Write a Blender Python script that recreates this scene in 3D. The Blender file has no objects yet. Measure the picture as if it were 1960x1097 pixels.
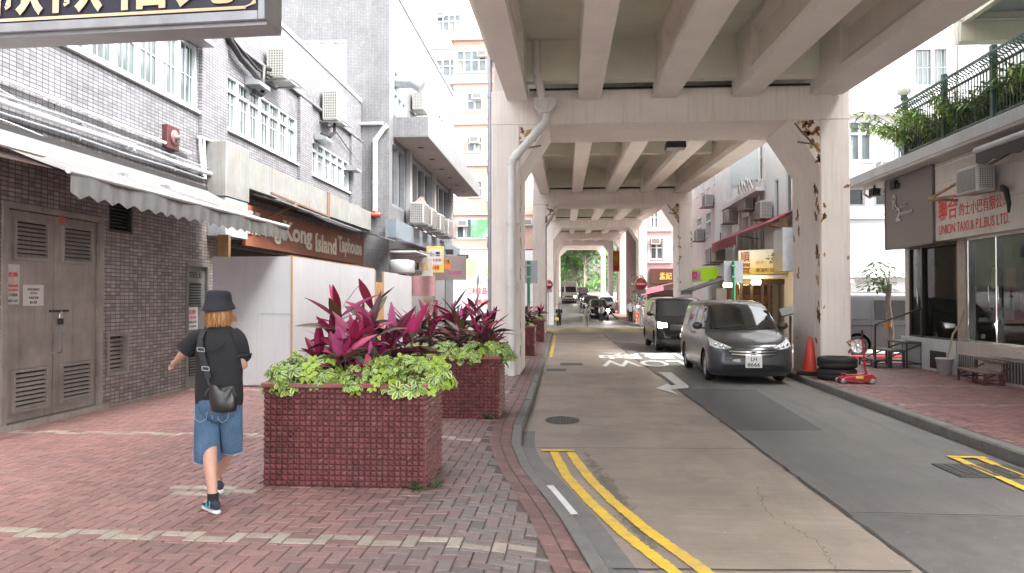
import bpy, bmesh, math, random
from mathutils import Vector, Matrix
R = math.radians
random.seed(7)
SC = bpy.context.scene
COL = SC.collection

# ------------------------------------------------------------------ camera
cam_d = bpy.data.cameras.new('camera'); cam = bpy.data.objects.new('camera', cam_d); COL.objects.link(cam)
CAM_Z = 1.75
cam_d.sensor_width = 36.0; cam_d.lens = 1450.0 / 1960.0 * 36.0
cam_d.clip_start = 0.05; cam_d.clip_end = 2000
cam.location = (0, 0, CAM_Z)
cam.rotation_euler = (math.pi / 2 + math.atan(23.5 / 1450), 0, math.atan(105 / 1450))
SC.camera = cam

# ------------------------------------------------------------------ world, sun, exposure
SUN_EL, SUN_AZ = R(56), R(108)        # azimuth clockwise from +Y
world = bpy.data.worlds.new('World'); SC.world = world; world.use_nodes = True
wn = world.node_tree; wn.nodes.clear()
sky = wn.nodes.new('ShaderNodeTexSky'); sky.sky_type = 'NISHITA'; sky.sun_disc = False
sky.sun_elevation = SUN_EL; sky.sun_rotation = SUN_AZ; sky.dust_density = 5.0; sky.air_density = 1.0; sky.ozone_density = 1.0
hs = wn.nodes.new('ShaderNodeHueSaturation'); hs.inputs['Saturation'].default_value = 0.18
bg = wn.nodes.new('ShaderNodeBackground'); bg.inputs['Strength'].default_value = 0.15
wo = wn.nodes.new('ShaderNodeOutputWorld')
wn.links.new(sky.outputs[0], hs.inputs['Color']); wn.links.new(hs.outputs[0], bg.inputs['Color']); wn.links.new(bg.outputs[0], wo.inputs[0])
sun_d = bpy.data.lights.new('sun', 'SUN'); sun_d.energy = 0.8; sun_d.angle = R(35); sun_d.color = (1.0, 0.96, 0.9)
sun = bpy.data.objects.new('sun', sun_d); COL.objects.link(sun)
sdir = Vector((math.sin(SUN_AZ) * math.cos(SUN_EL), math.cos(SUN_AZ) * math.cos(SUN_EL), math.sin(SUN_EL)))
sun.rotation_euler = sdir.to_track_quat('Z', 'Y').to_euler(); sun.location = (0, -20, 40)
SC.view_settings.view_transform = 'Standard'; SC.view_settings.look = 'None'; SC.view_settings.gamma = 1
SC.view_settings.exposure = 3.05

# ------------------------------------------------------------------ mesh builder
class MB:
    def __init__(s): s.v = []; s.f = []; s.m = []; s.c = []; s.sm = []
    def add(s, vs, fs, m=0, c=(1, 1, 1), smooth=False):
        o = len(s.v); s.v.extend([tuple(p) for p in vs])
        for f in fs:
            s.f.append(tuple(i + o for i in f)); s.m.append(m); s.c.append(c); s.sm.append(smooth)
    def box(s, x0, x1, y0, y1, z0, z1, m=0, c=(1, 1, 1), M=None):
        vs = [Vector(p) for p in ((x0, y0, z0), (x1, y0, z0), (x1, y1, z0), (x0, y1, z0), (x0, y0, z1), (x1, y0, z1), (x1, y1, z1), (x0, y1, z1))]
        if M is not None: vs = [M @ p for p in vs]
        s.add(vs, [(0, 3, 2, 1), (4, 5, 6, 7), (0, 1, 5, 4), (1, 2, 6, 5), (2, 3, 7, 6), (3, 0, 4, 7)], m, c)
        return s
    def bar(s, a, b, w, h=None, m=0, c=(1, 1, 1), up=(0, 0, 1)):
        h = h or w; a = Vector(a); b = Vector(b); d = (b - a); L = d.length; d.normalize()
        u = Vector(up)
        if abs(d.dot(u)) > .98: u = Vector((0, 1, 0))
        r = d.cross(u).normalized(); u = r.cross(d)
        M = Matrix((r, d, u)).transposed().to_4x4(); M.translation = a
        return s.box(-w / 2, w / 2, 0, L, -h / 2, h / 2, m, c, M)
    def prism(s, poly, axis, a0, a1, m=0, c=(1, 1, 1)):
        # poly in the two other axes (in order x,y,z without axis), extruded along axis
        def P(p, a):
            return {'x': (a, p[0], p[1]), 'y': (p[0], a, p[1]), 'z': (p[0], p[1], a)}[axis]
        n = len(poly); vs = [P(p, a0) for p in poly] + [P(p, a1) for p in poly]
        fs = [tuple(range(n))[::-1], tuple(range(n, 2 * n))] + [(i, (i + 1) % n, n + (i + 1) % n, n + i) for i in range(n)]
        s.add(vs, fs, m, c); return s
    def tube(s, pts, r, n=8, m=0, c=(1, 1, 1), cap=True, smooth=True):
        pts = [Vector(p) for p in pts]; rs = r if isinstance(r, (list, tuple)) else [r] * len(pts)
        vs = []; prev = None
        for i, p in enumerate(pts):
            if i == 0: d = pts[1] - p
            elif i == len(pts) - 1: d = p - pts[-2]
            else: d = (pts[i + 1] - p).normalized() + (p - pts[i - 1]).normalized()
            d = d.normalized() if d.length > 1e-9 else Vector((0, 0, 1))
            if prev is None:
                u = Vector((0, 0, 1)) if abs(d.z) < .9 else Vector((1, 0, 0))
                u = (u - d * u.dot(d)).normalized()
            else:
                u = prev - d * prev.dot(d)
                u = u.normalized() if u.length > 1e-6 else Vector((1, 0, 0))
            prev = u; w = d.cross(u)
            for k in range(n):
                a = 2 * math.pi * k / n; vs.append(p + (u * math.cos(a) + w * math.sin(a)) * rs[i])
        fs = [(i * n + k, i * n + (k + 1) % n, (i + 1) * n + (k + 1) % n, (i + 1) * n + k) for i in range(len(pts) - 1) for k in range(n)]
        s.add(vs, fs, m, c, smooth)
        if cap: 
            o = len(pts) * n
            s.add([vs[k] for k in range(n)], [tuple(range(n))[::-1]], m, c); s.add(vs[o - n:o], [tuple(range(n))], m, c)
        return s
    def loft(s, rings, m=0, c=(1, 1, 1), cap=True, smooth=True):
        n = len(rings[0]); vs = [p for r in rings for p in r]
        fs = [(i * n + k, i * n + (k + 1) % n, (i + 1) * n + (k + 1) % n, (i + 1) * n + k) for i in range(len(rings) - 1) for k in range(n)]
        if cap: fs += [tuple(range(n))[::-1], tuple(range(len(vs) - n, len(vs)))]
        s.add(vs, fs, m, c, smooth); return s
    def lathe(s, prof, loc=(0, 0, 0), n=20, axis='z', m=0, c=(1, 1, 1), smooth=True, cap=True):
        rings = []
        for r, h in prof:
            ring = []
            for k in range(n):
                a = 2 * math.pi * k / n; x, y = r * math.cos(a), r * math.sin(a)
                p = {'z': (x, y, h), 'x': (h, x, y), 'y': (x, h, y)}[axis]
                ring.append(Vector(p) + Vector(loc))
            rings.append(ring)
        return s.loft(rings, m, c, cap, smooth)
    def grid(s, fn, nu, nv, m=0, c=(1, 1, 1), smooth=True):
        vs = [fn(i / nu, j / nv) for j in range(nv + 1) for i in range(nu + 1)]
        s.add(vs, [(j * (nu + 1) + i, j * (nu + 1) + i + 1, (j + 1) * (nu + 1) + i + 1, (j + 1) * (nu + 1) + i) for j in range(nv) for i in range(nu)], m, c, smooth); return s
    def sphere(s, c0, r, n=12, m=0, c=(1, 1, 1)):
        c0 = Vector(c0); r = Vector(r) if hasattr(r, '__len__') else Vector((r, r, r)); k = n // 2
        rings = []
        for i in range(1, k):
            t = math.pi * i / k
            rings.append([c0 + Vector((r.x * math.sin(t) * math.cos(2 * math.pi * j / n), r.y * math.sin(t) * math.sin(2 * math.pi * j / n), -r.z * math.cos(t))) for j in range(n)])
        return s.loft(rings, m, c, True, True)
    def build(s, name, mats, parent=None, bevel=0, seg=1, sub=0):
        me = bpy.data.meshes.new(name)
        off = world_loc(parent) if parent is not None else Vector((0, 0, 0))
        me.from_pydata([tuple(Vector(p) - off) for p in s.v] if parent is not None and s.__dict__.get('wld', True) else s.v, [], s.f)
        if not isinstance(mats, (list, tuple)): mats = [mats]
        for mt in mats: me.materials.append(mt)
        me.polygons.foreach_set('material_index', s.m); me.polygons.foreach_set('use_smooth', s.sm)
        if any(c != (1, 1, 1) for c in s.c):
            a = me.color_attributes.new('Col', 'FLOAT_COLOR', 'CORNER'); buf = []
            for p, c in zip(me.polygons, s.c): buf.extend((c[0], c[1], c[2], 1.0) * p.loop_total)
            a.data.foreach_set('color', buf)
        me.update()
        o = bpy.data.objects.new(name, me); COL.objects.link(o)
        if parent is not None: o.parent = parent
        if bevel:
            b = o.modifiers.new('bevel', 'BEVEL'); b.width = bevel; b.segments = seg; b.limit_method = 'ANGLE'
        if sub:
            b = o.modifiers.new('subd', 'SUBSURF'); b.levels = sub; b.render_levels = sub
        return o
def LMB():      # builder whose vertices are already local to the parent
    b = MB(); b.wld = False; return b
def world_loc(o):
    p = Vector((0, 0, 0))
    while o is not None: p = p + Vector(o.location); o = o.parent
    return p
def thing(name, label, cat, loc=(0, 0, 0), group=None, rz=0):
    o = bpy.data.objects.new(name, None); COL.objects.link(o); o.location = loc; o.rotation_euler = (0, 0, rz); o.empty_display_size = .2
    o['label'] = label; o['category'] = cat
    if group: o['group'] = group
    return o
def tag(o, label, cat, group=None):
    o['label'] = label; o['category'] = cat
    if group: o['group'] = group
    return o
def struct(o, kind='structure'): o['kind'] = kind; return o
def copy_tree(o, parent=None):
    c = o.copy(); COL.objects.link(c)
    if parent is not None: c.parent = parent
    for ch in [x for x in bpy.data.objects if x.parent == o]: copy_tree(ch, c)
    return c
def text_mb(txt, org, u, v, w=None, h=None, bold=0.0, ext=.004, align='L', shear=0):
    """letters as a mesh: org = lower-left (or centre) corner, u/v = writing axes, fitted into w x h"""
    cu = bpy.data.curves.new('letters', 'FONT'); cu.body = txt; cu.size = 1; cu.extrude = 0.0; cu.offset = bold; cu.resolution_u = 3; cu.shear = shear
    ob = bpy.data.objects.new('letters', cu); COL.objects.link(ob)
    dg = bpy.context.evaluated_depsgraph_get(); me = bpy.data.meshes.new_from_object(ob.evaluated_get(dg))
    vs = [q.co.copy() for q in me.vertices]; fs = [tuple(p.vertices) for p in me.polygons]
    bpy.data.objects.remove(ob); bpy.data.meshes.remove(me); bpy.data.curves.remove(cu)
    mb = MB()
    if not vs: return mb
    x0 = min(p.x for p in vs); x1 = max(p.x for p in vs); y0 = min(p.y for p in vs); y1 = max(p.y for p in vs)
    sx = w / (x1 - x0) if w else (h / (y1 - y0)); sy = h / (y1 - y0) if h else sx
    u = Vector(u).normalized(); v = Vector(v).normalized(); nn = u.cross(v); org = Vector(org)
    ox = 0 if align == 'L' else -(x1 - x0) * sx / 2; oy = 0 if align == 'L' else -(y1 - y0) * sy / 2
    mb.add([org + u * ((p.x - x0) * sx + ox) + v * ((p.y - y0) * sy + oy) + nn * ext for p in vs], fs)
    # edge walls so that the letters have thickness
    cnt = {}
    for f in fs:
        for i in range(len(f)):
            a, b = f[i], f[(i + 1) % len(f)]; k = (min(a, b), max(a, b)); cnt.setdefault(k, []).append((a, b))
    top = list(mb.v)
    for k, l in cnt.items():
        if len(l) == 1:
            a, b = l[0]; A, B = Vector(top[a]), Vector(top[b]); mb.add([A, B, B - nn * ext, A - nn * ext], [(0, 3, 2, 1)])
    return mb
def join(*mbs):
    o = MB()
    for b in mbs:
        k = len(o.v); o.v += b.v; o.f += [tuple(i + k for i in f) for f in b.f]; o.m += b.m; o.c += b.c; o.sm += b.sm
    return o

# ------------------------------------------------------------------ materials
MATS = {}
def nodes_of(name):
    m = bpy.data.materials.new(name); m.use_nodes = True; nt = m.node_tree; nt.nodes.clear()
    out = nt.nodes.new('ShaderNodeOutputMaterial'); bs = nt.nodes.new('ShaderNodeBsdfPrincipled'); nt.links.new(bs.outputs[0], out.inputs[0])
    MATS[name] = m; return m, nt, bs, out
def N(nt, t, **kw):
    n = nt.nodes.new(t)
    for k, v in kw.items(): setattr(n, k, v)
    return n
def mixc(nt, fac, a, b, mode='MIX'):
    n = nt.nodes.new('ShaderNodeMix'); n.data_type = 'RGBA'; n.blend_type = mode
    for s, val in ((0, fac), (6, a), (7, b)):
        if hasattr(val, 'node'): nt.links.new(val, n.inputs[s])
        else: n.inputs[s].default_value = (*val, 1) if hasattr(val, '__len__') else val
    return n.outputs[2]
def ramp(nt, sock, p0, p1, c0=(0, 0, 0), c1=(1, 1, 1)):
    r = nt.nodes.new('ShaderNodeValToRGB'); e = r.color_ramp.elements
    e[0].position = p0; e[0].color = (*c0, 1); e[1].position = p1; e[1].color = (*c1, 1); nt.links.new(sock, r.inputs[0]); return r.outputs[0]
def noise(nt, vec, scale, detail=5, rough=.6):
    n = nt.nodes.new('ShaderNodeTexNoise'); n.inputs['Scale'].default_value = scale; n.inputs['Detail'].default_value = detail; n.inputs['Roughness'].default_value = rough
    nt.links.new(vec, n.inputs['Vector']); return n.outputs['Fac']
def mapping(nt, vec, sc=(1, 1, 1), rot=(0, 0, 0)):
    n = nt.nodes.new('ShaderNodeMapping'); n.inputs['Scale'].default_value = sc; n.inputs['Rotation'].default_value = rot; nt.links.new(vec, n.inputs['Vector']); return n.outputs[0]
def wall_uv(nt):
    """(along the wall, height, 0) from position and the face direction"""
    tc = N(nt, 'ShaderNodeTexCoord'); ge = N(nt, 'ShaderNodeNewGeometry')
    a = N(nt, 'ShaderNodeSeparateXYZ'); b = N(nt, 'ShaderNodeSeparateXYZ')
    nt.links.new(tc.outputs['Object'], a.inputs[0]); nt.links.new(ge.outputs['True Normal'], b.inputs[0])
    ab = N(nt, 'ShaderNodeMath', operation='ABSOLUTE'); nt.links.new(b.outputs[0], ab.inputs[0])
    gt = N(nt, 'ShaderNodeMath', operation='GREATER_THAN'); nt.links.new(ab.outputs[0], gt.inputs[0]); gt.inputs[1].default_value = .6
    mx = N(nt, 'ShaderNodeMix'); nt.links.new(gt.outputs[0], mx.inputs[0]); nt.links.new(a.outputs[0], mx.inputs[2]); nt.links.new(a.outputs[1], mx.inputs[3])
    az = N(nt, 'ShaderNodeMath', operation='ABSOLUTE'); nt.links.new(b.outputs[2], az.inputs[0])
    gz = N(nt, 'ShaderNodeMath', operation='GREATER_THAN'); nt.links.new(az.outputs[0], gz.inputs[0]); gz.inputs[1].default_value = .6
    mz = N(nt, 'ShaderNodeMix'); nt.links.new(gz.outputs[0], mz.inputs[0]); nt.links.new(a.outputs[2], mz.inputs[2]); nt.links.new(a.outputs[1], mz.inputs[3])
    c = N(nt, 'ShaderNodeCombineXYZ'); nt.links.new(mx.outputs[0], c.inputs[0]); nt.links.new(mz.outputs[0], c.inputs[1]); return c.outputs[0]
def mat(name, col, rough=.6, var=.12, scale=4.0, bump=.0, bscale=40, metal=0, streak=0, scol=None, spec=.5, coat=0, attr=False, emit=0, ecol=None, blotch=0, bcol=None, specks=0, track=0):
    if name in MATS: return MATS[name]
    m, nt, bs, out = nodes_of(name)
    tc = N(nt, 'ShaderNodeTexCoord').outputs['Object']
    base = col
    if attr:
        at = N(nt, 'ShaderNodeAttribute'); at.attribute_name = 'Col'; base = at.outputs['Color']
    f = noise(nt, tc, scale)
    dark = ramp(nt, f, .3, .7, (1 - var,) * 3, (1 + var * .6,) * 3)
    c = mixc(nt, 1.0, base, dark, 'MULTIPLY')
    if blotch:
        fb = noise(nt, tc, scale * .35, 8, .7); c = mixc(nt, ramp(nt, fb, .48, .68, (0, 0, 0), (blotch,) * 3), c, bcol)
    if track: c = mixc(nt, ramp(nt, noise(nt, mapping(nt, tc, (2.4, .16, 1)), 1.7, 7, .65), .48, .66, (0, 0, 0), (track,) * 3), c, tuple(x * .55 for x in col))
    if specks:
        sp = noise(nt, tc, 34, 2, .5); c = mixc(nt, ramp(nt, sp, .70, .73, (0, 0, 0), (.55 * specks,) * 3), c, (.42, .39, .36)); sd = noise(nt, tc, 3.1, 9, .75); c = mixc(nt, ramp(nt, sd, .55, .72, (0, 0, 0), (.5 * specks,) * 3), c, tuple(x * .55 for x in col) if not attr else (.10, .075, .07))
    if streak:
        st = noise(nt, mapping(nt, tc, (7, 7, .35)), 2.2, 6, .65)
        c = mixc(nt, ramp(nt, st, .5, .75, (0, 0, 0), (streak,) * 3), c, scol or tuple(x * .45 for x in col))
    nt.links.new(c, bs.inputs['Base Color']); bs.inputs['Metallic'].default_value = metal
    bs.inputs['Specular IOR Level'].default_value = spec; bs.inputs['Coat Weight'].default_value = coat; bs.inputs['Coat Roughness'].default_value = .04
    rr = N(nt, 'ShaderNodeMapRange'); nt.links.new(f, rr.inputs[0]); rr.inputs[3].default_value = max(0, rough - .08); rr.inputs[4].default_value = min(1, rough + .08); nt.links.new(rr.outputs[0], bs.inputs['Roughness'])
    if bump:
        b = N(nt, 'ShaderNodeBump'); b.inputs['Strength'].default_value = bump; b.inputs['Distance'].default_value = .02
        nt.links.new(noise(nt, tc, bscale, 6, .65), b.inputs['Height']); nt.links.new(b.outputs[0], bs.inputs['Normal'])
    if emit:
        bs.inputs['Emission Color'].default_value = (*(ecol or col), 1); bs.inputs['Emission Strength'].default_value = emit
    return m
def tile_mat(name, c1, c2, mortar, tw, th, ms=.006, rough=.45, offset=0.0, streak=.3, scol=(.12, .1, .09), bias=0.0, light=None):
    m, nt, bs, out = nodes_of(name); uv = wall_uv(nt)
    br = N(nt, 'ShaderNodeTexBrick'); br.offset = offset; br.squash = 1
    nt.links.new(uv, br.inputs['Vector']); br.inputs['Scale'].default_value = 1; br.inputs['Mortar Size'].default_value = ms; br.inputs['Mortar Smooth'].default_value = .15
    br.inputs['Brick Width'].default_value = tw; br.inputs['Row Height'].default_value = th; br.inputs['Bias'].default_value = bias
    br.inputs['Color1'].default_value = (*c1, 1); br.inputs['Color2'].default_value = (*c2, 1); br.inputs['Mortar'].default_value = (*mortar, 1)
    tc = N(nt, 'ShaderNodeTexCoord').outputs['Object']
    c = mixc(nt, 1, br.outputs['Color'], ramp(nt, noise(nt, tc, 1.1, 6), .3, .7, (.78, .78, .78), (1.12, 1.12, 1.12)), 'MULTIPLY')
    st = noise(nt, mapping(nt, tc, (5, 5, .4)), 1.6, 6, .7)
    c = mixc(nt, ramp(nt, st, .5, .78, (0, 0, 0), (streak,) * 3), c, scol)
    if light:
        ls = noise(nt, mapping(nt, tc, (3, 3, 2)), 2.5, 8, .75); c = mixc(nt, ramp(nt, ls, .58, .66, (0, 0, 0), (.75,) * 3), c, light)
    nt.links.new(c, bs.inputs['Base Color']); bs.inputs['Roughness'].default_value = rough
    b = N(nt, 'ShaderNodeBump'); b.inputs['Strength'].default_value = .5; b.inputs['Distance'].default_value = .01; b.invert = True
    nt.links.new(br.outputs['Fac'], b.inputs['Height']); nt.links.new(b.outputs[0], bs.inputs['Normal'])
    return m
def glass_mat(name, tint=(.9, .95, .95), clear=.75, rough=.02):
    m, nt, bs, out = nodes_of(name); nt.nodes.remove(bs)
    g = N(nt, 'ShaderNodeBsdfGlossy'); g.inputs['Roughness'].default_value = rough; t = N(nt, 'ShaderNodeBsdfTransparent'); t.inputs[0].default_value = (*[x * clear for x in tint], 1)
    fr = N(nt, 'ShaderNodeLayerWeight'); pw_ = N(nt, 'ShaderNodeMath', operation='POWER'); nt.links.new(fr.outputs['Facing'], pw_.inputs[0]); pw_.inputs[1].default_value = 5; fr = pw_; mx = N(nt, 'ShaderNodeMixShader')
    ad = N(nt, 'ShaderNodeMath', operation='ADD'); nt.links.new(fr.outputs[0], ad.inputs[0]); ad.inputs[1].default_value = .012
    nt.links.new(ad.outputs[0], mx.inputs[0]); nt.links.new(t.outputs[0], mx.inputs[1]); nt.links.new(g.outputs[0], mx.inputs[2]); nt.links.new(mx.outputs[0], out.inputs[0]); return m

M_white = mat('white_paint', (.56, .57, .58), .45, .06, 3)
M_wframe = mat('white_frame', (.50, .54, .55), .4, .05, 5)
M_board = mat('hoarding_board', (.56, .565, .59), .42, .05, 1.2, streak=.3, scol=(.36, .365, .39), blotch=.35, bcol=(.41, .42, .45))
M_dark = mat('dark_metal', (.03, .03, .032), .45, .2, 6)
M_black = mat('black', (.012, .012, .013), .6, .2, 6)
M_grey = mat('grey_metal', (.35, .36, .38), .4, .15, 5, metal=.6)
M_zinc = mat('weathered_zinc', (.235, .24, .235), .5, .2, 3, metal=.2, streak=.9, scol=(.20, .13, .06))
M_door = mat('door_paint', (.285, .25, .225), .5, .3, 2.2, streak=.45, scol=(.09, .06, .05), bump=.1, bscale=12)
M_rust = mat('rusty_steel', (.16, .085, .055), .7, .35, 6, bump=.2)
M_pipe = mat('pipe_paint', (.68, .66, .63), .4, .1, 3, streak=.3, scol=(.35, .3, .25))
M_cable = mat('black_cable', (.015, .015, .016), .5)
M_conc = mat('flyover_paint', (.80, .735, .68), .6, .07, 1.3, streak=.4, scol=(.46, .38, .33), blotch=.2, bcol=(.6, .53, .47), bump=.05, bscale=25)
M_deck = mat('deck_soffit', (.75, .755, .65), .75, .12, 1.1, blotch=.3, bcol=(.62, .66, .50), bump=.05)
M_gird = mat('girder_paint', (.80, .755, .69), .6, .07, 1.2, streak=.15, scol=(.4, .36, .3), bump=.04, bscale=25)
M_gap = mat('joint_gap', (.03, .03, .03), .9)
M_tileL = tile_mat('mauve_mosaic', (.385, .34, .325), (.195, .17, .16), (.075, .06, .057), .118, .058, .007, streak=.45, scol=(.09, .06, .055))
M_tileU = tile_mat('light_washed_mosaic', (.235, .232, .245), (.145, .142, .155), (.04, .04, .044), .118, .058, .007, streak=.25, scol=(.26, .25, .27))  # same tile as the lower wall, greyed to paint in its wash of light
M_tileB = tile_mat('pale_grey_mosaic', (.175, .175, .18), (.14, .14, .148), (.095, .095, .10), .1, .05, .006, streak=.3, scol=(.28, .27, .27), light=(.26, .26, .265))
M_peach = mat('peach_render', (.44, .30, .25), .8, .1, .6, streak=.5, scol=(.34, .2, .17), blotch=.35, bcol=(.36, .22, .18))
M_pink = mat('dusty_pink_render', (.37, .245, .245), .8, .08, .8, streak=.2)
M_wwall = mat('white_render', (.60, .595, .60), .8, .08, .5, streak=.3, scol=(.5, .48, .47))
M_oldwall = mat('old_white_render', (.58, .555, .555), .8, .15, .8, streak=.5, scol=(.34, .31, .31), blotch=.5, bcol=(.45, .41, .41))
M_glass = mat('window_glass', (.10, .12, .125), .08, .5, 1.3, spec=.9)
M_glassd = mat('dark_window_glass', (.03, .035, .035), .06, .4, 1.5, spec=.9)
M_clear = glass_mat('shop_glass')
M_curtain = mat('pale_curtain', (.26, .27, .26), .9, .3, 9)
M_asph = mat('asphalt', (.145, .135, .126), .55, .2, 1.2, bump=.45, bscale=120, blotch=.6, bcol=(.085, .08, .077), specks=.8, track=.55)
M_rough = mat('rough_asphalt', (.115, .107, .10), .7, .25, 6, bump=.5, bscale=90, blotch=.5, bcol=(.075, .07, .068), specks=.9)
M_patch = mat('fresh_asphalt', (.082, .081, .081), .68, .12, 3, bump=.3, bscale=140)
M_yel = mat('yellow_road_paint', (.66, .43, .04), .6, .14, 8, bump=.3, bscale=60, blotch=.75, bcol=(.36, .27, .12), specks=.9)
M_wline = mat('white_road_paint', (.66, .65, .63), .6, .15, 10, blotch=.5, bcol=(.36, .33, .3))
M_ybox = mat('worn_yellow_paint', (.50, .37, .16), .7, .3, 5, blotch=.6, bcol=(.3, .25, .18))
M_crack = mat('road_joint', (.035, .033, .03), .9)
M_kerb = mat('granite_kerb', (.15, .14, .13), .75, .2, 9, bump=.3, bscale=60, blotch=.4, bcol=(.22, .2, .18))
M_brick = mat('paver_brick', (1, 1, 1), .55, .2, 14, bump=.3, bscale=60, attr=True, blotch=.35, bcol=(.13, .10, .095), specks=1)
M_plant = mat('planter_tile', (.15, .04, .045), .26, .12, 7, spec=.6, bump=.04, bscale=18, blotch=.3, bcol=(.085, .04, .038), attr=True, specks=.8)
M_grout = mat('planter_grout', (.075, .026, .027), .9, .2, 8)
M_rim = mat('planter_rim', (.24, .07, .065), .35, .2, 6, blotch=.2, bcol=(.55, .5, .48))
M_soil = mat('soil', (.05, .035, .025), .95, .3, 20, bump=.6)
M_leaf = mat('leaf', (1, 1, 1), .42, .12, 30, attr=True, spec=.45)
M_stem = mat('plant_stem', (.13, .09, .06), .8, .3, 20)
M_bark = mat('bark', (.30, .26, .22), .9, .35, 12, bump=.5)
M_fence = mat('green_fence_paint', (.055, .095, .08), .4, .15, 6)
M_slab = mat('slab_edge_paint', (.42, .44, .47), .6, .12, 2, streak=.35, scol=(.28, .28, .3))
M_cream = mat('cream_paint', (.60, .57, .47), .6, .1, 2, streak=.3, scol=(.42, .36, .28))
M_skin = mat('skin', (.47, .27, .195), .5, .06, 20)
M_maroon = mat('maroon_canvas', (.26, .035, .055), .75, .15, 4)
M_canvas = mat('grey_canvas', (.11, .107, .105), .8, .12, 3, streak=.55, scol=(.07, .067, .064))
M_redp = mat('red_sign_paint', (.60, .03, .04), .4, .08, 5)
M_chrome = mat('chrome', (.75, .76, .77), .12, .05, 5, metal=1)
M_rubber = mat('tyre_rubber', (.018, .018, .018), .75, .25, 12, bump=.2, bscale=40)
M_rim2 = mat('alloy_rim', (.42, .42, .43), .35, .1, 5, metal=.25)
M_wood = mat('plywood', (.46, .28, .13), .6, .25, 3, streak=.3)
M_signbrown = mat('brown_sign_board', (.24, .085, .045), .5, .12, 2)
M_hedge = mat('hedge_leaf', (1, 1, 1), .55, .15, 8, attr=True)
# concrete lane: transverse brushing across the lane
def _lane():
    m, nt, bs, out = nodes_of('concrete_lane'); tc = N(nt, 'ShaderNodeTexCoord').outputs['Object']
    a = noise(nt, mapping(nt, tc, (.6, 14, 1)), 2.0, 5, .6); b = noise(nt, tc, .8, 7, .65); d = noise(nt, mapping(nt, tc, (2.2, .25, 1)), 1.3, 6, .6)
    c = mixc(nt, ramp(nt, a, .35, .65), (.225, .182, .148), (.28, .23, .19)); c = mixc(nt, ramp(nt, b, .42, .68, (0, 0, 0), (.8,) * 3), c, (.16, .135, .115))
    c = mixc(nt, ramp(nt, d, .5, .72, (0, 0, 0), (.65,) * 3), c, (.165, .148, .13)); e = noise(nt, tc, 46, 3, .6); c = mixc(nt, ramp(nt, e, .64, .7, (0, 0, 0), (.5,) * 3), c, (.12, .105, .09)); c = mixc(nt, ramp(nt, noise(nt, tc, 31, 2, .5), .71, .74, (0, 0, 0), (.6,) * 3), c, (.45, .41, .36))
    c = mixc(nt, ramp(nt, noise(nt, tc, 1.9, 7, .62), .57, .66, (0, 0, 0), (.45,) * 3), c, (.12, .10, .085))
    sp = N(nt, 'ShaderNodeSeparateXYZ'); nt.links.new(tc, sp.inputs[0])      # damp stain beside the yellow lines
    def mth(op, p, q): n = N(nt, 'ShaderNodeMath', operation=op); [nt.links.new(v, n.inputs[i]) if hasattr(v, 'node') else setattr(n.inputs[i], 'default_value', v) for i, v in enumerate((p, q))]; return n.outputs[0]
    ds = mth('ABSOLUTE', mth('SUBTRACT', sp.outputs[0], mth('SUBTRACT', 1.20, mth('MULTIPLY', sp.outputs[1], .115))), 0); dy = mth('ABSOLUTE', mth('SUBTRACT', sp.outputs[1], 6.7), 0)
    ms = mth('ADD', mth('ADD', mth('MULTIPLY', ds, -5.0), mth('MULTIPLY', dy, -.22)), mth('MULTIPLY', noise(nt, mapping(nt, tc, (7, 3, 1)), 2.2, 8, .7), 2.2))
    c = mixc(nt, ramp(nt, ms, .52, .80, (0, 0, 0), (.78,) * 3), c, (.075, .066, .06))
    nt.links.new(c, bs.inputs['Base Color']); rr = N(nt, 'ShaderNodeMapRange'); nt.links.new(b, rr.inputs[0]); rr.inputs[3].default_value = .38; rr.inputs[4].default_value = .62; nt.links.new(rr.outputs[0], bs.inputs['Roughness'])
    bp = N(nt, 'ShaderNodeBump'); bp.inputs['Strength'].default_value = .25; bp.inputs['Distance'].default_value = .01; nt.links.new(noise(nt, mapping(nt, tc, (1.5, 30, 1)), 3, 4), bp.inputs['Height']); nt.links.new(bp.outputs[0], bs.inputs['Normal'])
    return m
M_lane = _lane()

# ------------------------------------------------------------------ ground, road, pavements
def lerp_tab(t, x):
    if x <= t[0][0]: return t[0][1]
    for (a, b), (c, d) in zip(t, t[1:]):
        if x <= c: return b + (d - b) * (x - a) / (c - a)
    return t[-1][1]
ROADZ = [(-100, 0), (40, 0), (52, -.2), (70, -.13), (78, .2), (100, 1.27), (125, 2.5), (160, 4.0), (1000, 8.0)]
def rz(y): return lerp_tab(ROADZ, y)
def strip(name, m, fx0, fx1, ys, dz, mb=None):
    b = mb or MB()
    for y0, y1 in zip(ys, ys[1:]):
        b.add([(fx0(y0), y0, rz(y0) + dz), (fx1(y0), y0, rz(y0) + dz), (fx1(y1), y1, rz(y1) + dz), (fx0(y1), y1, rz(y1) + dz)], [(0, 1, 2, 3)])
    return struct(b.build(name, m)) if mb is None else b
YS = [-60, -20, 0, 10, 20, 30, 40, 44, 48, 52, 58, 64, 70, 74, 78, 85, 92, 100, 112, 125, 140, 160, 250, 600]
strip('ground', mat('ground_concrete', (.24, .225, .21), .8, .15, 1), lambda y: -500, lambda y: 500, YS, -.02)
strip('road', M_asph, lambda y: -1.2 if y < 38 else (-30 if y < 56 else -1.6), lambda y: 5.4 if y < 20.5 else 40 if y < 28 else 6.4, YS[1:-2], -.004)
KL = [(-20, 1.6), (3.0, .62), (4.89, .26), (5.98, .06), (7.76, -.35), (8.8, -.53), (9.85, -.58), (12.2, -.56), (37, -.69)]
def kx(y): return lerp_tab(KL, y)
KH = [(-20, .035), (8.0, .035), (9.9, .125), (100, .125)]
def kh(y): return lerp_tab(KH, y)
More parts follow.
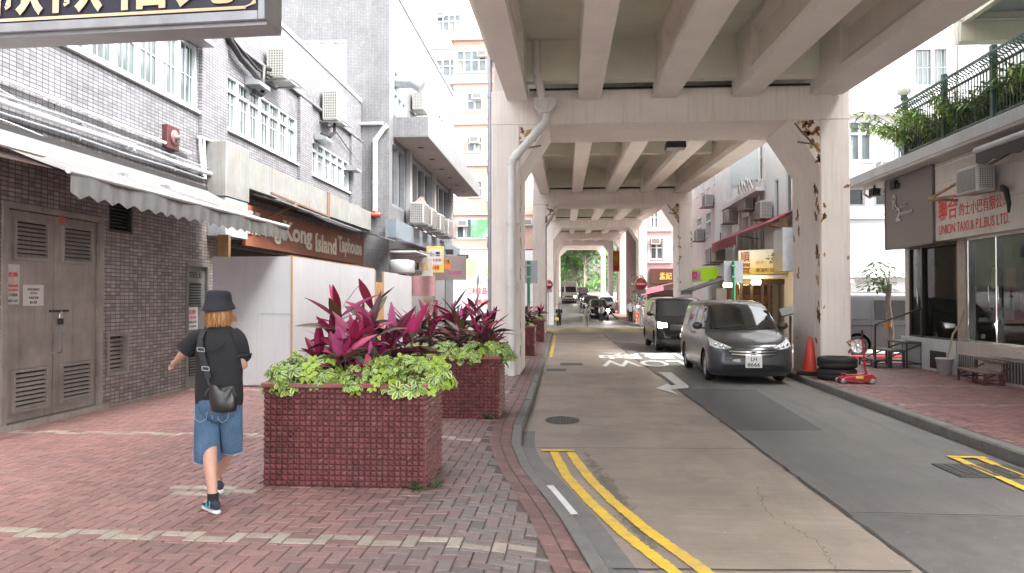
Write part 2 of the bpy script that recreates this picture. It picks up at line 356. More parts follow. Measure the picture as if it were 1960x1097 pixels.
def lane_ys(a, b, st):
    n = max(1, int((b - a) / st)); return [a + (b - a) * i / n for i in range(n + 1)]
strip('road_concrete_lane', M_lane, lambda y: kx(y) - .05, lambda y: 2.3 - .0165 * (y - 4), lane_ys(0, 37, 1.0), .004)
# far pavement surface of the road beyond the junction
def poly_sheet(name, m, polys, z, kind='structure', flat=True):
    b = MB()
    for p in polys: b.add([(x, y, rz(y) + z) for x, y in p], [tuple(range(len(p)))])
    return struct(b.build(name, m), kind)
poly_sheet('rough_road_patch', M_rough, [[(2.28, 3.4), (4.78, 3.4), (4.76, 6.34), (2.27, 6.39)]], .0)
poly_sheet('asphalt_patch', M_patch, [[(2.13, 14.95), (3.63, 15.0), (3.40, 10.4), (2.2, 10.3)]], .0)
# slab joints and cracks
def crack(b, pts, w, z=.010, wob=.012, n=18, seed=1):
    rd = random.Random(seed)
    L = []
    for (a, c) in zip(pts, pts[1:]):
        for i in range(n):
            t = i / n; L.append((a[0] + (c[0] - a[0]) * t + rd.uniform(-wob, wob), a[1] + (c[1] - a[1]) * t + rd.uniform(-wob, wob)))
    L.append(pts[-1])
    for p, q in zip(L, L[1:]):
        d = Vector((q[0] - p[0], q[1] - p[1])); d.normalize(); nx, ny = -d.y * w / 2 * rd.uniform(.5, 1.3), d.x * w / 2
        b.add([(p[0] + nx, p[1] + ny, rz(p[1]) + z), (p[0] - nx, p[1] - ny, rz(p[1]) + z), (q[0] - nx, q[1] - ny, rz(q[1]) + z), (q[0] + nx, q[1] + ny, rz(q[1]) + z)], [(0, 1, 2, 3)])
cb = MB()
crack(cb, [(2.30, 3.5), (2.22, 9), (2.13, 15), (1.99, 22), (1.75, 37)], .035, seed=3, n=24)
crack(cb, [(2.27, 6.4), (4.75, 6.35)], .014, seed=4)
for yy in (4.95, 8.9, 13.6, 17.5, 21.6, 26.4, 31.5): crack(cb, [(kx(yy) + .05, yy), (2.2, yy + .1)], .012 if yy > 5 else .02, seed=int(yy * 10), wob=.006)
crack(cb, [(2.15, 19.9), (4.8, 20.0)], .014, seed=8); crack(cb, [(1.75, 7.2), (1.62, 6.3), (1.8, 5.6), (1.72, 5.0)], .004, seed=11, wob=.02); crack(cb, [(2.3, 4.9), (2.42, 4.2), (2.3, 3.4)], .015, seed=12, wob=.03)
struct(cb.build('road_joints', M_crack))
# yellow lines
def line_strip(b, pts, w, z=.0105, seed=0, rag=.008):
    rd = random.Random(seed); n = 40; V = []
    L = []
    for a, c in zip(pts, pts[1:]):
        for i in range(n): L.append(Vector(a).lerp(Vector(c), i / n))
    L.append(Vector(pts[-1]))
    for i, p in enumerate(L):
        d = (L[min(i + 1, len(L) - 1)] - L[max(i - 1, 0)]).normalized(); nn = Vector((-d.y, d.x))
        V.append((p + nn * (w / 2 + rd.uniform(-rag, rag)), p - nn * (w / 2 + rd.uniform(-rag, rag))))
    for (a, b0), (c, d) in zip(V, V[1:]): b.add([(a.x, a.y, rz(a.y) + z), (b0.x, b0.y, rz(b0.y) + z), (d.x, d.y, rz(d.y) + z), (c.x, c.y, rz(c.y) + z)], [(0, 1, 2, 3)])
yb = MB()
line_strip(yb, [(-.15, 8.66), (.0, 7.45), (.20, 6.55), (.42, 5.70), (.66, 4.98), (1.22, 3.2)], .10, seed=1)
line_strip(yb, [(.035, 8.66), (.21, 7.45), (.40, 6.55), (.63, 5.70), (.87, 4.98), (1.44, 3.2)], .10, seed=2)
line_strip(yb, [(-.30, 8.72), (.08, 8.74)], .09, seed=3, z=.0145)
line_strip(yb, [(4.5, 8.65), (4.48, 8.0), (4.42, 6.5), (4.4, 4)], .09, seed=4); line_strip(yb, [(4.24, 8.65), (4.22, 8.0), (4.16, 6.5), (4.1, 4)], .09, seed=5); line_strip(yb, [(4.19, 8.7), (4.58, 8.68)], .09, seed=6, z=.0145)
line_strip(yb, [(-.48, 22.5), (-.52, 30), (-.55, 36)], .10, seed=7)
struct(yb.build('yellow_lines', M_yel))
# box junction hatching, worn
bb = MB()
for i in range(11):
    y = 39.5 + i * .8; line_strip(bb, [(-1.6 + i * .02, y), (5.2, y + 1.1)], .26, z=.006, seed=20 + i, rag=.03)
    line_strip(bb, [(-1.5, y + 1.3), (5.2, y)], .2, z=.010, seed=40 + i, rag=.03)
line_strip(bb, [(-1.5, 38.6), (5.2, 38.8)], .2, z=.014, seed=61); line_strip(bb, [(-1.5, 49.8), (5.2, 49.6)], .2, z=.014, seed=62)
struct(bb.build('box_junction_marking', M_ybox))
# white road writing, read by drivers coming towards the camera (turned round)
wb = text_mb('SLOW', (2.28, 20.65, .0085), (-1, .02, 0), (0, -1, 0), 2.75, 2.0, bold=.012, ext=.002, align='C')
wc = text_mb('慢駛', (2.28, 23.35, .0085), (-1, .02, 0), (0, -1, 0), 2.75, 2.5, bold=.018, ext=.002, align='C')
struct(join(wb, wc).build('white_road_writing', M_wline))
ar = [(2.16, 18.2), (2.46, 18.2), (2.42, 15.35), (2.36, 15.0), (1.98, 14.75), (2.03, 13.95), (1.72, 14.9), (2.06, 15.75), (2.08, 15.42), (2.20, 15.55)]
poly_sheet('road_arrow', M_wline, [ar], .0125)
# manholes and drain grates
def manhole(name, cx, cy, rx, ry, label, seed):
    b = MB(); n = 28; rd = random.Random(seed)
    b.add([(cx + rx * math.cos(2 * math.pi * k / n) * rd.uniform(.93, 1.04), cy + ry * math.sin(2 * math.pi * k / n) * rd.uniform(.93, 1.04), .009) for k in range(n)], [tuple(range(n))])
    for i in range(-5, 6):
        for j in range(-5, 6):
            x, y = cx + i * rx * .16, cy + j * ry * .16
            if (i * .16) ** 2 + (j * .16) ** 2 < .72: b.box(x - rx * .05, x + rx * .05, y - ry * .05, y + ry * .05, .008, .014)
    return tag(b.build(name, mat('cast_iron', (.07, .068, .065), .55, .3, 12, metal=.3, bump=.3)), label, 'manhole cover')
manhole('manhole_cover', -.07, 10.95, .26, .36, 'dark round manhole cover near the left kerb of the concrete lane', 1)
def rect_cover(x0, x1, y0, y1, label, slots, cat):
    b = MB(); b.box(x0, x1, y0, y1, -.02, .009)
    n = slots
    for i in range(n):
        a = x0 + .03 + (x1 - x0 - .06) * i / n; b.box(a, a + (x1 - x0) / n * .55, y0 + .04, y1 - .04, .0085, .013)
    return tag(b.build('drain_cover', MATS['cast_iron']), label, cat)
rect_cover(-.18, .42, 20.0, 20.7, 'dark slotted drain grate across the left lane before the road writing', 10, 'drain grate')
rect_cover(-.5, -.02, 18.4, 19.0, 'narrow dark drain grate beside the left kerb', 8, 'drain grate')
rect_cover(3.85, 4.62, 7.75, 8.35, 'dark patterned square manhole cover by the yellow lines on the right', 9, 'manhole cover')

# kerbs
def kerb(name, pts, hfun, w, side):
    b = MB(); rd = random.Random(len(pts))
    acc = []
    for (a, c) in zip(pts, pts[1:]):
        L = math.dist(a, c); n = max(1, round(L / .9))
        for i in range(n): acc.append((Vector(a).lerp(Vector(c), i / n), Vector(a).lerp(Vector(c), (i + 1) / n)))
    for p, q in acc:
        d = (q - p).normalized(); nn = Vector((-d.y, d.x)) * side
        p2 = p + d * .006; q2 = q - d * .006; j = rd.uniform(-.006, .006)
        hp, hq = hfun(p.y) + .006 + j, hfun(q.y) + .006 + j
        vs = []
        for (pt, h) in ((p2, hp), (q2, hq)):
            z0 = rz(pt.y); vs += [(pt.x, pt.y, z0 - .05), (pt.x, pt.y, z0 + h - .02), (pt.x + nn.x * .02, pt.y + nn.y * .02, z0 + h), (pt.x + nn.x * w, pt.y + nn.y * w, z0 + h), (pt.x + nn.x * w, pt.y + nn.y * w, z0 - .05)]
        b.add(vs, [(0, 1, 6, 5), (1, 2, 7, 6), (2, 3, 8, 7), (3, 4, 9, 8), (0, 4, 3, 2, 1), (5, 6, 7, 8, 9)])
    return struct(b.build(name, M_kerb))
kerb('kerb_left', [(x, y) for y, x in KL] + [(-.85, 37.6), (-1.4, 38.0), (-7, 38.2)], kh, .115, 1)
poly_sheet('gutter_strip', mat('gutter_mortar', (.15, .143, .135), .7, .2, 5, bump=.3, bscale=60, blotch=.6, bcol=(.09, .085, .08), specks=.6), [[(kx(y) - .03, y), (kx(y) + (.20 if y < 8 else .16), y), (kx(y + .5) + (.20 if y < 7.5 else .16), y + .5), (kx(y + .5) - .03, y + .5)] for y in lane_ys(3, 9.5, .5)], .0052)
poly_sheet('white_kerb_mark', M_wline, [[(-.21, 7.10), (-.13, 7.12), (.09, 6.18), (.0, 6.16)]], .009)
kerb('kerb_right', [(4.72, 3.0), (4.75, 8.25), (4.80, 10.85), (4.90, 16.0), (4.95, 20.2), (5.3, 20.9), (6.2, 21.2), (9.5, 21.4)], lambda y: .125, .16, -1)
kerb('kerb_right_far', [(9, 27.0), (6.6, 27.2), (6.1, 28), (6.1, 48), (6.6, 49.5), (9, 50)], lambda y: .125, .16, -1)
kerb('kerb_junction_left', [(-8, 56), (-2.2, 56.2), (-1.55, 57), (-1.5, 110)], lambda y: .125, .16, 1)
kerb('kerb_junction_right', [(9, 53.5), (5.2, 53.6), (4.6, 54.4), (4.5, 110)], lambda y: .125, .16, -1)
# drain channel of pale mortar under the dropped kerb, and loose kerb stone
# pavements
PAVEZ = .125
def pz(x, y):
    d = kx(y) - .115 - x
    return kh(y) + (PAVEZ - kh(y)) * min(1, max(0, d) / .8)
def pave_col(x, y, rd, cream=False):
    if cream: c = Vector((.37, .32, .26)) * rd.uniform(.82, 1.1); return tuple(c)
    t = min(1, max(0, (x + 1.9) / 1.2)) if x < 1 else 0
    if y > 9.5: t = min(1, max(0, (x + 2.2) / 1.6)) * .8
    red = Vector((.262, .140, .126)); gry = Vector((.165, .145, .136))
    c = red.lerp(gry, min(1, max(0, t * .9 + rd.uniform(-.25, .2)))) * rd.uniform(.84, 1.12)
    if rd.random() < .03: c *= .75
    return tuple(c)
def brick(b, x0, y0, x1, y1, zf, col):
    g = .0035; bv = .006
    x0 += g; y0 += g; x1 -= g; y1 -= g
    if x1 - x0 < .03 or y1 - y0 < .03: return
    o = [(x0, y0), (x1, y0), (x1, y1), (x0, y1)]; i = [(x0 + bv, y0 + bv), (x1 - bv, y0 + bv), (x1 - bv, y1 - bv), (x0 + bv, y1 - bv)]
    j = random.uniform(-.0025, .0015)
    b.add([(x, y, zf(x, y) - .010) for x, y in o] + [(x, y, zf(x, y) + j) for x, y in i], [(4, 5, 6, 7), (0, 1, 5, 4), (1, 2, 6, 5), (2, 3, 7, 6), (3, 0, 4, 7)], 0, col)
CREAM_ROWS = [4.95, 8.75, 13.1]
def herringbone(b, x0, x1, y0, y1, inside, zf, colf, rows=(), u=.1):
    nx = int((x1 - x0) / u) + 2; ny = int((y1 - y0) / u) + 2
    def in_row(y): return any(r - 1e-6 < y < r + 2 * u - 1e-6 for r in rows)
    for j in range(-2, ny):
        for i in range(-2, nx):
            k = (i - j) % 4      # 90 degree herringbone lattice
            x, y = x0 + i * u, y0 + j * u
            if k == 0: r = (x, y, x + 2 * u, y + u)
            elif k == 2: r = (x + u, y, x + 2 * u, y + 2 * u) if False else (x, y - u, x + u, y + u)
            else: continue
            cx, cy = (r[0] + r[2]) / 2, (r[1] + r[3]) / 2
            if not inside(cx, cy): continue
            lo, hi = r[1], r[3]
            clip = [(lo, hi)]
            for q in rows:
                nc = []
                for (a, c) in clip:
                    if c <= q + 1e-6 or a >= q + 2 * u - 1e-6: nc.append((a, c))
                    else:
                        if a < q - 1e-6: nc.append((a, q))
                        if c > q + 2 * u + 1e-6: nc.append((q + 2 * u, c))
                clip = nc
            for a, c in clip: brick(b, r[0], a, r[2], c, zf, colf(cx, cy))
    for q in rows:
        x = x0
        while x < x1:
            for (dx0, dy0, dx1, dy1, cr) in ((0, 1, 2, 2, 1), (0, 0, 2, 1, 0), (2, 0, 3, 2, 1), (3, 0, 5, 1, 1), (3, 1, 5, 2, 0), (5, 0, 6, 2, 1)):
                r = (x + dx0 * u, q + dy0 * u, x + dx1 * u, q + dy1 * u)
                if inside((r[0] + r[2]) / 2, (r[1] + r[3]) / 2): brick(b, *r, zf, colf((r[0] + r[2]) / 2, q, bool(cr)))
            x += 6 * u
rdp = random.Random(9)
pb = MB()
herringbone(pb, -7.0, 1.4, 2.6, 21.0, lambda x, y: -6.9 < x < kx(y) - .385 and 2.6 < y < 20.8, pz, lambda x, y, cr=False: pave_col(x, y, rdp, cr), [r for r in CREAM_ROWS])
# soldier course beside the kerb
y = 2.6
while y < 37:
    for (a0, a1) in ((.12, .245), (.25, .375)):
        yy = y + (.05 if a0 > .2 else 0)
        c = tuple(Vector((.19, .105, .095)) * rdp.uniform(.7, 1.15))
        o = [(kx(yy) - a1, yy), (kx(yy) - a0, yy), (kx(yy + .2) - a0, yy + .194), (kx(yy + .2) - a1, yy + .194)]
        pb.add([(px, py, pz(px, py) - .010) for px, py in o] + [(px + (.005 if k in (0, 3) else -.005), py + (.005 if k < 2 else -.005), pz(px, py)) for k, (px, py) in enumerate(o)], [(4, 5, 6, 7), (0, 1, 5, 4), (1, 2, 6, 5), (2, 3, 7, 6), (3, 0, 4, 7)], 0, c)
    y += .2
# small cream outline figure beside the walker
for r in ((-3.02, 6.30, -2.82, 6.40), (-2.82, 6.20, -2.62, 6.30), (-3.3, 6.10, -3.1, 6.2), (-3.10, 6.10, -2.90, 6.2), (-2.9, 6.1, -2.8, 6.3), (-3.42, 6.3, -3.22, 6.4), (-3.22, 6.3, -3.02, 6.4)):
    brick(pb, *r, lambda x, y: pz(x, y) + .004, pave_col(0, 0, rdp, True))
struct(pb.build('pavement_bricks_left', M_brick))
sb = MB()
ysb = lane_ys(2.4, 21, .6)
for a, c in zip(ysb, ysb[1:]):
    for k in range(4):
        def PX(yv, t): return [-7.2, kx(yv) - 1.0, kx(yv) - .6, kx(yv) - .3, kx(yv) - .1][t]
        q = [(PX(a, k), a), (PX(a, k + 1), a), (PX(c, k + 1), c), (PX(c, k), c)]
        sb.add([(px, py, pz(px, py) - .0085) for px, py in q], [(0, 1, 2, 3)])
struct(sb.build('pavement_left', mat('paver_mortar', (.10, .075, .068), .9, .3, 10)))
M_pavetex = tile_mat('far_paver', (.30, .12, .105), (.21, .11, .10), (.09, .07, .065), .2, .1, .006, rough=.7, offset=.5, streak=.2, scol=(.2, .16, .15))
fb = MB(); fb.add([(-7.2, 21, PAVEZ - .004), (kx(21) - .4, 21, PAVEZ - .004), (kx(37) - .4, 37.6, PAVEZ - .004), (-7.2, 38.2, PAVEZ - .004)], [(0, 1, 2, 3)])
fb.add([(-30, 56.1, .0), (-1.75, 56.3, .0), (-1.7, 72, .02), (-30, 72, .02)], [(0, 1, 2, 3)]); fb.add([(-30, 72, .02), (-1.7, 72, .02), (-1.7, 110, 1.95), (-30, 110, 1.95)], [(0, 1, 2, 3)])
fb.add([(6.3, 27.2, PAVEZ), (40, 27.2, PAVEZ), (40, 50, PAVEZ - .05), (6.3, 50, PAVEZ - .05)], [(0, 1, 2, 3)])
fb.add([(4.75, 53.8, -.02), (40, 53.8, -.02), (40, 72, .02), (4.65, 72, .02)], [(0, 1, 2, 3)]); fb.add([(4.65, 72, .02), (40, 72, .02), (40, 110, 1.95), (4.65, 110, 1.95)], [(0, 1, 2, 3)])
struct(fb.build('pavement_far', M_pavetex))
rb = MB()
def rcol(x, y, cr=False):
    if cr: return tuple(Vector((.29, .225, .205)) * rdp.uniform(.8, 1.05))
    return tuple(Vector((.225, .112, .103)) * rdp.uniform(.75, 1.15) * (.8 if rdp.random() < .06 else 1))
herringbone(rb, 4.9, 9.7, 4.0, 21.4, lambda x, y: 5.0 < x < 9.6 and 4.0 < y < 21.1 and not (x < 5.3 and y > 20.6), lambda x, y: PAVEZ, rcol, [12.0, 14.6, 18.0])
struct(rb.build('pavement_bricks_right', M_brick))
sb = MB(); sb.add([(4.85, 3, PAVEZ - .0085), (10, 3, PAVEZ - .0085), (10, 21.3, PAVEZ - .0085), (5.6, 21.1, PAVEZ - .0085), (5.1, 20.4, PAVEZ - .0085)], [(0, 1, 2, 3, 4)])
struct(sb.build('pavement_right', MATS['paver_mortar']))

# ------------------------------------------------------------------ flyover
def soff(y): return 6.0 + .0385 * (y - 16.2)
PIERS = [16.2, 36.2, 56.4, 76.6, 96.8, 117.0]
GX = [(-1.27, -.83), (.25, .72), (1.82, 2.32), (3.46, 3.98), (5.08, 5.72)]
def leaf_shape(b, x, y, z, s, ang, face, c):
    # painted leaf: flat 2 mm outline on a pier face; face 'y' faces -Y, 'x' faces -X, 'X' faces +X
    pts = [(0, -.5), (.16, -.2), (.3, -.12), (.14, .05), (.2, .25), (0, .55), (-.16, .22), (-.12, .02), (-.3, -.1), (-.13, -.22)]
    ca, sa = math.cos(ang), math.sin(ang); P = [((p * ca - q * sa) * s, (p * sa + q * ca) * s) for p, q in pts]
    if face == 'y': b.prism([(x + p, z + q) for p, q in P], 'y', y - .004, y - .001, 0, c)
    else: b.prism([(y + p, z + q) for p, q in P], 'x', x - .004, x + .004, 0, c)
M_mural = mat('mural_paint', (1, 1, 1), .6, .1, 9, attr=True)
for k, py in enumerate(PIERS):
    zb = min(rz(py), 0) - .1 if k < 3 else rz(py) - .1; s0 = soff(py); cb0 = s0 - .51; ct = s0 + .22; xi0, xi1 = -1.0, 5.27
    nm = ['nearest flyover pier with the downpipe and leaf painting', 'second flyover pier behind the dark parked cars', 'flyover pier at the far edge of the box junction', 'flyover pier rising beside the far queue of dark cars', 'fifth flyover pier beside the white minibus', 'farthest flyover pier in front of the green hillside'][k]
    t = thing('flyover_pier', nm, 'bridge pier', (xi0 + 3.1, py + .95, zb), 'piers of the flyover')
    y0, y1 = py, py + 1.95
    for sgn, (x0, x1, xi) in ((1, (-1.62, xi0, xi0)), (-1, (xi1, xi1 + .62, xi1))):
        b = MB(); ch = .03
        b.prism([(x0 + ch, y0), (x1 - ch, y0), (x1, y0 + ch), (x1, y1 - ch), (x1 - ch, y1), (x0 + ch, y1), (x0, y1 - ch), (x0, y0 + ch)], 'z', zb, cb0 + .002)
        # raised border either side of a shallow panel on the inner face
        b.box(xi - .012 * (sgn < 0) , xi + .012 * (sgn > 0), y0 + .35, y1 - .35, zb + .4, 2.2)
        b.build('column', M_conc, t)
        b = MB(); b.prism([(xi - sgn * .004, cb0 - .95), (xi + sgn * .62, cb0 + .003), (xi - sgn * .004, cb0 + .003)], 'y', y0 + .02, y1 - .02); b.build('haunch', M_conc, t)
        if sgn > 0: b = MB(); b.box(-1.62, xi1 + .62, y0 - .003, y1 + .003, cb0, ct); b.box(-1.62, xi1 + .62, y0 + .45, y1 - .45, ct, s0 + 1.12); b.build('crossbeam', M_conc, t, bevel=.02)
    if k < 2:
        b = MB(); rd = random.Random(k + 3)
        for (sx, xx) in ((1, xi1), (-1, xi0)):
            zz = 3.9 if k == 0 else 5.0
            n = 40 if sx > 0 else 22
            for i in range(n):
                c = rd.choice([(.16, .06, .03), (.26, .10, .04), (.46, .27, .07), (.36, .19, .06), (.22, .09, .04)])
                z = rd.uniform(.5, zz + .3); 
                u = rd.random()
                if sx > 0 and rd.random() < .30: leaf_shape(b, xi1 + rd.choice([.03, .06, .55]) + rd.uniform(0, .05), y0, z, rd.uniform(.09, .17), rd.uniform(0, 6.3), 'y', c)
                else: leaf_shape(b, xx, y0 + (rd.uniform(.05, .35) if u < .55 else rd.uniform(1.45, 1.9)), z, rd.uniform(.14, .32), rd.uniform(0, 6.3), 'x', c)
            # twigs and leaves on the haunch's front face
            for i in range(20 if sx > 0 else 9):
                f = rd.random(); g = rd.uniform(.05, .9)
                hx = xx - sx * (.6 * (1 - f) * g); hz = cb0 - .95 + .95 * (1 - f) * g + (.0 + .92 * f)
                hx = xx - sx * .58 * f * g; hz = cb0 - .93 + f * .9
                c = rd.choice([(.18, .06, .03), (.46, .28, .07), (.30, .12, .04)])
                leaf_shape(b, hx + (.04 if sx > 0 else -.04), y0 + .019, hz, rd.uniform(.10, .24), rd.uniform(0, 6.3), 'y', c)
            for (a0, a1) in (((.03, .3), (.42, .72)), ((.2, .45), (.5, .5)), ((.42, .72), (.55, .9))):
                b.bar((xx - sx * (a0[0] - .05), y0 + .016, cb0 - .95 + a0[1]), (xx - sx * (a1[0] - .05), y0 + .016, cb0 - .95 + a1[1]), .006, .035, 0, (.16, .11, .08), up=(0, 0, 1))
        b.build('leaf_painting', M_mural, t)
SPANS = [(-16.0, 16.14), (18.21, 36.14), (38.21, 56.34), (58.41, 76.54), (78.61, 96.74), (98.81, 116.94), (119, 150)]
for k, (ya, yb_) in enumerate(SPANS):
    nm = ['nearest flyover span overhead with five deep girders', 'second flyover span between the first two piers', 'third flyover span over the box junction', 'fourth flyover span over the rising road', 'fifth flyover span above the white minibus', 'sixth flyover span before the hillside', 'last flyover span running into the green hillside'][k]
    t = thing('flyover_span', nm, 'bridge span', (2.2, ya, soff(ya)), 'spans of the flyover')
    def zs(y): return soff(y)
    yk = ya - 1.03 if k else ya; yk2 = yb_ + 1.02
    b = MB(); b.prism([(-1.72, 0), (6.2, 0), (6.2, .25), (5.9, .25), (5.9, 1.1), (6.15, 1.1), (6.15, 1.2), (5.7, 1.2), (5.7, .3), (-1.2, .3), (-1.2, 1.2), (-1.68, 1.2), (-1.68, 1.1), (-1.42, 1.1), (-1.42, .25), (-1.72, .25)], 'y', yk + .004, yk2 - .004)
    b.v = [(x, y, z + soff(y) + 1.12) for x, y, z in b.v]; b.build('deck', M_deck, t)
    for (gx0, gx1) in GX:
        b = MB(); gc = (gx0 + gx1) / 2; w = (gx1 - gx0) / 2
        prof = [(-w, 0), (w, 0), (w, .19), (w * .5, .36), (w * .5, .86), (w * .95, 1.0), (w * .95, 1.118), (-w * .95, 1.118), (-w * .95, 1.0), (-w * .5, .86), (-w * .5, .36), (-w, .19)]
        e = 1.7
        b.prism([(gc + p, q) for p, q in prof], 'y', ya + e - .01, yb_ - e + .01)
        for (s, f) in ((ya, 1), (yb_, -1)):
            b.prism([(gc - w, 0), (gc + w, 0), (gc + w, 1.117), (gc - w, 1.117)], 'y', s, s + f * e)
        b.v = [(x, y, z + soff(y)) for x, y, z in b.v]
        b.build('girder', M_gird, t)
    for (d0, zlo) in ((ya + .25, .28), (yb_ - .55, .28)) + (((ya + yb_) / 2, .5),) * (k > 0):
        b = MB()
        for (g0, g1) in zip(GX, GX[1:]): b.box(g0[1] - .05, g1[0] + .05, d0, d0 + .28, soff(d0) + zlo, soff(d0) + 1.119)
        b.build('diaphragm', M_deck, t)
    b = MB()
    for s in ((yb_ + .01,) if k < 6 else ()):
        b.box(-.8, 5.1, s + .10, s + .35, soff(s) + .215, soff(s) + .28)
    if b.v: b.build('bearing_gap', M_gap, t)
# dark lamps under the deck
for (x, y, z, lab) in ((2.62, 18.5, 5.40, 'black box lamp hung under the flyover just behind the nearest crossbeam'), (2.85, 38.8, 6.55, 'small black box lamp hung under the flyover beyond the second crossbeam'), (1.5, 58.9, 7.3, 'tiny dark lamp hung under the flyover beyond the third crossbeam')):
    t = thing('under_deck_lamp', lab, 'lamp', (x, y, z), 'lamps under the flyover')
    b = MB(); b.prism([(x - .24, z - .02), (x + .24, z - .02), (x + .22, z + .14), (x - .22, z + .14)], 'y', y - .2, y + .2); b.build('housing', M_black, t, bevel=.01)
    b = MB(); b.box(x - .2, x + .2, y - .17, y + .17, z - .035, z - .021); b.build('lens', M_grey, t)
    b = MB(); b.tube([(x, y, z + .13), (x, y, soff(y) + 1.1)], .025, 6); b.build('hanger', M_dark, t)
# drain pipe on the nearest pier
t = thing('drain_pipe', 'cream downpipe with square hopper on the nearest left flyover column', 'drain pipe', (-1.17, 16.0, .12))
b = MB(); b.tube([(-.62, 15.55, 7.1), (-.62, 15.55, 6.42), (-.5, 15.8, 5.95)], .085, 12); b.tube([(-.62, 15.55, 6.5), (-.62, 15.55, 6.38)], .1, 12); b.build('upper_pipe', M_pipe, t)
b = MB(); b.prism([(-.68, 5.98), (-.22, 5.98), (-.22, 5.8), (-.34, 5.66), (-.56, 5.66), (-.68, 5.8)], 'y', 15.78, 16.12); b.build('hopper', M_pipe, t, bevel=.01)
b = MB(); b.tube([(-.42, 15.98, 5.68), (-.42, 15.98, 5.52), (-.5, 15.98, 5.42), (-1.08, 15.98, 4.78), (-1.16, 15.98, 4.66), (-1.16, 15.98, .13)], .092, 14)
for z in (5.5, 4.6, 3.3, 2.0, .5): 
    if z < 4.7: b.tube([(-1.16, 15.98, z), (-1.16, 15.98, z + .1)], .105, 12)
for z in (3.32, 2.02, .52): b.box(-1.3, -1.02, 15.99, 16.2, z + .03, z + .07)
b.tube([(-.52, 15.98, 5.4), (-.62, 15.98, 5.29)], .105, 12); b.tube([(-1.02, 15.98, 4.85), (-1.1, 15.98, 4.74)], .105, 12)
b.build('lower_pipe', M_pipe, t)
b = MB(); b.tube([(-1.73, 17.0, .1), (-1.73, 17.0, 9.0)], .05, 10)
for z in (1.2, 2.9, 4.6, 6.3): b.tube([(-1.73, 17.0, z), (-1.73, 17.0, z + .12)], .066, 10); b.box(-1.76, -1.6, 16.98, 17.02, z + .02, z + .06)
tag(b.build('riser_pipe', M_grey), 'slim grey pipe running up beside the nearest left flyover column', 'pipe')

# ------------------------------------------------------------------ wall and window helpers
def facade(b, org, u, n, U0, U1, V0, V1, holes=(), depth=.15, m=0):
    org, u, n = Vector(org), Vector(u), Vector(n); zz = Vector((0, 0, 1))
    P = lambda a, v, d=0: org + u * a + zz * v + n * d
    us = sorted({U0, U1, *[q for h in holes for q in h[:2] if U0 < q < U1]}); vs = sorted({V0, V1, *[q for h in holes for q in h[2:4] if V0 < q < V1]})
    for a, c in zip(us, us[1:]):
        for d, e in zip(vs, vs[1:]):
            mx, mz = (a + c) / 2, (d + e) / 2
            if any(h[0] < mx < h[1] and h[2] < mz < h[3] for h in holes): continue
            b.add([P(a, d), P(c, d), P(c, e), P(a, e)], [(0, 1, 2, 3)], m)
    for h in holes:
        a, c, d, e = h[:4]
        for (p, q) in (((a, d), (c, d)), ((c, d), (c, e)), ((c, e), (a, e)), ((a, e), (a, d))):
            b.add([P(*p), P(*q), P(*q, -depth), P(*p, -depth)], [(0, 1, 2, 3)], m)
def obar(b, P, a0, a1, v0, v1, d0, d1, m=0):
    vs = [P(a, v, d) for d in (d0, d1) for (a, v) in ((a0, v0), (a1, v0), (a1, v1), (a0, v1))]
    b.add(vs, [(0, 1, 2, 3), (4, 7, 6, 5), (0, 4, 5, 1), (1, 5, 6, 2), (2, 6, 7, 3), (3, 7, 4, 0)], m)
def window(parent, org, u, n, h, cols=2, transom=0, fw=.05, rec=.08, fm=None, gm=None, sill=.05, grille=0, cur=None, panels=True, seed=0):
    """window part (frame) with a pane sub-part; h=(u0,u1,v0,v1)"""
    org, u, n = Vector(org), Vector(u), Vector(n); zz = Vector((0, 0, 1))
    P = lambda a, v, d=0: org + u * a + zz * v + n * d
    a0, a1, v0, v1 = h; f = MB(); fm = fm or M_wframe; gm = gm or M_glass
    obar(f, P, a0, a1, v0, v0 + fw, -rec, -.01); obar(f, P, a0, a1, v1 - fw, v1, -rec, -.01); obar(f, P, a0, a0 + fw, v0 + fw, v1 - fw, -rec, -.01); obar(f, P, a1 - fw, a1, v0 + fw, v1 - fw, -rec, -.01)
    for i in range(1, cols):
        a = a0 + (a1 - a0) * i / cols; w = fw * (.8 if i % 2 else .55); obar(f, P, a - w, a + w, v0 + fw, v1 - fw, -rec, -.016)
    if transom: 
        v = v0 + (v1 - v0) * transom; obar(f, P, a0 + fw, a1 - fw, v - fw * .6, v + fw * .6, -rec, -.02)
    if sill: obar(f, P, a0 - .05, a1 + .05, v0 - .06, v0 - .002, -.02, sill)
    o = f.build('window', fm, parent)
    g = MB(); obar(g, P, a0 + fw * .5, a1 - fw * .5, v0 + fw * .5, v1 - fw * .5, -rec - .02, -rec + .012); g.build('pane', gm, o)
    if cur:
        rd = random.Random(seed); c = MB()
        for i in range(cols):
            if rd.random() < cur:
                p, q = a0 + (a1 - a0) * i / cols + fw, a0 + (a1 - a0) * (i + 1) / cols - fw; m_ = p + (q - p) * rd.uniform(.35, 1); vt = (v0 + (v1 - v0) * (transom or 1)) - fw
                c = MB(); obar(c, P, p, m_, v0 + fw + .02, vt, -rec + .013, -rec + .016); c.build('curtain', M_curtain, o)
    if grille:
        c = MB(); k = int((a1 - a0) / .16)
        for i in range(1, k):
            a = a0 + (a1 - a0) * i / k; obar(c, P, a - .006, a + .006, v0 + fw, v1 - fw, -rec + .02, -rec + .032)
        obar(c, P, a0 + fw, a1 - fw, (v0 + v1) / 2 - .008, (v0 + v1) / 2 + .008, -rec + .02, -rec + .03); c.build('grille', M_wframe, o)
    return o
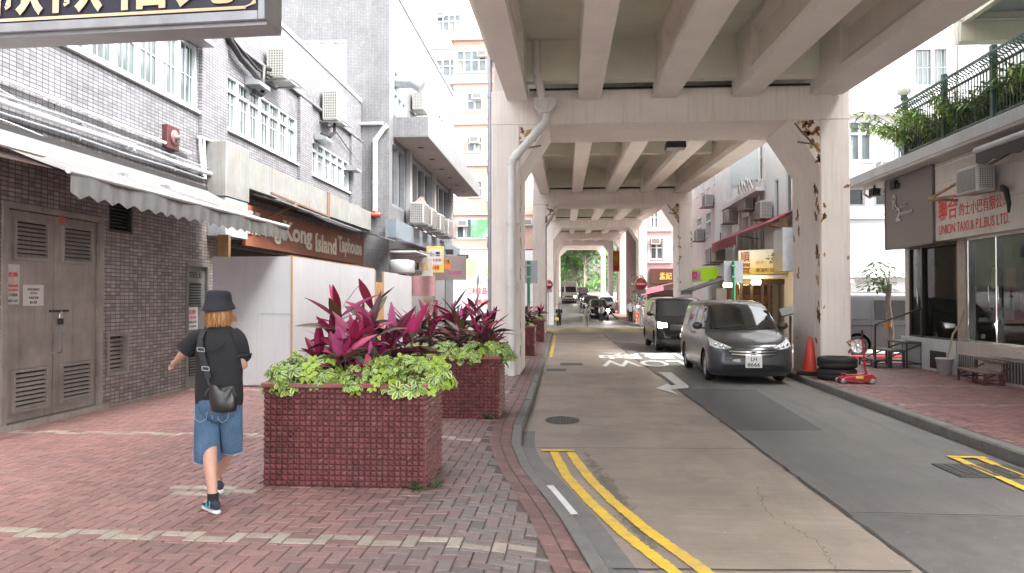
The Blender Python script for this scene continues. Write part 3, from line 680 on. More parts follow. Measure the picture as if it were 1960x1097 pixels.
def ac_unit(loc, n, label, size=(.8, .42, .66), bracket=True, fan=True, cat='air conditioner', group='air conditioners on the walls'):
    """outdoor unit: long side across n; n is the outward direction; loc = bottom centre against the wall"""
    t = thing('air_conditioner', label, cat, loc, group); n = Vector(n); u = Vector((0, 0, 1)).cross(n); L, D, H = size; o = Vector(loc)
    P = lambda a, v, d=0: o + u * a + Vector((0, 0, v)) + n * d
    b = MB(); obar(b, P, -L / 2, L / 2, 0, H, .08, .08 + D); b.build('casing', mat('ac_casing', (.42, .415, .395), .5, .1, 3, streak=.35, scol=(.4, .36, .3)), t, bevel=.015)
    b = MB(); b2 = MB(); obar(b, P, -L / 2 + .05, L / 2 - .05, .05, H - .05, .08 + D + .001, .08 + D + .006)
    for s in (-1, 1):     # end grilles
        e = s * (L / 2 + .003)
        obar(b, P, min(e, e + s * .004), max(e, e + s * .004), .06, H - .06, .12, .08 + D - .04)
        for i in range(7): d = .12 + (D - .08) * i / 6; obar(b2, P, min(e, e + s * .012), max(e, e + s * .012), .05, H - .05, d - .007, d + .007)
        for i in range(11): z = .06 + (H - .12) * i / 10; obar(b2, P, min(e, e + s * .014), max(e, e + s * .014), z - .007, z + .007, .11, .05 + D)
    for i in range(14): z = .07 + (H - .14) * i / 13; obar(b2, P, -L / 2 + .05, L / 2 - .05, z - .005, z + .005, .08 + D + .006, .08 + D + .014)
    b.build('coil', mat('ac_coil', (.16, .155, .15), .7, .3, 20), t); b2.build('grille', MATS['ac_casing'], t)
    if bracket:
        b = MB()
        for s in (-1, 1):
            a = s * L * .38; b.bar(P(a, -.03, 0), P(a, -.03, D + .25), .035, .035); b.bar(P(a, .42, .02), P(a, -.03, D + .2), .02, .02)
        b.bar(P(-L * .55, -.03, D + .24), P(L * .55, -.03, D + .24), .03, .03); b.bar(P(-L * .55, -.03, .03), P(L * .55, -.03, .03), .03, .03)
        b.build('bracket', M_grey if n.x > 0 else M_rust, t)
    return t

# ------------------------------------------------------------------ left mosaic building
WX = -6.85; LU, LN = (0, 1, 0), (1, 0, 0)
t = thing('mosaic_building', 'low left building of mauve mosaic tiles, light-washed grey above, with metal plant-room doors', 'building', (WX, 10, 0))
LO = (WX, 0, 0)
wins = [(5.6, 8.3, 5.25, 6.42), (8.55, 13.55, 5.25, 6.42), (14.75, 18.75, 5.2, 6.32), (19.8, 23.4, 5.12, 6.05)]
doorH = (8.72, 10.72, .13, 2.95); v1h = (10.87, 11.5, 2.76, 3.28); v2h = (10.86, 11.4, .6, 1.22); d2h = (13.2, 14.05, .14, 2.42); pubh = (14.6, 24.0, .14, 2.8)
b = MB(); facade(b, LO, LU, LN, -3, 24.78, 0, 3.92, [doorH, v1h, v2h, d2h, pubh], .12); b.build('lower_wall', M_tileL, t)
b = MB(); facade(b, LO, LU, LN, -3, 24.78, 3.92, 8.3, wins, .12); b.add([(WX, 24.78, 0), (-15, 24.78, 0), (-15, 24.78, 8.3), (WX, 24.78, 8.3)], [(0, 1, 2, 3)]); b.build('upper_wall', M_tileU, t)
for (ya, yb_) in ((8.32, 8.52), (13.62, 14.68), (18.82, 19.74), (23.46, 24.78)): MB().box(WX, WX + .07, ya, yb_, 4.75, 6.95).build('pilaster', M_tileU, t)
b = MB(); b.box(WX, WX + .09, -3, 24.78, 6.95, 7.02); b.build('string_course', M_tileU, t)
b = MB(); b.box(-15, WX + .03, -3, 24.8, 8.3, 8.42); b.build('parapet', M_slab, t)
b = MB(); b.box(-15, WX - .4, -3, 24.7, 0, 8.29); b.build('core', M_dark, t)
for i, h in enumerate(wins): 
    window(t, LO, LU, LN, h, cols=[5, 8, 7, 6][i], transom=0 if i < 2 else .72, fw=.055, rec=.09, grille=1, cur=.3, sill=.06, seed=i)
# plant room double door
d = MB()
f = lambda a, v, dd=0: Vector((WX + dd, a, v))
obar(d, f, 8.72, 8.80, .13, 2.95, -.1, .03); obar(d, f, 10.64, 10.72, .13, 2.95, -.1, .03); obar(d, f, 8.80, 10.64, 2.87, 2.95, -.1, .03); obar(d, f, 8.5, 10.9, .04, .2, -.1, .05)
fr = d.build('door_frame', M_door, t)
for (a0, a1, hs) in ((8.81, 9.70, -1), (9.715, 10.63, 1)):
    d = MB(); obar(d, f, a0, a1, .21, 2.86, -.075, -.03)
    for hz in (.55, 1.55, 2.5): 
        hy = a0 if hs < 0 else a1; d.tube([(WX - .015, hy, hz - .07), (WX - .015, hy, hz + .07)], .02, 8)
    leaf = d.build('door', M_door, t, bevel=.004)
    for (z0, z1) in ((.32, .86), (2.24, 2.76)):
        l = MB(); la, lb = a0 + .13, a1 - .13
        for (p, q, r, s) in ((la, lb, z0, z0 + .035), (la, lb, z1 - .035, z1), (la, la + .03, z0 + .035, z1 - .035), (lb - .03, lb, z0 + .035, z1 - .035)): obar(l, f, p, q, r, s, -.03, .012)
        for i in range(8):
            z = z0 + .045 + (z1 - z0 - .08) * i / 8
            l.add([f(la + .03, z, .008), f(lb - .03, z, .008), f(lb - .03, z + .032, -.016), f(la + .03, z + .032, -.016), f(la + .03, z - .006, .006), f(lb - .03, z - .006, .006), f(lb - .03, z + .026, -.018), f(la + .03, z + .026, -.018)], [(0, 1, 2, 3), (4, 5, 1, 0), (7, 6, 5, 4)])
        l.build('louvre', M_door, leaf)
        l = MB(); obar(l, f, la + .03, lb - .03, z0 + .03, z1 - .03, -.0295, -.027); l.build('louvre_gap', M_black, leaf)
    h = MB(); hy = a1 - .07 if hs < 0 else a0 + .09
    h.tube([f(hy, 1.02, -.03), f(hy, 1.02, .03), f(hy, 1.30, .03), f(hy, 1.30, -.03)], .011, 8); h.build('handle', M_grey, leaf)
h = MB(); h.bar(f(9.62, 1.585, -.02), f(9.86, 1.585, -.02), .03, .03); h.bar(f(9.9, 1.585, -.02), f(9.98, 1.585, -.02), .05, .03); h.build('bolt', M_dark, fr)
pt = thing('padlock', 'small padlock hanging from the bolt of the metal double door', 'padlock', f(9.79, 1.44, .02))
b = MB(); b.tube([f(9.765, 1.48, .02), f(9.765, 1.54, .02), f(9.78, 1.575, .02), f(9.80, 1.575, .02), f(9.815, 1.54, .02), f(9.815, 1.48, .02)], .007, 6); b.build('shackle', M_chrome, pt)
b = MB(); obar(b, f, 9.75, 9.83, 1.40, 1.485, .0, .035); b.build('lock_body', M_black, pt, bevel=.006)
# wall vents
for (h, wide) in ((v1h, 0), (v2h, 1)):
    l = MB(); a0, a1, z0, z1 = h
    for (p, q, r, s) in ((a0, a1, z0, z0 + .04), (a0, a1, z1 - .04, z1), (a0, a0 + .04, z0 + .04, z1 - .04), (a1 - .04, a1, z0 + .04, z1 - .04)): obar(l, f, p, q, r, s, -.1, .02 * wide)
    for i in range(8):
        z = z0 + .05 + (z1 - z0 - .1) * i / 8
        l.add([f(a0 + .04, z, -.03), f(a1 - .04, z, -.03), f(a1 - .04, z + .035, -.06), f(a0 + .04, z + .035, -.06), f(a0 + .04, z - .008, -.033), f(a1 - .04, z - .008, -.033)], [(0, 1, 2, 3), (4, 5, 1, 0)])
    l.add([f(a0, z0, -.105), f(a1, z0, -.105), f(a1, z1, -.105), f(a0, z1, -.105)], [(0, 1, 2, 3)], 1)
    l.build('wall_vent', [M_door if wide else M_dark, M_black], t)
# narrow metal door
d = MB(); obar(d, f, 13.2, 13.27, .14, 2.42, -.1, .02); obar(d, f, 13.98, 14.05, .14, 2.42, -.1, .02); obar(d, f, 13.27, 13.98, 2.35, 2.42, -.1, .02); obar(d, f, 13.27, 13.98, .14, 2.35, -.08, -.04)
nd = d.build('narrow_door', mat('narrow_door_paint', (.21, .20, .185), .55, .25, 3, streak=.3), t)
for (z0, z1) in ((1.62, 2.02), (.35, .75)):
    d = MB()
    for i in range(8): z = z0 + (z1 - z0) * i / 8; obar(d, f, 13.42, 13.82, z, z + .025, -.04, -.025)
    obar(d, f, 13.40, 13.84, z0 - .02, z1 + .02, -.0398, -.037, 1)
    d.build('louvre', [MATS['narrow_door_paint'], M_black], nd)
d = MB(); d.tube([f(13.36, 1.0, -.04), f(13.36, 1.0, .01), f(13.36, 1.16, .01), f(13.36, 1.16, -.04)], .01, 6); d.build('handle', M_grey, nd)
b = text_mb('TELE', (WX - .036, 13.36, 2.14), LU, (0, 0, 1), .5, .1); b.build('door_lettering', M_dark, nd)
d = MB(); obar(d, f, 14.6, 24.0, .14, 2.8, -.12, -.1); d.build('pub_front', M_black, t)
# plinth line
b = MB(); obar(b, f, -3, 8.5, .0, .16, 0, .03); obar(b, f, 10.9, 13.2, .0, .15, 0, .025); b.build('skirting', M_door, t)

# notices on the doors
def plate(name, label, cat, org, u, v, w, h, col, lines, th=.004, group=None, edge=None):
    """flat sign: lines=[(text, x, y, w, h, material, bold)] in fractions of the plate"""
    org, u, v = Vector(org), Vector(u), Vector(v); n = u.cross(v)
    t = thing(name, label, cat, org, group)
    P = lambda a, q, d=0: org + u * a + v * q + n * d
    b = MB(); obar(b, P, 0, w, 0, h, 0, th); b.build('board', col, t)
    if edge:
        b = MB(); e = edge[1]
        obar(b, P, -e, w + e, -e, 0, -.002, th + .006); obar(b, P, -e, w + e, h, h + e, -.002, th + .006); obar(b, P, -e, 0, 0, h, -.002, th + .006); obar(b, P, w, w + e, 0, h, -.002, th + .006); b.build('frame', edge[0], t)
    for (tx, x, y, tw, tth, m, bold) in lines:
        if tx is None:
            b = MB(); obar(b, P, x * w, (x + tw) * w, y * h, (y + tth) * h, th, th + .0015); b.build('panel', m, t)
        else: text_mb(tx, P(x * w, y * h, th), u, v, tw * w, tth * h if tth else None, bold, .0025).build('lettering', m, t)
    return t
M_ink = mat('black_ink', (.02, .02, .02), .6); M_redink = mat('red_ink', (.62, .03, .03), .5); M_plate = mat('pale_plate', (.45, .44, .42), .4, .12, 6)
plate('warning_notice', 'tall danger notice with red writing and warning triangle on the left door leaf', 'notice', (WX - .029, 8.845, 1.68), LU, (0, 0, 1), .22, .5, M_plate,
      [('危險', .12, .68, .76, .13, M_redink, .02), ('▲', .38, .52, .24, .13, mat('warn_yellow', (.7, .4, .03), .5), 0), ('DANGER', .1, .43, .8, .07, M_redink, .03), ('ELECTRICITY', .1, .33, .8, .06, M_redink, .02), ('不可擅進', .16, .2, .68, .07, M_ink, .01), ('KEEP OUT', .12, .06, .76, .06, M_ink, .01)])
plate('room_notice', 'small pale landscape notice with dark writing on the left door leaf', 'notice', (WX - .029, 9.13, 1.66), LU, (0, 0, 1), .38, .27, mat('pale_notice', (.56, .53, .5), .5, .08, 5),
      [('METER SERVICES', .22, .72, .56, .12, M_ink, .0), ('SYSTEM', .34, .55, .32, .1, M_ink, 0), ('水錶房重地', .27, .32, .46, .13, M_ink, 0), ('閒人免進', .33, .1, .34, .13, M_ink, 0)])
plate('door_tag', 'tiny red paper tag near the top of the metal double door', 'tag', (WX - .029, 9.79, 2.78), LU, (0, 0, 1), .12, .14, mat('red_tag', (.55, .14, .12), .6), [('*', .3, .35, .4, .3, M_redink, 0)])
plate('paper_notice', 'white paper notice with red heading on the narrow metal door', 'notice', (WX - .038, 13.29, 1.18), LU, (0, 0, 1), .42, .42, mat('white_paper', (.72, .71, .69), .7, .04, 4),
      [('注意!', .18, .68, .64, .2, M_redink, .02), ('不准停放', .15, .46, .7, .15, M_redink, 0), ('違者必究', .1, .27, .8, .13, M_ink, .01), ('NO PARKING', .1, .1, .8, .1, M_ink, 0)])

# conduits along the wall
rdc = random.Random(21)
for (z, r, d0, ya, yb_, m, lab) in ((4.40, .026, .06, 1, 13.2, M_pipe, 'thin upper conduit'), (4.22, .018, .05, 1, 13.9, M_grey, 'thin grey conduit'), (4.12, .04, .09, 1, 15.6, M_white, 'thick white pipe'), (3.99, .022, .06, 1, 13.8, M_grey, 'lowest grey conduit')):
    b = MB(); pts = [(WX + d0, ya + (yb_ - ya) * i / 10, z + (rdc.uniform(-.012, .012))) for i in range(11)]; b.tube(pts, r, 8)
    for i in range(1, 10, 2): b.tube([Vector(pts[i]) + Vector((0, -.05, 0)), Vector(pts[i]) + Vector((0, .05, 0))], r * 1.35, 8); b.box(WX, WX + d0 + r, pts[i][1] + .1, pts[i][1] + .13, z - r * 1.3, z + r * 1.3)
    tag(b.build('wall_pipe', m), lab + ' running along the tiled wall above the awning', 'pipe', 'pipes along the tiled wall')
for i, (pts, lab) in enumerate((([(WX + .03, 8.5 + k * .5, 4.30 - .1 * abs(math.sin(k * .9)) - .01 * k) for k in range(12)], 'white cable sagging along the tiled wall above the pipes'), ([(WX + .12, 8 + k * .55, 3.9 - .035 * k + .03 * math.sin(k)) for k in range(11)], 'white cable drooping just above the awning'))):
    b = MB(); b.tube(pts, .009, 5); tag(b.build('cable', M_white), lab, 'cable')
b = MB(); b.tube([(WX + .06, 13.55, 4.75), (WX + .06, 13.62, 4.35), (WX + .08, 13.66, 4.05)], .03, 8); b.tube([(WX + .06, 13.7, 4.75), (WX + .06, 13.75, 4.35), (WX + .08, 13.72, 4.0)], .03, 8); b.tube([(WX + .06, 13.5, 4.75), (WX + .06, 14.3, 4.78)], .03, 8)
tag(b.build('wall_pipe', M_white), 'pair of white conduits bending down beside the metal duct corner', 'pipe', 'pipes along the tiled wall')
bt = thing('alarm_bell', 'dark red fire alarm box with bell on the tiled wall', 'alarm', (WX, 12.55, 4.5))
b = MB(); obar(b, f, 12.35, 12.75, 4.32, 4.72, 0, .1); b.build('back_box', mat('alarm_maroon', (.07, .018, .02), .45), bt, bevel=.01)
b = MB(); b.lathe([(.13, .1), (.13, .12), (.10, .13), (.05, .14), (.045, .19), (.02, .2)], (WX, 12.57, 4.53), 16, 'x'); b.build('bell', mat('alarm_pink', (.16, .09, .09), .4), bt)
# window hoods
for i, (a, z, lab) in enumerate(((13.3, 6.42, 'small metal exhaust hood at the right end of the first window row'), (15.9, 6.32, 'small metal exhaust hood over the middle window row'), (20.35, 6.08, 'small metal exhaust hood at the left of the far window row'), (23.35, 5.75, 'small metal exhaust hood at the right end of the far window row'))):
    b = MB(); s = .28
    b.prism([(WX, z), (WX + .34, z - .12), (WX + .34, z - .2), (WX + .02, z - .2)], 'y', a - s, a + s); b.v = [(x, y, zz + .2) for x, y, zz in b.v]
    o = tag(b.build('exhaust_hood', M_grey), lab, 'exhaust hood', 'exhaust hoods over the windows')
ac_unit((WX, 17.0, 6.74), LN, 'nearest air conditioner on a bracket high on the upper tiled wall', (.8, .44, .7))
ac_unit((WX, 20.95, 6.72), LN, 'second air conditioner on a bracket high on the upper tiled wall', (.85, .44, .85))
b = MB(); b.tube([(WX + .1, 14.3, 7.3), (WX + .12, 14.6, 6.95), (WX + .14, 15.1, 6.72), (WX + .14, 15.7, 6.62), (WX + .16, 16.1, 6.5), (WX + .2, 16.3, 6.35), (WX + .16, 16.1, 6.22), (WX + .14, 15.8, 6.22)], .06, 8); b.tube([(WX + .18, 16.15, 6.3), (WX + .2, 16.15, 6.85), (WX + .2, 16.5, 6.9)], .055, 8); b.tube([(WX + .1, 14.0, 7.5), (WX + .13, 14.7, 7.0), (WX + .16, 15.9, 6.72), (WX + .2, 16.6, 6.76)], .03, 6)
tag(b.build('cable_loop', M_cable), 'thick black hose looping from the first air conditioner along the wall', 'hose')
b = MB(); b.tube([(WX + .3, 20.95, 6.72), (WX + .3, 20.95, 6.45), (WX + .2, 20.8, 6.3), (WX + .1, 20.4, 6.3)], .045, 8); b.tube([(WX + .1, 21.4, 6.72), (WX + .06, 23.2, 6.4), (WX + .06, 24.3, 6.2), (WX + .04, 24.6, 5.6)], .015, 6)
tag(b.build('cable_loop', M_cable), 'black hose hanging under the second air conditioner', 'hose')

# awning over the plant-room doors
t = thing('retractable_awning', 'grey canvas retractable awning with scalloped valance over the metal doors', 'awning', (WX, 10.6, 3.7))
AX0, AX1, AZ0, AZ1, AY0, AY1 = WX + .12, -5.2, 3.78, 3.08, 5.2, 13.72
AYF = 7.54
b = MB(); b.grid(lambda u, v: Vector((AX0 + (AX1 - AX0) * v, AYF + (AY1 - AYF) * u, AZ0 + (AZ1 - AZ0) * v - .05 * math.sin(math.pi * v) - .006 * math.sin(u * 70) * v)), 48, 10)
b.grid(lambda u, v: Vector((AX0 + (AX1 - AX0) * v, AYF + (AY1 - AYF) * u, AZ0 + (AZ1 - AZ0) * v - .05 * math.sin(math.pi * v) - .02)), 24, 10)
b.build('canvas', M_canvas, t)
b = MB(); nsc = 21
def val(u, v):
    s = u * nsc; ph = s - math.floor(s); dz = .2 + .055 * abs(math.sin(math.pi * s))
    return Vector((AX1 + .03 + .018 * math.sin(u * nsc * 2 * math.pi) * v + .012 * math.sin(u * 31), AYF + (AY1 - AYF) * u, AZ1 - .015 - dz * v))
b.grid(val, nsc * 8, 4); b.build('valance', M_canvas, t)
b = MB(); b.tube([(AX1 + .02, AYF - .02, AZ1 + .01), (AX1 + .02, AY1 + .02, AZ1 + .01)], .034, 10); b.build('front_bar', M_white, t)
b = MB(); b.box(WX, WX + .14, 1.0, AY1, AZ0 - .1, AZ0 + .06); b.build('cassette', M_dark, t)
for (a, dy) in ((8.7, 1.3), (12.4, -1.3)):
    b = MB(); el = (WX + .75, a + dy, 3.42); b.bar((WX + .1, a, 3.66), el, .05, .05); b.bar(el, (AX1, a + .1, 3.06), .045, .045); b.box(el[0] - .05, el[0] + .05, el[1] - .05, el[1] + .05, 3.36, 3.48); b.build('folding_arm', M_grey, t)
b = MB(); b.bar((WX + .12, 3, 3.62), (-5.35, 7.4, 3.24), .09, .07); b.bar((WX + .1, 5.0, 3.45), (-5.8, 7.2, 3.36), .05, .05); b.tube([(WX + .3, 4.2, 3.36), (-6.0, 8.4, 3.3)], .03, 8)
tag(b.build('awning_arm', M_pipe), 'pale folded arm of the next awning at the left edge above the doors', 'awning arm')

# metal duct corner, zinc fascia and pub sign
t = thing('zinc_fascia', 'long rust-streaked zinc fascia above the pub sign with a boxed duct corner', 'fascia', (-6.45, 19, 4.3))
b = MB(); b.box(WX + .005, -6.45, 13.92, 14.98, 3.7, 4.76); b.build('duct_corner', M_zinc, t, bevel=.012)
b = MB(); b.box(WX + .01, -6.47, 13.96, 14.95, 2.95, 3.70); b.build('lower_casing', mat('blue_grey_panel', (.37, .41, .45), .5, .12, 3, streak=.3), t, bevel=.008)
for i in range(8):
    a = 14.99 + i * 1.21; b = MB(); b.box(-6.55, -6.46, a, a + 1.2, 4.0, 4.62 - .0 * i); b.build('zinc_panel', M_zinc, t, bevel=.006)
b = MB(); b.box(-6.5, -6.44, 20.0, 20.22, 3.9, 4.63); b.bar((-6.44, 20.1, 3.98), (-6.0, 15.0, 3.9), .04, .04); b.bar((-6.44, 15.6, 3.4), (-5.95, 16.4, 3.86), .05, .05); b.build('rusty_strut', M_rust, t)
b = MB(); b.box(WX, -6.55, 14.99, 24.7, 3.92, 4.0); b.build('soffit_board', M_dark, t)
t = thing('pub_canopy', 'dark thin sheet canopy sloping out above the brown pub sign', 'canopy', (-6.2, 19, 3.75))
for i, (a, c, zo, xo) in enumerate(((15.2, 17.6, 3.78, -5.95), (17.62, 20.6, 3.62, -5.72), (20.62, 24.2, 3.64, -5.6))):
    b = MB(); b.add([(-6.46, a, 3.93), (-6.46, c, 3.93), (xo, c, zo - .02), (xo, a, zo), (-6.46, a, 3.90), (-6.46, c, 3.90), (xo, c, zo - .05), (xo, a, zo - .03)], [(0, 1, 2, 3), (7, 6, 5, 4), (0, 3, 7, 4), (3, 2, 6, 7), (2, 1, 5, 6)]); b.build('canopy_sheet', M_dark, t)
b = MB(); b.bar((-5.97, 15.2, 3.8), (-5.72, 20.6, 3.63), .05, .03); b.bar((-5.72, 20.6, 3.63), (-5.58, 24.2, 3.63), .05, .03); b.bar((-6.4, 17.6, 3.86), (-5.72, 17.7, 3.68), .03, .03); b.build('edge_trim', M_grey, t)
for i in range(4): b = MB(); b.tube([(-6.3 + .1 * i, 15.3 + .4 * i, 3.88 - .03 * i), (-6.1 + .08 * i, 19, 3.80 - .03 * i), (-6.0 + .06 * i, 23 - i, 3.74 - .02 * i)], .012, 5); b.build('loose_wire', M_pipe if i % 2 else M_dark, t)
t = thing('pub_sign', 'brown pub sign board with cream serif letters Hong Kong Island Taphouse', 'shop sign', (-6.55, 19, 3.2))
b = MB(); b.box(-6.62, -6.52, 14.99, 23.95, 2.83, 3.68); b.build('sign_board', M_signbrown, t, bevel=.01)
M_cream2 = mat('cream_letter', (.62, .56, .48), .5, .08, 4)
def slab_text(mb, P0, u, v, txt, w, h):
    return text_mb(txt, P0, u, v, w, h, .028, .03)
for (tx, a, w) in (('Hong', 15.1, 1.75), ('Kong', 17.0, 1.95), ('Island', 19.2, 1.8), ('Taphouse', 21.15, 2.5)):
    m1 = text_mb(tx, (-6.518, a, 2.98), LU, (0, 0, 1), w, .58 if tx != 'Island' else .47, .036, .02)
    # slab serifs under and over the stems
    m1.build('lettering', M_cream2, t)
    cx = a
    s = MB()
    stems = {'Hong': (0, .21), 'Kong': (0,), 'Island': (.02,), 'Taphouse': (.105,)}[tx]
    zb = 3.105 if tx != 'Island' else 2.985
    for st in stems: s.box(-6.517, -6.489, a + st * w - .03, a + st * w + .16, zb - .012, zb + .035)
    for st in stems:
        if tx != 'Taphouse': s.box(-6.517, -6.489, a + st * w - .03, a + st * w + .16, 3.515, 3.56) if tx != 'Island' else s.box(-6.517, -6.489, a + st * w - .03, a + st * w + .16, 3.41, 3.455)
    s.build('lettering', M_cream2, t)
# white hoarding in front of the pub
t = thing('site_hoarding', 'tall plain white hoarding wrapped round the pub front behind the walker', 'hoarding', (-5.8, 16, .12))
b = MB(); b.box(-6.55, -5.06, 13.6, 13.65, .16, 2.53); b.build('front_panel', M_board, t)
b = MB()
for k in range(12):
    pass
pts = []
for (cx_, cz, a0) in ((-5.12, 1.42, 0), (-5.62, 1.42, 90), (-5.62, .22, 180), (-5.12, .22, 270)):
    for k in range(5): a = R(a0 + k * 22.5); pts.append((cx_ + .06 * math.cos(a), 13.597, cz + .06 * math.sin(a)))
b.tube(pts + [pts[0]], .004, 4); b.build('hatch_line', mat('pale_line', (.5, .5, .53), .6), t)
b = MB(); b.box(-5.10, -5.05, 13.655, 16.6, .16, 2.53); b.box(-5.10, -5.05, 16.61, 19.65, .16, 2.53); b.build('side_panel', M_board, t)
b = MB(); b.box(-5.10, -5.05, 20.62, 22.4, .16, 2.5); b.box(-5.10, -5.05, 22.41, 24.4, .16, 2.48); b.build('side_panel', M_board, t)
b = MB(); b.box(-5.11, -5.07, 19.68, 20.6, .16, 2.2); b.box(-5.07, -5.035, 19.66, 19.72, .14, 2.5); b.box(-5.07, -5.035, 20.55, 20.61, .14, 2.5); b.box(-5.13, -5.06, 13.6, 19.66, 2.535, 2.55); b.box(-5.058, -5.046, 13.585, 13.66, .14, 2.55); b.build('timber', M_wood, t)
b = MB(); b.box(-6.5, -6.3, 13.7, 13.8, 2.3, 2.95); b.build('timber_post', M_wood, t)

# ------------------------------------------------------------------ grey corner building with the cantilevered slab
BX, BY = -5.9, 24.8
t = thing('corner_building', 'pale grey tiled corner building with a deep cantilevered slab and glazed first floor', 'building', (BX, 32, 0))
fw = [(-8.85, -7.35, 7.3, 10.45)]; sw = [(25.5, 27.5, 8.1, 9.7), (25.2, 27.3, 4.9, 7.1), (28.2, 32.6, 4.9, 7.1), (33.2, 37.5, 4.9, 7.1)]; sw2 = [(30.5, 32.2, 8.6, 10.2), (34.5, 36.0, 8.8, 10.4)]
b = MB(); facade(b, (0, BY, 0), (1, 0, 0), (0, -1, 0), -16, BX, 0, 12.3, fw, .15); facade(b, (BX, 0, 0), LU, LN, BY, 39.1, 0, 12.3, sw + sw2, .2)
b.add([(BX, 39.1, 0), (-16, 39.1, 0), (-16, 39.1, 12.3), (BX, 39.1, 12.3)], [(0, 1, 2, 3)]); b.build('wall', M_tileB, t)
b = MB(); b.box(-16, BX + .05, BY - .05, 39.2, 12.3, 12.45); b.build('roof', M_slab, t)
b = MB(); b.box(-16, BX - .5, BY + .3, 38.9, 0, 12.28); b.build('core', M_black, t)
window(t, (0, BY, 0), (1, 0, 0), (0, -1, 0), fw[0], 3, .55, .07, .12, fm=mat('pale_blue_frame', (.5, .55, .62), .5), gm=mat('tan_blind', (.46, .43, .37), .4, .2, 2), sill=0)
window(t, (BX, 0, 0), LU, LN, sw[0], 3, .5, .07, .12, gm=M_glass)
for h in sw[1:]: window(t, (BX, 0, 0), LU, LN, h, 3 if h[1] - h[0] > 3 else 2, 0, .09, .18, fm=M_grey, gm=M_glassd, sill=0, cur=.35, seed=int(h[0]))
for h in sw2: window(t, (BX, 0, 0), LU, LN, h, 2, .6, .07, .12, gm=M_glass)
b = MB(); b.box(BX, -4.7, 25.4, 40.6, 7.27, 7.95); b.build('cantilever_slab', M_tileB, t)
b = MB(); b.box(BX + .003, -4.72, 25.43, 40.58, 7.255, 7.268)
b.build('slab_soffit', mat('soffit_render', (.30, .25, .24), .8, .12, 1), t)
for k in range(6): y = 27.2 + 2.3 * k; MB().lathe([(.12, 7.245), (.13, 7.256)], (-5.3, y, 0), 12).build('downlight', M_black, t)
for y in (27.55, 32.75, 37.62): MB().box(BX, BX + .14, y, y + .38, 4.4, 7.25).build('mullion_pier', mat('grey_pier', (.36, .35, .35), .6, .1, 2, streak=.3), t)
b = MB(); b.prism([(28.0, 4.3), (33.3, 4.3), (33.3, 4.95), (30.0, 5.85), (28.0, 5.15)], 'x', BX + .02, BX + .16); b.box(BX + .15, BX + .17, 30.1, 30.35, 5.0, 5.5, 1); b.build('gable_panel', [mat('brown_render', (.36, .27, .25), .7, .12, 2, streak=.3), M_black], t)
b = MB(); b.box(BX, BX + .35, BY - .5, 39.1, 3.75, 4.35); b.build('fascia', mat('slate_fascia', (.17, .20, .23), .5, .15, 2, streak=.3), t)
b = MB()
for y0, y1, m in ((25.2, 27.8, 0), (28.0, 30.5, 1), (30.7, 33.4, 0), (33.6, 36.2, 1), (36.4, 38.9, 0)): b.box(BX, BX + .03, y0, y1, .15, 3.0, m)
b.build('shopfront', [M_glassd, mat('roller_shutter', (.34, .35, .37), .4, .1, 3, metal=.4)], t)
# pipes, ducts and air conditioners of the corner building
b = MB(); b.tube([(-8.9, BY - .06, 7.58), (-6.1, BY - .06, 7.58)], .055, 8); tag(b.build('wall_pipe', M_white), 'white horizontal pipe across the front of the grey corner building', 'pipe', 'pipes on the corner building')
b = MB(); b.tube([(-5.92, BY - .1, 7.5), (-6.05, BY - .1, 7.4), (-6.32, BY - .1, 7.05), (-6.35, BY - .1, 6.95), (-6.35, BY - .1, 4.85), (-6.35, BY - .1, 4.65)], .085, 10)
for z in (7.0, 5.6): b.tube([(-6.35, BY - .1, z - .06), (-6.35, BY - .1, z + .06)], .1, 10)
tag(b.build('wall_pipe', M_white), 'white cranked downpipe at the corner of the grey tiled building', 'pipe', 'pipes on the corner building')
b = MB(); b.tube([(-7.4, BY - .08, 4.52), (-6.45, BY - .08, 4.52)], .06, 8); tag(b.build('wall_pipe', M_white), 'short white horizontal pipe ending at the red valve', 'pipe', 'pipes on the corner building')
b = MB(); b.sphere((-6.35, BY - .1, 4.54), (.13, .1, .1), 10); b.lathe([(.05, -.2), (.08, -.16), (.08, .16), (.05, .2)], (-6.35, BY - .12, 4.54), 10, 'x'); tag(b.build('fire_valve', mat('valve_red', (.5, .08, .06), .4)), 'red fire valve on the pipe at the grey building corner', 'valve')
b = MB(); b.tube([(BX - .1, 26.1, 9.35), (BX + .5, 26.1, 9.35), (BX + .85, 26.1, 9.15)], .22, 12); tag(b.build('exhaust_duct', M_grey), 'round metal exhaust duct poking from the window of the grey corner building', 'duct')
ac_unit((BX, 28.6, 8.9), LN, 'upper air conditioner beside the duct on the grey corner building', (.9, .45, .7), group='air conditioners on the corner building')
ac_unit((BX, 29.2, 8.0), LN, 'air conditioner standing on the cantilevered slab by its near end', (.9, .45, .75), False, group='air conditioners on the corner building')
ac_unit((BX + .15, 36.2, 8.0), LN, 'air conditioner standing on the cantilevered slab towards its far end', (1.0, .5, .85), False, group='air conditioners on the corner building')
for i, y in enumerate((27.6, 29.3, 31.3, 33.4)):
    ac_unit((BX + .16, y, 4.5), LN, ['first', 'second', 'third', 'fourth'][i] + ' air conditioner of the row above the shop signs on the left', (1.15, .5, .75), group='air conditioners above the shop signs')
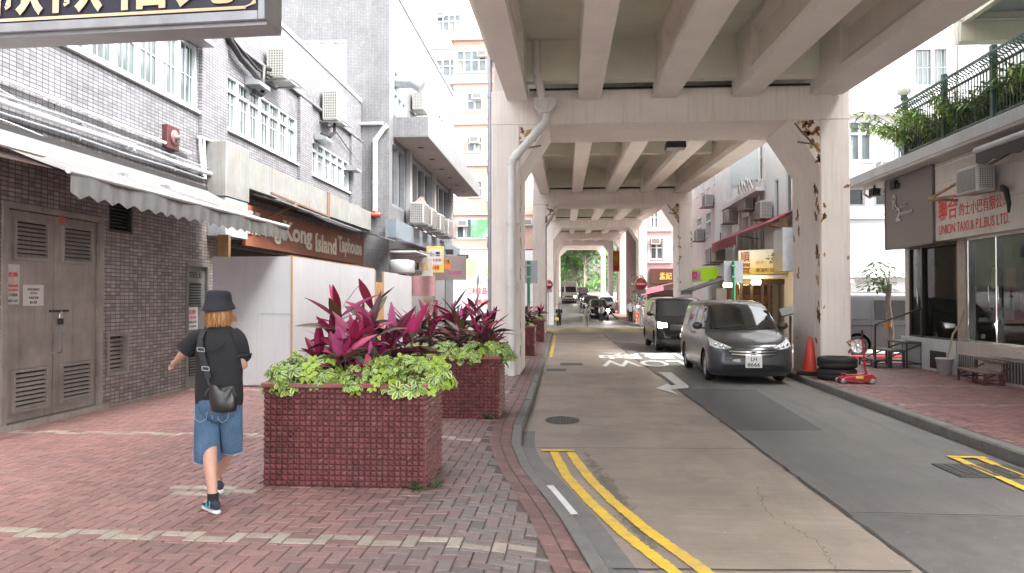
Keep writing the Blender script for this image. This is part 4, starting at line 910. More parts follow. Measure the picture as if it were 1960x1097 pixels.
# shop signs on that side
def yz_sign(name, label, x0, x1, y, z0, z1, board, lines, th=.08, cat='shop sign', group='shop signs on the left pavement'):
    """sign facing the camera side (-Y)"""
    t = thing(name, label, cat, ((x0 + x1) / 2, y, z0), group); b = MB(); b.box(x0, x1, y, y + th, z0, z1); b.build('sign_board', board, t, bevel=.006)
    w, h = x1 - x0, z1 - z0
    for (tx, fx, fz, fw_, fh, m, bold) in lines:
        if tx is None: b = MB(); b.box(x0 + fx * w, x0 + (fx + fw_) * w, y - .004, y - .001, z0 + fz * h, z0 + (fz + fh) * h); b.build('panel', m, t)
        else: text_mb(tx, (x0 + fx * w, y - .002, z0 + fz * h), (1, 0, 0), (0, 0, 1), fw_ * w, fh * h, bold, .006).build('lettering', m, t)
    return t
M_yelsign = mat('yellow_sign', (.72, .55, .12), .5, .06, 3); M_goldl = mat('gold_letter', (.7, .42, .1), .4)
yz_sign('shop_sign', 'cream sign with dark script lettering past the white hoarding', BX + .3, -4.75, 26.5, 2.55, 3.2, mat('cream_sign', (.55, .52, .47), .5), [('Fish &', .06, .35, .4, .4, M_ink, .03), ('Rice', .55, .35, .3, .4, M_goldl, .03), ('小店', .1, .08, .5, .2, M_ink, 0)])
t = yz_sign('shop_banner', 'yellow bordered white vertical banner among the left shop signs', -5.35, -4.68, 28.6, 2.75, 3.75, M_yelsign, [(None, .1, .3, .8, .6, M_white, 0), ('優惠', .2, .62, .6, .18, M_ink, .02), ('午市套餐', .15, .42, .7, .12, M_redink, 0), ('$48', .25, .08, .5, .2, M_redink, .03)], .03)
yz_sign('shop_sign', 'large grey-brown projecting sign with pink and yellow logo past the banner', -5.3, -3.98, 29.6, 2.5, 3.45, mat('taupe_sign', (.30, .24, .23), .6, .1, 3), [('♣', .36, .3, .2, .6, mat('logo_orange', (.75, .25, .06), .4), .02), ('大', .42, .62, .14, .25, M_yelsign, .03), ('mong', .5, .16, .4, .2, mat('logo_pink', (.6, .05, .25), .4), .02)], .25)
b = MB(); b.grid(lambda u, v: Vector((-5.85 + 1.05 * u, 27.4 - .05 * math.sin(u * 9) - .3 * (1 - v) * .2, 1.85 + .78 * v)), 10, 4); b.grid(lambda u, v: Vector((-5.85 + 1.05 * u, 27.43 - .05 * math.sin(u * 9), 1.85 + .78 * v)), 10, 4)
tag(b.build('canvas_sheet', mat('pink_canvas', (.5, .27, .29), .8, .12, 4)), 'faded pink canvas sheet hanging under the cream shop sign', 'canvas')
t = thing('shop_awning', 'light grey flat awning with chrome poles next to the white hoarding', 'awning', (-5.4, 25.6, 3.2)); b = MB(); b.box(-6.0, -5.0, 24.9, 27.0, 3.30, 3.36); b.build('sheet', M_white, t)
b = MB()
for y in (24.95, 25.6, 26.3): b.bar((-6.0, y, 3.42), (-4.85, y, 3.34), .04, .04)
b.bar((-4.87, 24.8, 3.34), (-4.87, 27.1, 3.34), .05, .05); b.build('pole', M_chrome, t)
b = MB(); b.lathe([(.4, 2.6), (.44, 2.65), (.44, 3.0), (.4, 3.05)], (-5.55, 25.2, 0), 20); tag(b.build('water_tank', M_white), 'white rounded tank behind the top of the hoarding', 'tank')
# two small lamps and sundry brackets under the shop fascia
for i, y in enumerate((30.5, 34.0)):
    b = MB(); b.bar((BX + .3, y, 3.6), (BX + 1.1, y, 3.72), .03, .03); b.box(BX + 1.0, BX + 1.3, y - .12, y + .12, 3.55, 3.75); tag(b.build('sign_lamp', M_dark), ['near', 'far'][i] + ' dark lamp on a bracket above the left shop signs', 'lamp', 'lamps above the left shop signs')
# street clutter below: poster panels
b = MB(); b.box(-5.6, -5.2, 29.0, 29.05, .3, 2.2); b.box(-5.15, -4.98, 29.0, 29.05, .9, 1.7, 1); tag(b.build('poster_board', [mat('poster_mix', (.4, .34, .27), .5, .5, 4), mat('faded_red_poster', (.28, .08, .08), .6)]), 'poster board standing under the grey-brown shop sign', 'poster board')
# convex mirror on post by the junction
t = thing('traffic_mirror', 'slim post with a round mirror seen edge-on beyond the left shop signs', 'mirror', (-5.2, 44, 0)); b = MB(); b.tube([(-5.2, 44, -.1), (-5.2, 44, 2.9)], .04, 8); b.build('post', M_grey, t); b = MB(); b.lathe([(.02, -.05), (.32, 0), (.36, .04), (.3, .06)], (-5.2, 43.9, 2.9), 16, 'x'); b.build('mirror', M_grey, t)

# ------------------------------------------------------------------ peach building and towers beyond the junction
FU, FN = (1, 0, 0), (0, -1, 0)       # faces towards the camera
def window_ac(parent, x, y, z, w=.75, h=.5):
    b = MB(); b.box(x - w / 2, x + w / 2, y - .45, y - .01, z, z + h); o = b.build('window_air_conditioner', MATS['ac_casing'], parent)
    b = MB(); b.box(x - w / 2 + .08, x + w / 2 - .08, y - .458, y - .451, z + .08, z + h - .08); b.build('grille', MATS['ac_coil'], o)
PX, PY = -8.75, 58.0
t = thing('peach_building', 'weathered peach apartment block with white window bays across the junction', 'building', (-5.5, PY, 0))
pw = []
for lv, (z0, z1) in enumerate(((6.4, 7.95), (13.1, 14.3), (16.3, 17.7), (19.3, 21.0))): 
    for (a, c) in ((-8.5, -6.2), (-5.6, -3.4)):
        if lv in (1, 2): pw.append((a + .8, c - .3, z0, z1))
        else: pw.append((a, c, z0, z1))
pw += [(-7.5, -6.5, 9.6, 10.9), (-4.9, -3.8, 9.6, 10.9)]
b = MB(); facade(b, (0, PY, 0), FU, FN, PX, -2.1, 5.5, 21.75, pw, .2); b.add([(PX, PY, 0), (PX, PY + 12, 0), (PX, PY + 12, 21.75), (PX, PY, 21.75)], [(0, 1, 2, 3)]); b.add([(-2.1, PY, 0), (-2.1, PY + 12, 0), (-2.1, PY + 12, 21.75), (-2.1, PY, 21.75)], [(0, 1, 2, 3)]); b.build('wall', M_peach, t)
b = MB(); b.box(PX - .2, -1.95, PY - .25, PY + 12, 21.75, 22.05); b.build('roof', M_peach, t)
b = MB(); b.box(PX + .3, -2.4, PY + .4, PY + 11.5, 0, 21.7); b.build('core', M_black, t)
for z in (5.55, 8.2, 12.0, 15.2, 18.4): MB().box(PX - .06, -2.04, PY - .12, PY - .002, z, z + .22).build('string_course', M_peach, t)
for i, h in enumerate(pw): window(t, (0, PY, 0), FU, FN, h, 4 if h[1] - h[0] > 1.8 else 2, .55 if i != 0 else 0, .08, .1, cur=.5, gm=M_glass, seed=i + 30)
for z0, z1 in ((12.5, 14.9), (15.8, 18.2), (9.3, 11.2)):
    for (a, c) in ((-8.7, -5.9), (-5.1, -2.6)):
        for (q, w_) in ((a, .6), (c - .35, .35)): MB().box(q, q + w_, PY - .03, PY - .001, z0, z1).build('white_panel', M_wwall, t)
for (x, z) in ((-7.1, 13.75), (-6.9, 17.1), (-4.2, 13.75), (-6.5, 20.4), (-8.0, 7.3), (-3.0, 7.35), (-4.0, 17.1)): window_ac(t, x, PY, z)
b = MB(); b.tube([(-5.9, PY - .1, 5.6), (-5.9, PY - .1, 21.7)], .06, 6); b.tube([(-5.6, PY - .1, 9), (-5.6, PY - .1, 21.7)], .04, 6); b.build('downpipe', M_peach, t)
b = MB(); b.box(-7.35, -5.65, PY - .03, PY - .012, 6.5, 7.85); b.build('window_poster', mat('poster_green', (.12, .42, .14), .5, .7, 1.6, blotch=1, bcol=(.6, .75, .7)), t)
b = MB(); b.box(PX - .1, -2.0, PY - .35, PY, 0, 5.45); b.build('shop_base', M_wwall, t)
for (tx, x, z, w, h, m) in (('Exchange Food Company', -7.6, 2.85, 3.6, .42, mat('faded_blue_letter', (.32, .36, .5), .5)), ('三利食品有限公司', -7.6, 2.1, 3.0, .5, M_redink), ('茶餐廳', -6.9, 1.3, 1.4, .4, M_redink)): text_mb(tx, (x, PY - .352, z), FU, (0, 0, 1), w, h, .01, .01).build('lettering', m, t)
b = MB(); b.box(-8.3, -6.9, PY - .36, PY - .351, 3.5, 4.8); b.box(-6.2, -3.6, PY - .36, PY - .351, 3.5, 4.1); b.build('yellow_panel', mat('pale_yellow', (.70, .56, .25), .5, .2, 1.5), t)
for q in ((-8.0, -7.5, PY - .39, PY - .361, 4.85, 5.15), (-5.8, -4.6, PY - .39, PY - .361, 4.5, 5.1)): MB().box(*q).build('vent_panel', M_dark, t)
def tower(name, label, x0, x1, y, z1, depth, wall, wins, cols=2, roofm=None, seed=0, acs=()):
    t = thing(name, label, 'building', ((x0 + x1) / 2, y, 0)); b = MB(); facade(b, (0, y, 0), FU, FN, x0, x1, 0, z1, wins, .2)
    for x in (x0, x1): b.add([(x, y, 0), (x, y + depth, 0), (x, y + depth, z1), (x, y, z1)], [(0, 1, 2, 3)])
    b.build('wall', wall, t); b = MB(); b.box(x0 - .15, x1 + .15, y - .15, y + depth, z1, z1 + .3); b.build('roof', roofm or wall, t); b = MB(); b.box(x0 + .3, x1 - .3, y + .4, y + depth - .3, 0, z1 - .1); b.build('core', M_black, t)
    for i, h in enumerate(wins): window(t, (0, y, 0), FU, FN, h, cols, .6, .07, .12, cur=.4, seed=seed + i)
    for (x, z) in acs: window_ac(t, x, y, z)
    return t
tower('white_tower', 'tall white apartment tower rising behind the peach block', -22, -9.4, 75, 33.5, 14, M_wwall, [(-13.0 + 0, -10.6, z, z + 1.7) for z in (22.6, 25.6, 28.6)] + [(-18, -15.5, z, z + 1.7) for z in (25.6, 28.6)], 4, seed=70, acs=((-12.6, 30.0),))
tower('white_tower', 'lower white rooftop block peeping over the top of the peach building', -9.3, -5.0, 72, 27.2, 10, M_wwall, [(-8.6, -6.4, 24.6, 25.8)], 3, seed=80)
tower('grey_tower', 'greyish apartment wall between the corner building and the peach block', -16, -9.0, 66, 23.8, 10, M_oldwall, [(-11.6, -9.6, z, z + 1.5) for z in (12.4, 15.6, 18.8, 21.4)], 3, seed=84, acs=((-10.2, 20.2), (-11.0, 13.5)))

# ------------------------------------------------------------------ right: buildings along the road beyond the side street
RX = 8.2; RU, RN = (0, -1, 0), (-1, 0, 0)      # faces -X
def rwin(a): return (-a[1], -a[0], a[2], a[3])
# nearest white building: front to the side street (y = 27.5) and flank to the road
t = thing('white_corner_building', 'white rendered building across the side street with grilled windows and pipes', 'building', (12, 27.5, 0))
h1 = [(9.95, 10.75, 6.6, 8.05), (11.4, 12.6, 6.6, 7.85), (12.2, 13.5, 9.2, 10.6), (14.4, 15.8, 9.2, 10.6)]; h2 = [(28.35, 29.1, 4.9, 6.6), (30.0, 30.6, 4.75, 6.45)]
h3 = [(9.2, 10.5, 5.0, 5.75), (10.8, 12.2, 5.0, 5.75)]
b = MB(); facade(b, (0, 27.5, 0), FU, FN, RX, 24, 0, 14, h1 + h3, .15); facade(b, (RX, 0, 0), RU, RN, -32, -27.5, 0, 14, [rwin(h) for h in h2], .15); b.build('wall', M_wwall, t)
b = MB(); b.box(RX - .1, 24, 27.4, 32, 14, 14.3); b.build('roof', M_wwall, t); b = MB(); b.box(RX + .4, 23.8, 28, 31.8, 0, 13.9); b.build('core', M_black, t)
for i, h in enumerate(h1): window(t, (0, 27.5, 0), FU, FN, h, 2, .68 if i < 2 else 0, .07, .1, gm=M_glass, grille=i > 0, cur=.4, seed=90 + i)
for h in h3: window(t, (0, 27.5, 0), FU, FN, h, 2, 0, .08, .1, fm=M_grey, gm=M_glassd, sill=0)
for h in h2: window(t, (RX, 0, 0), RU, RN, rwin(h), 1, 0, .06, .1, gm=M_glassd, cur=0)
b = MB()
for k in range(5): b.tube([(9.5, 27.42, 8.75 + k * .11), (20, 27.42, 8.75 + k * .11)], .022, 6)
b.tube([(13.3, 27.4, 5.8), (13.3, 27.4, 12)], .05, 8); b.tube([(11.0, 27.42, 6.2), (11.0, 27.42, 8.5)], .035, 6); b.build('wall_pipes', M_pipe, t)
b = MB(); b.box(8.3, 14, 27.0, 27.49, 5.82, 5.95); b.box(8.3, 13.0, 27.2, 27.49, 8.2, 8.32); b.build('ledge', M_wwall, t)
b = MB(); b.box(8.25, 22, 27.35, 27.49, 2.55, 4.6); b.build('band_panel', M_white, t)
b = MB()
for z in (4.55, 4.75, 2.5): b.box(8.22, 22, 27.2, 27.34, z, z + .06)
b.bar((9.4, 27.2, 2.55), (9.9, 27.2, 2.15), .06, .06); b.box(9.6, 9.95, 27.1, 27.3, 2.3, 2.42); b.build('rail', M_pipe, t)
for (x, z, lab) in ((11.3, 5.3, 'coiled-cable air conditioner on the white building behind the railing lamp'),): ac_unit((x, 27.5, z + .55), FN, lab, (.9, .45, .7), group='air conditioners over the side street')
# flank details: louvred grey recess, old grey building, curved white bay
t = thing('old_grey_building', 'grimy grey and white tenement with open casement windows above a maroon awning', 'building', (RX + 3, 36, 0))
ho = [(33.0, 34.6, 6.9, 8.6), (35.3, 36.9, 6.9, 8.6), (37.4, 38.6, 6.9, 8.6), (33.2, 35.0, 3.9, 5.7), (35.6, 37.2, 3.9, 5.7)]
b = MB(); facade(b, (RX + .25, 0, 0), RU, RN, -39.5, -32.02, 0, 13, [rwin(h) for h in ho], .2); b.add([(RX + .25, 32.02, 0), (20, 32.02, 0), (20, 32.02, 13), (RX + .25, 32.02, 13)], [(0, 1, 2, 3)]); b.build('wall', M_oldwall, t)
b = MB(); b.box(RX + .6, 20, 32.4, 39.4, 0, 12.9); b.build('core', M_black, t)
for i, h in enumerate(ho): window(t, (RX + .25, 0, 0), RU, RN, rwin(h), 3, .6, .06, .12, fm=M_pipe, gm=M_glassd, cur=.6, seed=120 + i)
for (y, a) in ((33.9, .5), (36.3, .42), (35.4, .55)): MB().bar((RX + .2, y, 7.7), (RX - a, y + .25, 7.7), .04, 1.4).build('open_casement', M_wframe, t)
b = MB(); b.box(RX - .35, RX + .25, 32.1, 39.5, 6.25, 6.42); b.box(RX - .1, RX + .25, 32.1, 39.5, 6.42, 6.7); b.build('ledge', M_oldwall, t)
b = MB()
for y in (32.6, 33.5, 35.3, 37.4): b.tube([(RX + .15, y, 3), (RX + .15, y, 12)], .06, 8)
for k in range(5): b.tube([(RX - .2, 33.2 + k * .5, 6.5), (RX - .28, 33.6 + k * .5, 7.0 + .2 * (k % 2)), (RX - .2, 34.0 + k * .5, 6.6)], .03, 6)
b.build('downpipe', M_pipe, t)
ac_unit((RX + .2, 34.9, 5.75), RN, 'air conditioner under the ledge of the grimy tenement, its near one', (.8, .4, .6), group='air conditioners on the grimy tenement')
ac_unit((RX + .2, 38.2, 5.5), RN, 'air conditioner under the ledge of the grimy tenement, its far one', (.9, .45, .65), group='air conditioners on the grimy tenement')
ac_unit((RX, 31.1, 4.95), RN, 'air conditioner on a bracket above the maroon awning', (.9, .45, .7), group='air conditioners on the grimy tenement')
t = thing('curved_bay_building', 'old mauve and white building with a rounded corner bay farther along the road', 'building', (RX + 3, 45, 0))
hb = [(42.2, 43.0, 8.2, 9.8), (44.2, 45.0, 8.2, 9.8), (46.2, 47.0, 8.2, 9.8), (48.2, 49, 8.2, 9.8), (44.0, 45.4, 5.4, 6.8), (47, 48.5, 5.4, 6.8)]
b = MB(); facade(b, (RX, 0, 0), RU, RN, -51, -41.6, 0, 14, [rwin(h) for h in hb], .2); b.add([(RX, 51, 0), (20, 51, 0), (20, 51, 14), (RX, 51, 14)], [(0, 1, 2, 3)]); b.build('wall', mat('mauve_render', (.50, .43, .43), .8, .12, .7, streak=.4), t)
for i, h in enumerate(hb): window(t, (RX, 0, 0), RU, RN, rwin(h), 2, .6, .06, .12, cur=.5, seed=140 + i)
b = MB(); b.box(RX + .5, 20, 41.8, 50.8, 0, 13.9); b.build('core', M_black, t)
b = MB(); b.loft([[Vector((RX + .7 - 1.1 * math.sin(math.pi * k / 12) if k < 13 else RX + .7, 39.55 + 2.05 * k / 12 if k < 13 else 41, z)) for k in range(13)] for z in (0, 5.6)], cap=False); b.build('curved_bay', M_wwall, t)
b = MB(); b.box(RX - .2, RX + 3, 39.55, 41.6, 5.6, 14); b.build('upper_bay', M_oldwall, t)
b = MB(); b.box(RX - .23, RX - .2, 40.1, 40.5, 3.9, 5.2); b.build('bay_window', M_glassd, t)
for i, (y, z) in enumerate(((43.2, 6.9), (46.0, 5.2))): ac_unit((RX, y, z), RN, ['upper', 'lower'][i] + ' air conditioner on the mauve wall past the rounded bay', (.9, .45, .7), group='air conditioners on the mauve wall')
# maroon awning
t = thing('maroon_awning', 'maroon canvas awning over the noodle shop sign across the road', 'awning', (RX, 31, 4.6))
b = MB(); AA = [(RX + .02, 5.05), (RX - 1.0, 4.38)]
b.add([(RX + .02, 27.6, 5.0), (RX + .02, 38.5, 5.0), (RX - .95, 38.5, 4.50), (RX - .95, 27.6, 4.50)], [(0, 1, 2, 3)]); b.add([(RX + .02, 27.6, 4.97), (RX + .02, 38.5, 4.97), (RX - .95, 38.5, 4.47), (RX - .95, 27.6, 4.47)], [(0, 1, 2, 3)])
b.grid(lambda u, v: Vector((RX - .96, 33.0 + 5.5 * u, 4.48 - (.42 + .04 * math.sin(u * 60)) * v)), 40, 2); b.grid(lambda u, v: Vector((RX - .94, 27.6 + 5.4 * u, 4.5 - .12 * v)), 10, 1); b.build('canvas', M_maroon, t)
b = MB(); b.bar((RX - .94, 27.6, 4.49), (RX - .94, 38.5, 4.49), .04, .04)
for y in (28.5, 33, 38): b.bar((RX, y, 4.3), (RX - .92, y, 4.46), .03, .03)
b.build('frame', M_dark, t)
# grey roller box and fan under awning
b = MB(); b.box(RX - .5, RX - .02, 27.7, 28.9, 2.75, 4.3); tag(b.build('meter_cabinet', M_grey), 'tall grey cabinet between the maroon awning and the yellow noodle sign', 'cabinet')
# noodle shop: sign, timber front
t = thing('noodle_shop_sign', 'illuminated yellow and white noodle shop sign with brown characters and a dish painting', 'shop sign', (7.3, 29.0, 2.65))
sx0, sx1, sy = 6.47, 8.17, 29.0
m, nt, bs, out = nodes_of('lit_yellow_sign'); tc = N(nt, 'ShaderNodeTexCoord').outputs['Object']; sp = N(nt, 'ShaderNodeSeparateXYZ'); nt.links.new(tc, sp.inputs[0])
cc = mixc(nt, ramp(nt, sp.outputs[2], .1, .75), (.60, .42, .07), (.60, .57, .46)); nt.links.new(cc, bs.inputs['Base Color']); nt.links.new(cc, bs.inputs['Emission Color']); bs.inputs['Emission Strength'].default_value = .06; bs.inputs['Roughness'].default_value = .4
b = MB(); b.prism([(sx0, 2.63), (sx1, 2.72), (sx1, 3.63), (sx0, 3.56)], 'y', sy, sy + .22); b.build('sign_board', m, t)
M_brownl = mat('brown_letter', (.35, .08, .02), .5)
for (tx, x, z, w, h, mm) in (('順', 6.50, 3.14, .36, .38, M_brownl), ('豐', 6.50, 2.70, .38, .40, M_brownl), ('粉麵', 7.06, 3.02, .38, .15, M_goldl), ('清湯麵世家', 7.06, 2.74, .86, .16, M_brownl)): text_mb(tx, (x, sy - .004, z), FU, (0, 0, 1), w, h, .015, .008).build('lettering', mm, t)
b = MB()
for k in range(14): leaf_shape(b, 7.45 + .6 * random.random(), sy - .001, 3.1 + .45 * random.random(), random.uniform(.06, .16), random.uniform(0, 6), 'y', random.choice([(.12, .3, .05), (.6, .45, .05), (.3, .12, .04), (.08, .2, .05)]))
b.lathe([(.02, -.006), (.11, -.004), (.12, 0)], (7.85, sy - .004, 2.84), 14, 'y', c=(.5, .6, .7)); b.build('dish_picture', M_mural, t)
b = MB(); b.box(6.42, 8.6, 28.75, 29.3, 2.50, 2.62); b.build('ledge', M_cream, t)
t = thing('noodle_shop', 'dark timber noodle shop front with warm lamps under the yellow sign', 'shop', (7.4, 29.3, .12))
b = MB()
for x in (6.55, 6.95, 7.35, 7.6, 8.0, 8.35): b.box(x, x + .09, 29.3, 29.42, .12, 2.5)
b.box(6.5, 8.6, 29.25, 29.45, 2.3, 2.49); b.box(6.5, 7.6, 29.32, 29.4, .12, .9); b.build('timber_frame', mat('dark_timber', (.055, .03, .022), .45, .3, 5), t)
b = MB(); b.box(6.6, 8.55, 29.40, 29.41, .2, 2.3); b.build('glazing', M_clear, t)
b = MB(); b.box(6.6, 9.2, 31.0, 31.9, .12, 2.3); b.box(8.55, 8.6, 29.5, 31, .12, 2.4); b.box(6.5, 8.6, 29.5, 31, 2.42, 2.48); b.build('inside_wall', mat('warm_inside', (.22, .12, .07), .7, .4, 3), t)
b = MB()
for k in range(5): b.box(6.8 + k * .33, 7.05 + k * .33, 30.96, 30.995, 1.2 + .2 * (k % 2), 1.9)
b.build('menu_board', mat('menu_colours', (.45, .25, .1), .5, .6, 6), t)
M_lampw = mat('warm_lamp', (1, .62, .25), .5, 0, emit=9, ecol=(1, .66, .3))
for (x, y, z, lab) in ((6.98, 28.6, 2.36, 'warm glowing lamp under the ledge of the noodle sign'), (6.2, 29.8, 2.28, 'warm glowing lamp left of the noodle shop by the green signpost')):
    l = thing('wall_lamp', lab, 'lamp', (x, y, z)); b = MB(); b.lathe([(.03, -.16), (.085, -.15), (.085, .15), (.03, .16)], (x, y, z), 12, 'x'); b.build('lit_tube', M_lampw, l); b = MB(); b.box(x - .02, x + .02, y, y + .5, z + .08, z + .14); b.build('bracket', M_dark, l)
# flank ground floor: shutters and green sign
t = thing('shuttered_shop', 'pale shuttered shop front beyond the noodle shop', 'shop', (RX, 36, 0))
b = MB(); b.box(7.0, RX + .24, 32.6, 40, .1, 2.7); b.build('wall', M_oldwall, t)
b = MB()
for y0 in (32.8, 34.9, 37.0): 
    for k in range(22): b.box(6.95, 6.985, y0, y0 + 1.8, .15 + k * .1, .235 + k * .1)
b.build('roller_shutter', M_wwall, t)
b = MB(); b.box(6.3, 7.05, 32.58, 32.62, .1, 2.2); 
for k in range(20): b.box(6.3, 6.98, 32.55, 32.578, .15 + k * .1, .235 + k * .1)
b.build('shutter_panel', M_wwall, t)
M_lime = mat('lime_sign', (.25, .42, .012), .45, .05, 2, emit=.05, ecol=(.36, .62, .02))
t = thing('lime_shop_sign', 'bright lime green shop sign with pink lettering between the flyover columns', 'shop sign', (6.7, 38, 2.6))
b = MB(); b.prism([(5.85, 2.50), (7.45, 2.68), (7.45, 3.32), (5.85, 3.22)], 'y', 38, 38.15); b.build('sign_board', M_lime, t)
text_mb('1樂1', (6.05, 37.995, 2.66), FU, (.05, 0, 1), .48, .46, .03, .02).build('lettering', mat('pink_letter', (.7, .08, .22), .4), t)
b = MB(); b.box(6.0, 6.6, 37.994, 37.998, 2.62, 3.16); b.build('panel', mat('pale_pink', (.75, .5, .5), .5), t)
b = MB(); b.lathe([(.2, 0), (.22, .1), (.2, .2)], (7.5, 37.8, 2.66), 12, 'y'); tag(b.build('round_sign', M_redp), 'small round red sign at the right end of the lime shop sign', 'sign')
t = thing('striped_awning', 'dark grey sloping awning in front of the pale shutters', 'awning', (6.2, 33, 2.4))
b = MB(); b.add([(5.25, 32.2, 2.12), (5.25, 35.5, 2.12), (7.0, 35.5, 2.72), (7.0, 32.2, 2.72), (5.25, 32.2, 2.06), (5.25, 35.5, 2.06), (7.0, 35.5, 2.66), (7.0, 32.2, 2.66)], [(0, 1, 2, 3), (7, 6, 5, 4), (0, 3, 7, 4), (1, 0, 4, 5), (2, 1, 5, 6)]); b.build('canvas', mat('charcoal_canvas', (.10, .095, .10), .7, .15, 4), t)
b = MB(); b.grid(lambda u, v: Vector((5.25, 32.2 + 3.3 * u, 2.08 - .12 * v - .04 * abs(math.sin(u * 30)) * v)), 40, 1); b.build('valance', MATS['charcoal_canvas'], t)
# white clutter above the lime sign (condensers)
for i, (x, y, z) in enumerate(((6.9, 38.6, 3.6), (6.9, 40.2, 3.55))): ac_unit((RX - .3, y, z), RN, ['near', 'far'][i] + ' white air conditioner just above the lime shop sign', (1.1, .5, .85), group='air conditioners above the lime sign')
# dusty pink building beyond the junction
hp = [(6.55, 7.15, 7.3, 8.7), (6.55, 7.5, 4.55 + .3, 6.35), (9, 10, 7.3, 8.7), (6.5, 7.2, 10.5, 12)]
t = tower('pink_building', 'dusty pink block with white framed windows across the junction on the right', 5.6, 12, 60, 16, 12, M_pink, hp, 2, seed=160, acs=((6.9, 6.0),))
b = MB(); b.box(6.3, 8.2, 59.9, 59.998, 6.45, 6.6); b.box(6.3, 8.2, 59.9, 59.998, 4.55, 4.7); b.box(6.3, 6.5, 59.9, 59.998, 4.72, 6.43); b.box(7.55, 8.2, 59.9, 59.998, 4.72, 6.43); b.box(6.3, 8.2, 59.9, 59.998, 7.05, 7.2); b.build('white_surround', M_wwall, t)
b = MB(); b.box(6.5, 8.6, 59.7, 59.96, 2.95, 4.1); b.build('dark_shop_board', mat('dark_red_board', (.07, .025, .02), .5), t); text_mb('孟記', (7.2, 59.69, 3.25), FU, (0, 0, 1), .95, .55, .02, .02).build('lettering', M_goldl, t)
t = thing('timber_stall', 'brown timber food stall with sloping lean-to roof below the pink block', 'stall', (7.5, 57, 0))
b = MB(); b.box(6.2, 9.5, 57.0, 59.6, 0, 2.4); b.build('wall', mat('brown_boards', (.13, .075, .05), .7, .3, 3, streak=.4), t)
b = MB(); b.add([(5.3, 55.5, 2.35), (9.5, 55.5, 3.3), (9.5, 59.6, 3.3), (5.3, 59.6, 2.35), (5.3, 55.5, 2.25), (9.5, 55.5, 3.2), (9.5, 59.6, 3.2), (5.3, 59.6, 2.25)], [(0, 1, 2, 3), (7, 6, 5, 4), (0, 4, 5, 1), (3, 0, 4, 7)]); b.build('roof', M_rust, t)
b = MB(); b.grid(lambda u, v: Vector((5.35 + 1.6 * u, 55.45 - .3 * v, 2.35 + .36 * u - .35 * v)), 16, 2); b.build('striped_valance', mat('red_valance', (.5, .08, .12), .7, .3, 12), t)
b = MB(); b.box(6.3, 8.0, 56.95, 56.99, .1, 2.0); b.build('opening', M_black, t)
for (x0, x1, y, z0, z1, m, tx, lm, lab) in ((3.98, 4.55, 66.0, 4.1, 5.9, mat('orange_sign', (.75, .22, .02), .5, .1, 3), '金記', M_yelsign, 'orange and red projecting sign past the third right column'), (5.25, 6.0, 57.4, 4.2, 4.75, M_redp, '酒家', M_white, 'small white and red upper sign beside the pink block'), (5.25, 5.95, 57.0, 2.85, 3.45, mat('salmon_sign', (.62, .12, .1), .5), '茶座', M_white, 'salmon red lower sign beside the pink block'), (5.3, 5.95, 57.3, 3.6, 4.12, mat('dark_sign', (.12, .10, .1), .5), '麵家', M_white, 'dark middle sign beside the pink block')):
    yz_sign('shop_sign', lab, x0, x1, y, z0, z1, m, [(tx, .15, .45, .7, .4, lm, .03), (None, .1, .08, .8, .22, lm if tx != '金記' else M_redp, 0)], .1, group='shop signs beyond the junction')
# row of buildings beyond, both sides of the rising road
tower('far_building', 'pale narrow building with balconies far along the right of the rising road', 6.5, 13, 80, 15, 20, M_oldwall, [(6.9, 8.0, z, z + 1.4) for z in (3.8, 6.6, 9.4)] + [(8.6, 9.8, z, z + 1.4) for z in (3.8, 6.6, 9.4)], 2, seed=170)
t = thing('green_abutment', 'pale green painted flyover wall at the far left beyond the minibus', 'wall', (-4.2, 119, 2)); b = MB(); b.box(-6.5, -1.2, 118, 119, 1.9, 11.4); b.build('wall', mat('pale_green_wall', (.42, .50, .24), .7, .1, 1), t); b = MB(); b.prism([(-1.2, 11.4), (-1.2, 8.2), (1.0, 10.2), (4.0, 11.4)], 'y', 118.1, 118.9); b.build('haunch', M_conc, t)
# railing lamp etc follow; hillside behind everything
hb_ = MB()
def hill(u, v):
    x = -70 + 160 * u; y = 135 + 45 * v; rd = math.sin(x * .31) * .8 + math.sin(x * .13 + 2) * 1.5 + math.sin(y * .4 + x * .2) * .7
    return Vector((x, y + rd, 3.0 + 34 * v ** .8 + rd * .6 * v + .012 * abs(x)))
hb_.grid(hill, 40, 16); struct(hb_.build('hillside', mat('hill_rock', (.10, .105, .07), .95, .4, .5, blotch=.7, bcol=(.16, .15, .14), bump=.6, bscale=3)))
def leaf_quad(b, c, s, rd, col):
    d = Vector((rd.gauss(0, 1), rd.gauss(0, 1), rd.gauss(0, .7))).normalized(); u = d.orthogonal().normalized(); w = d.cross(u); a = rd.uniform(0, 6.28)
    u, w = u * math.cos(a) + w * math.sin(a), w * math.cos(a) - u * math.sin(a)
    b.add([c - u * s, c - w * s * .45 + d * s * .1, c + u * s, c + w * s * .45 + d * s * .1], [(0, 1, 2, 3)], 0, col)
rd = random.Random(77); b = MB()
for i in range(8500):
    u = rd.uniform(.36, .53); v = rd.random() ** 1.2
    p = hill(u, v); cl = math.sin(p.x * .9) * math.sin(p.z * .7 + p.x * .3)
    if cl < -.35 and rd.random() < .6: continue
    g = rd.uniform(.5, 1.3); 
    leaf_quad(b, p + Vector((rd.gauss(0, .3), -rd.uniform(.1, 1.6) * (1 + cl), rd.gauss(0, .5))), rd.uniform(.25, .6), rd, (.085 * g, .22 * g * (1 + .3 * cl), .03 * g))
struct(b.build('hill_shrubs', M_hedge), 'stuff')
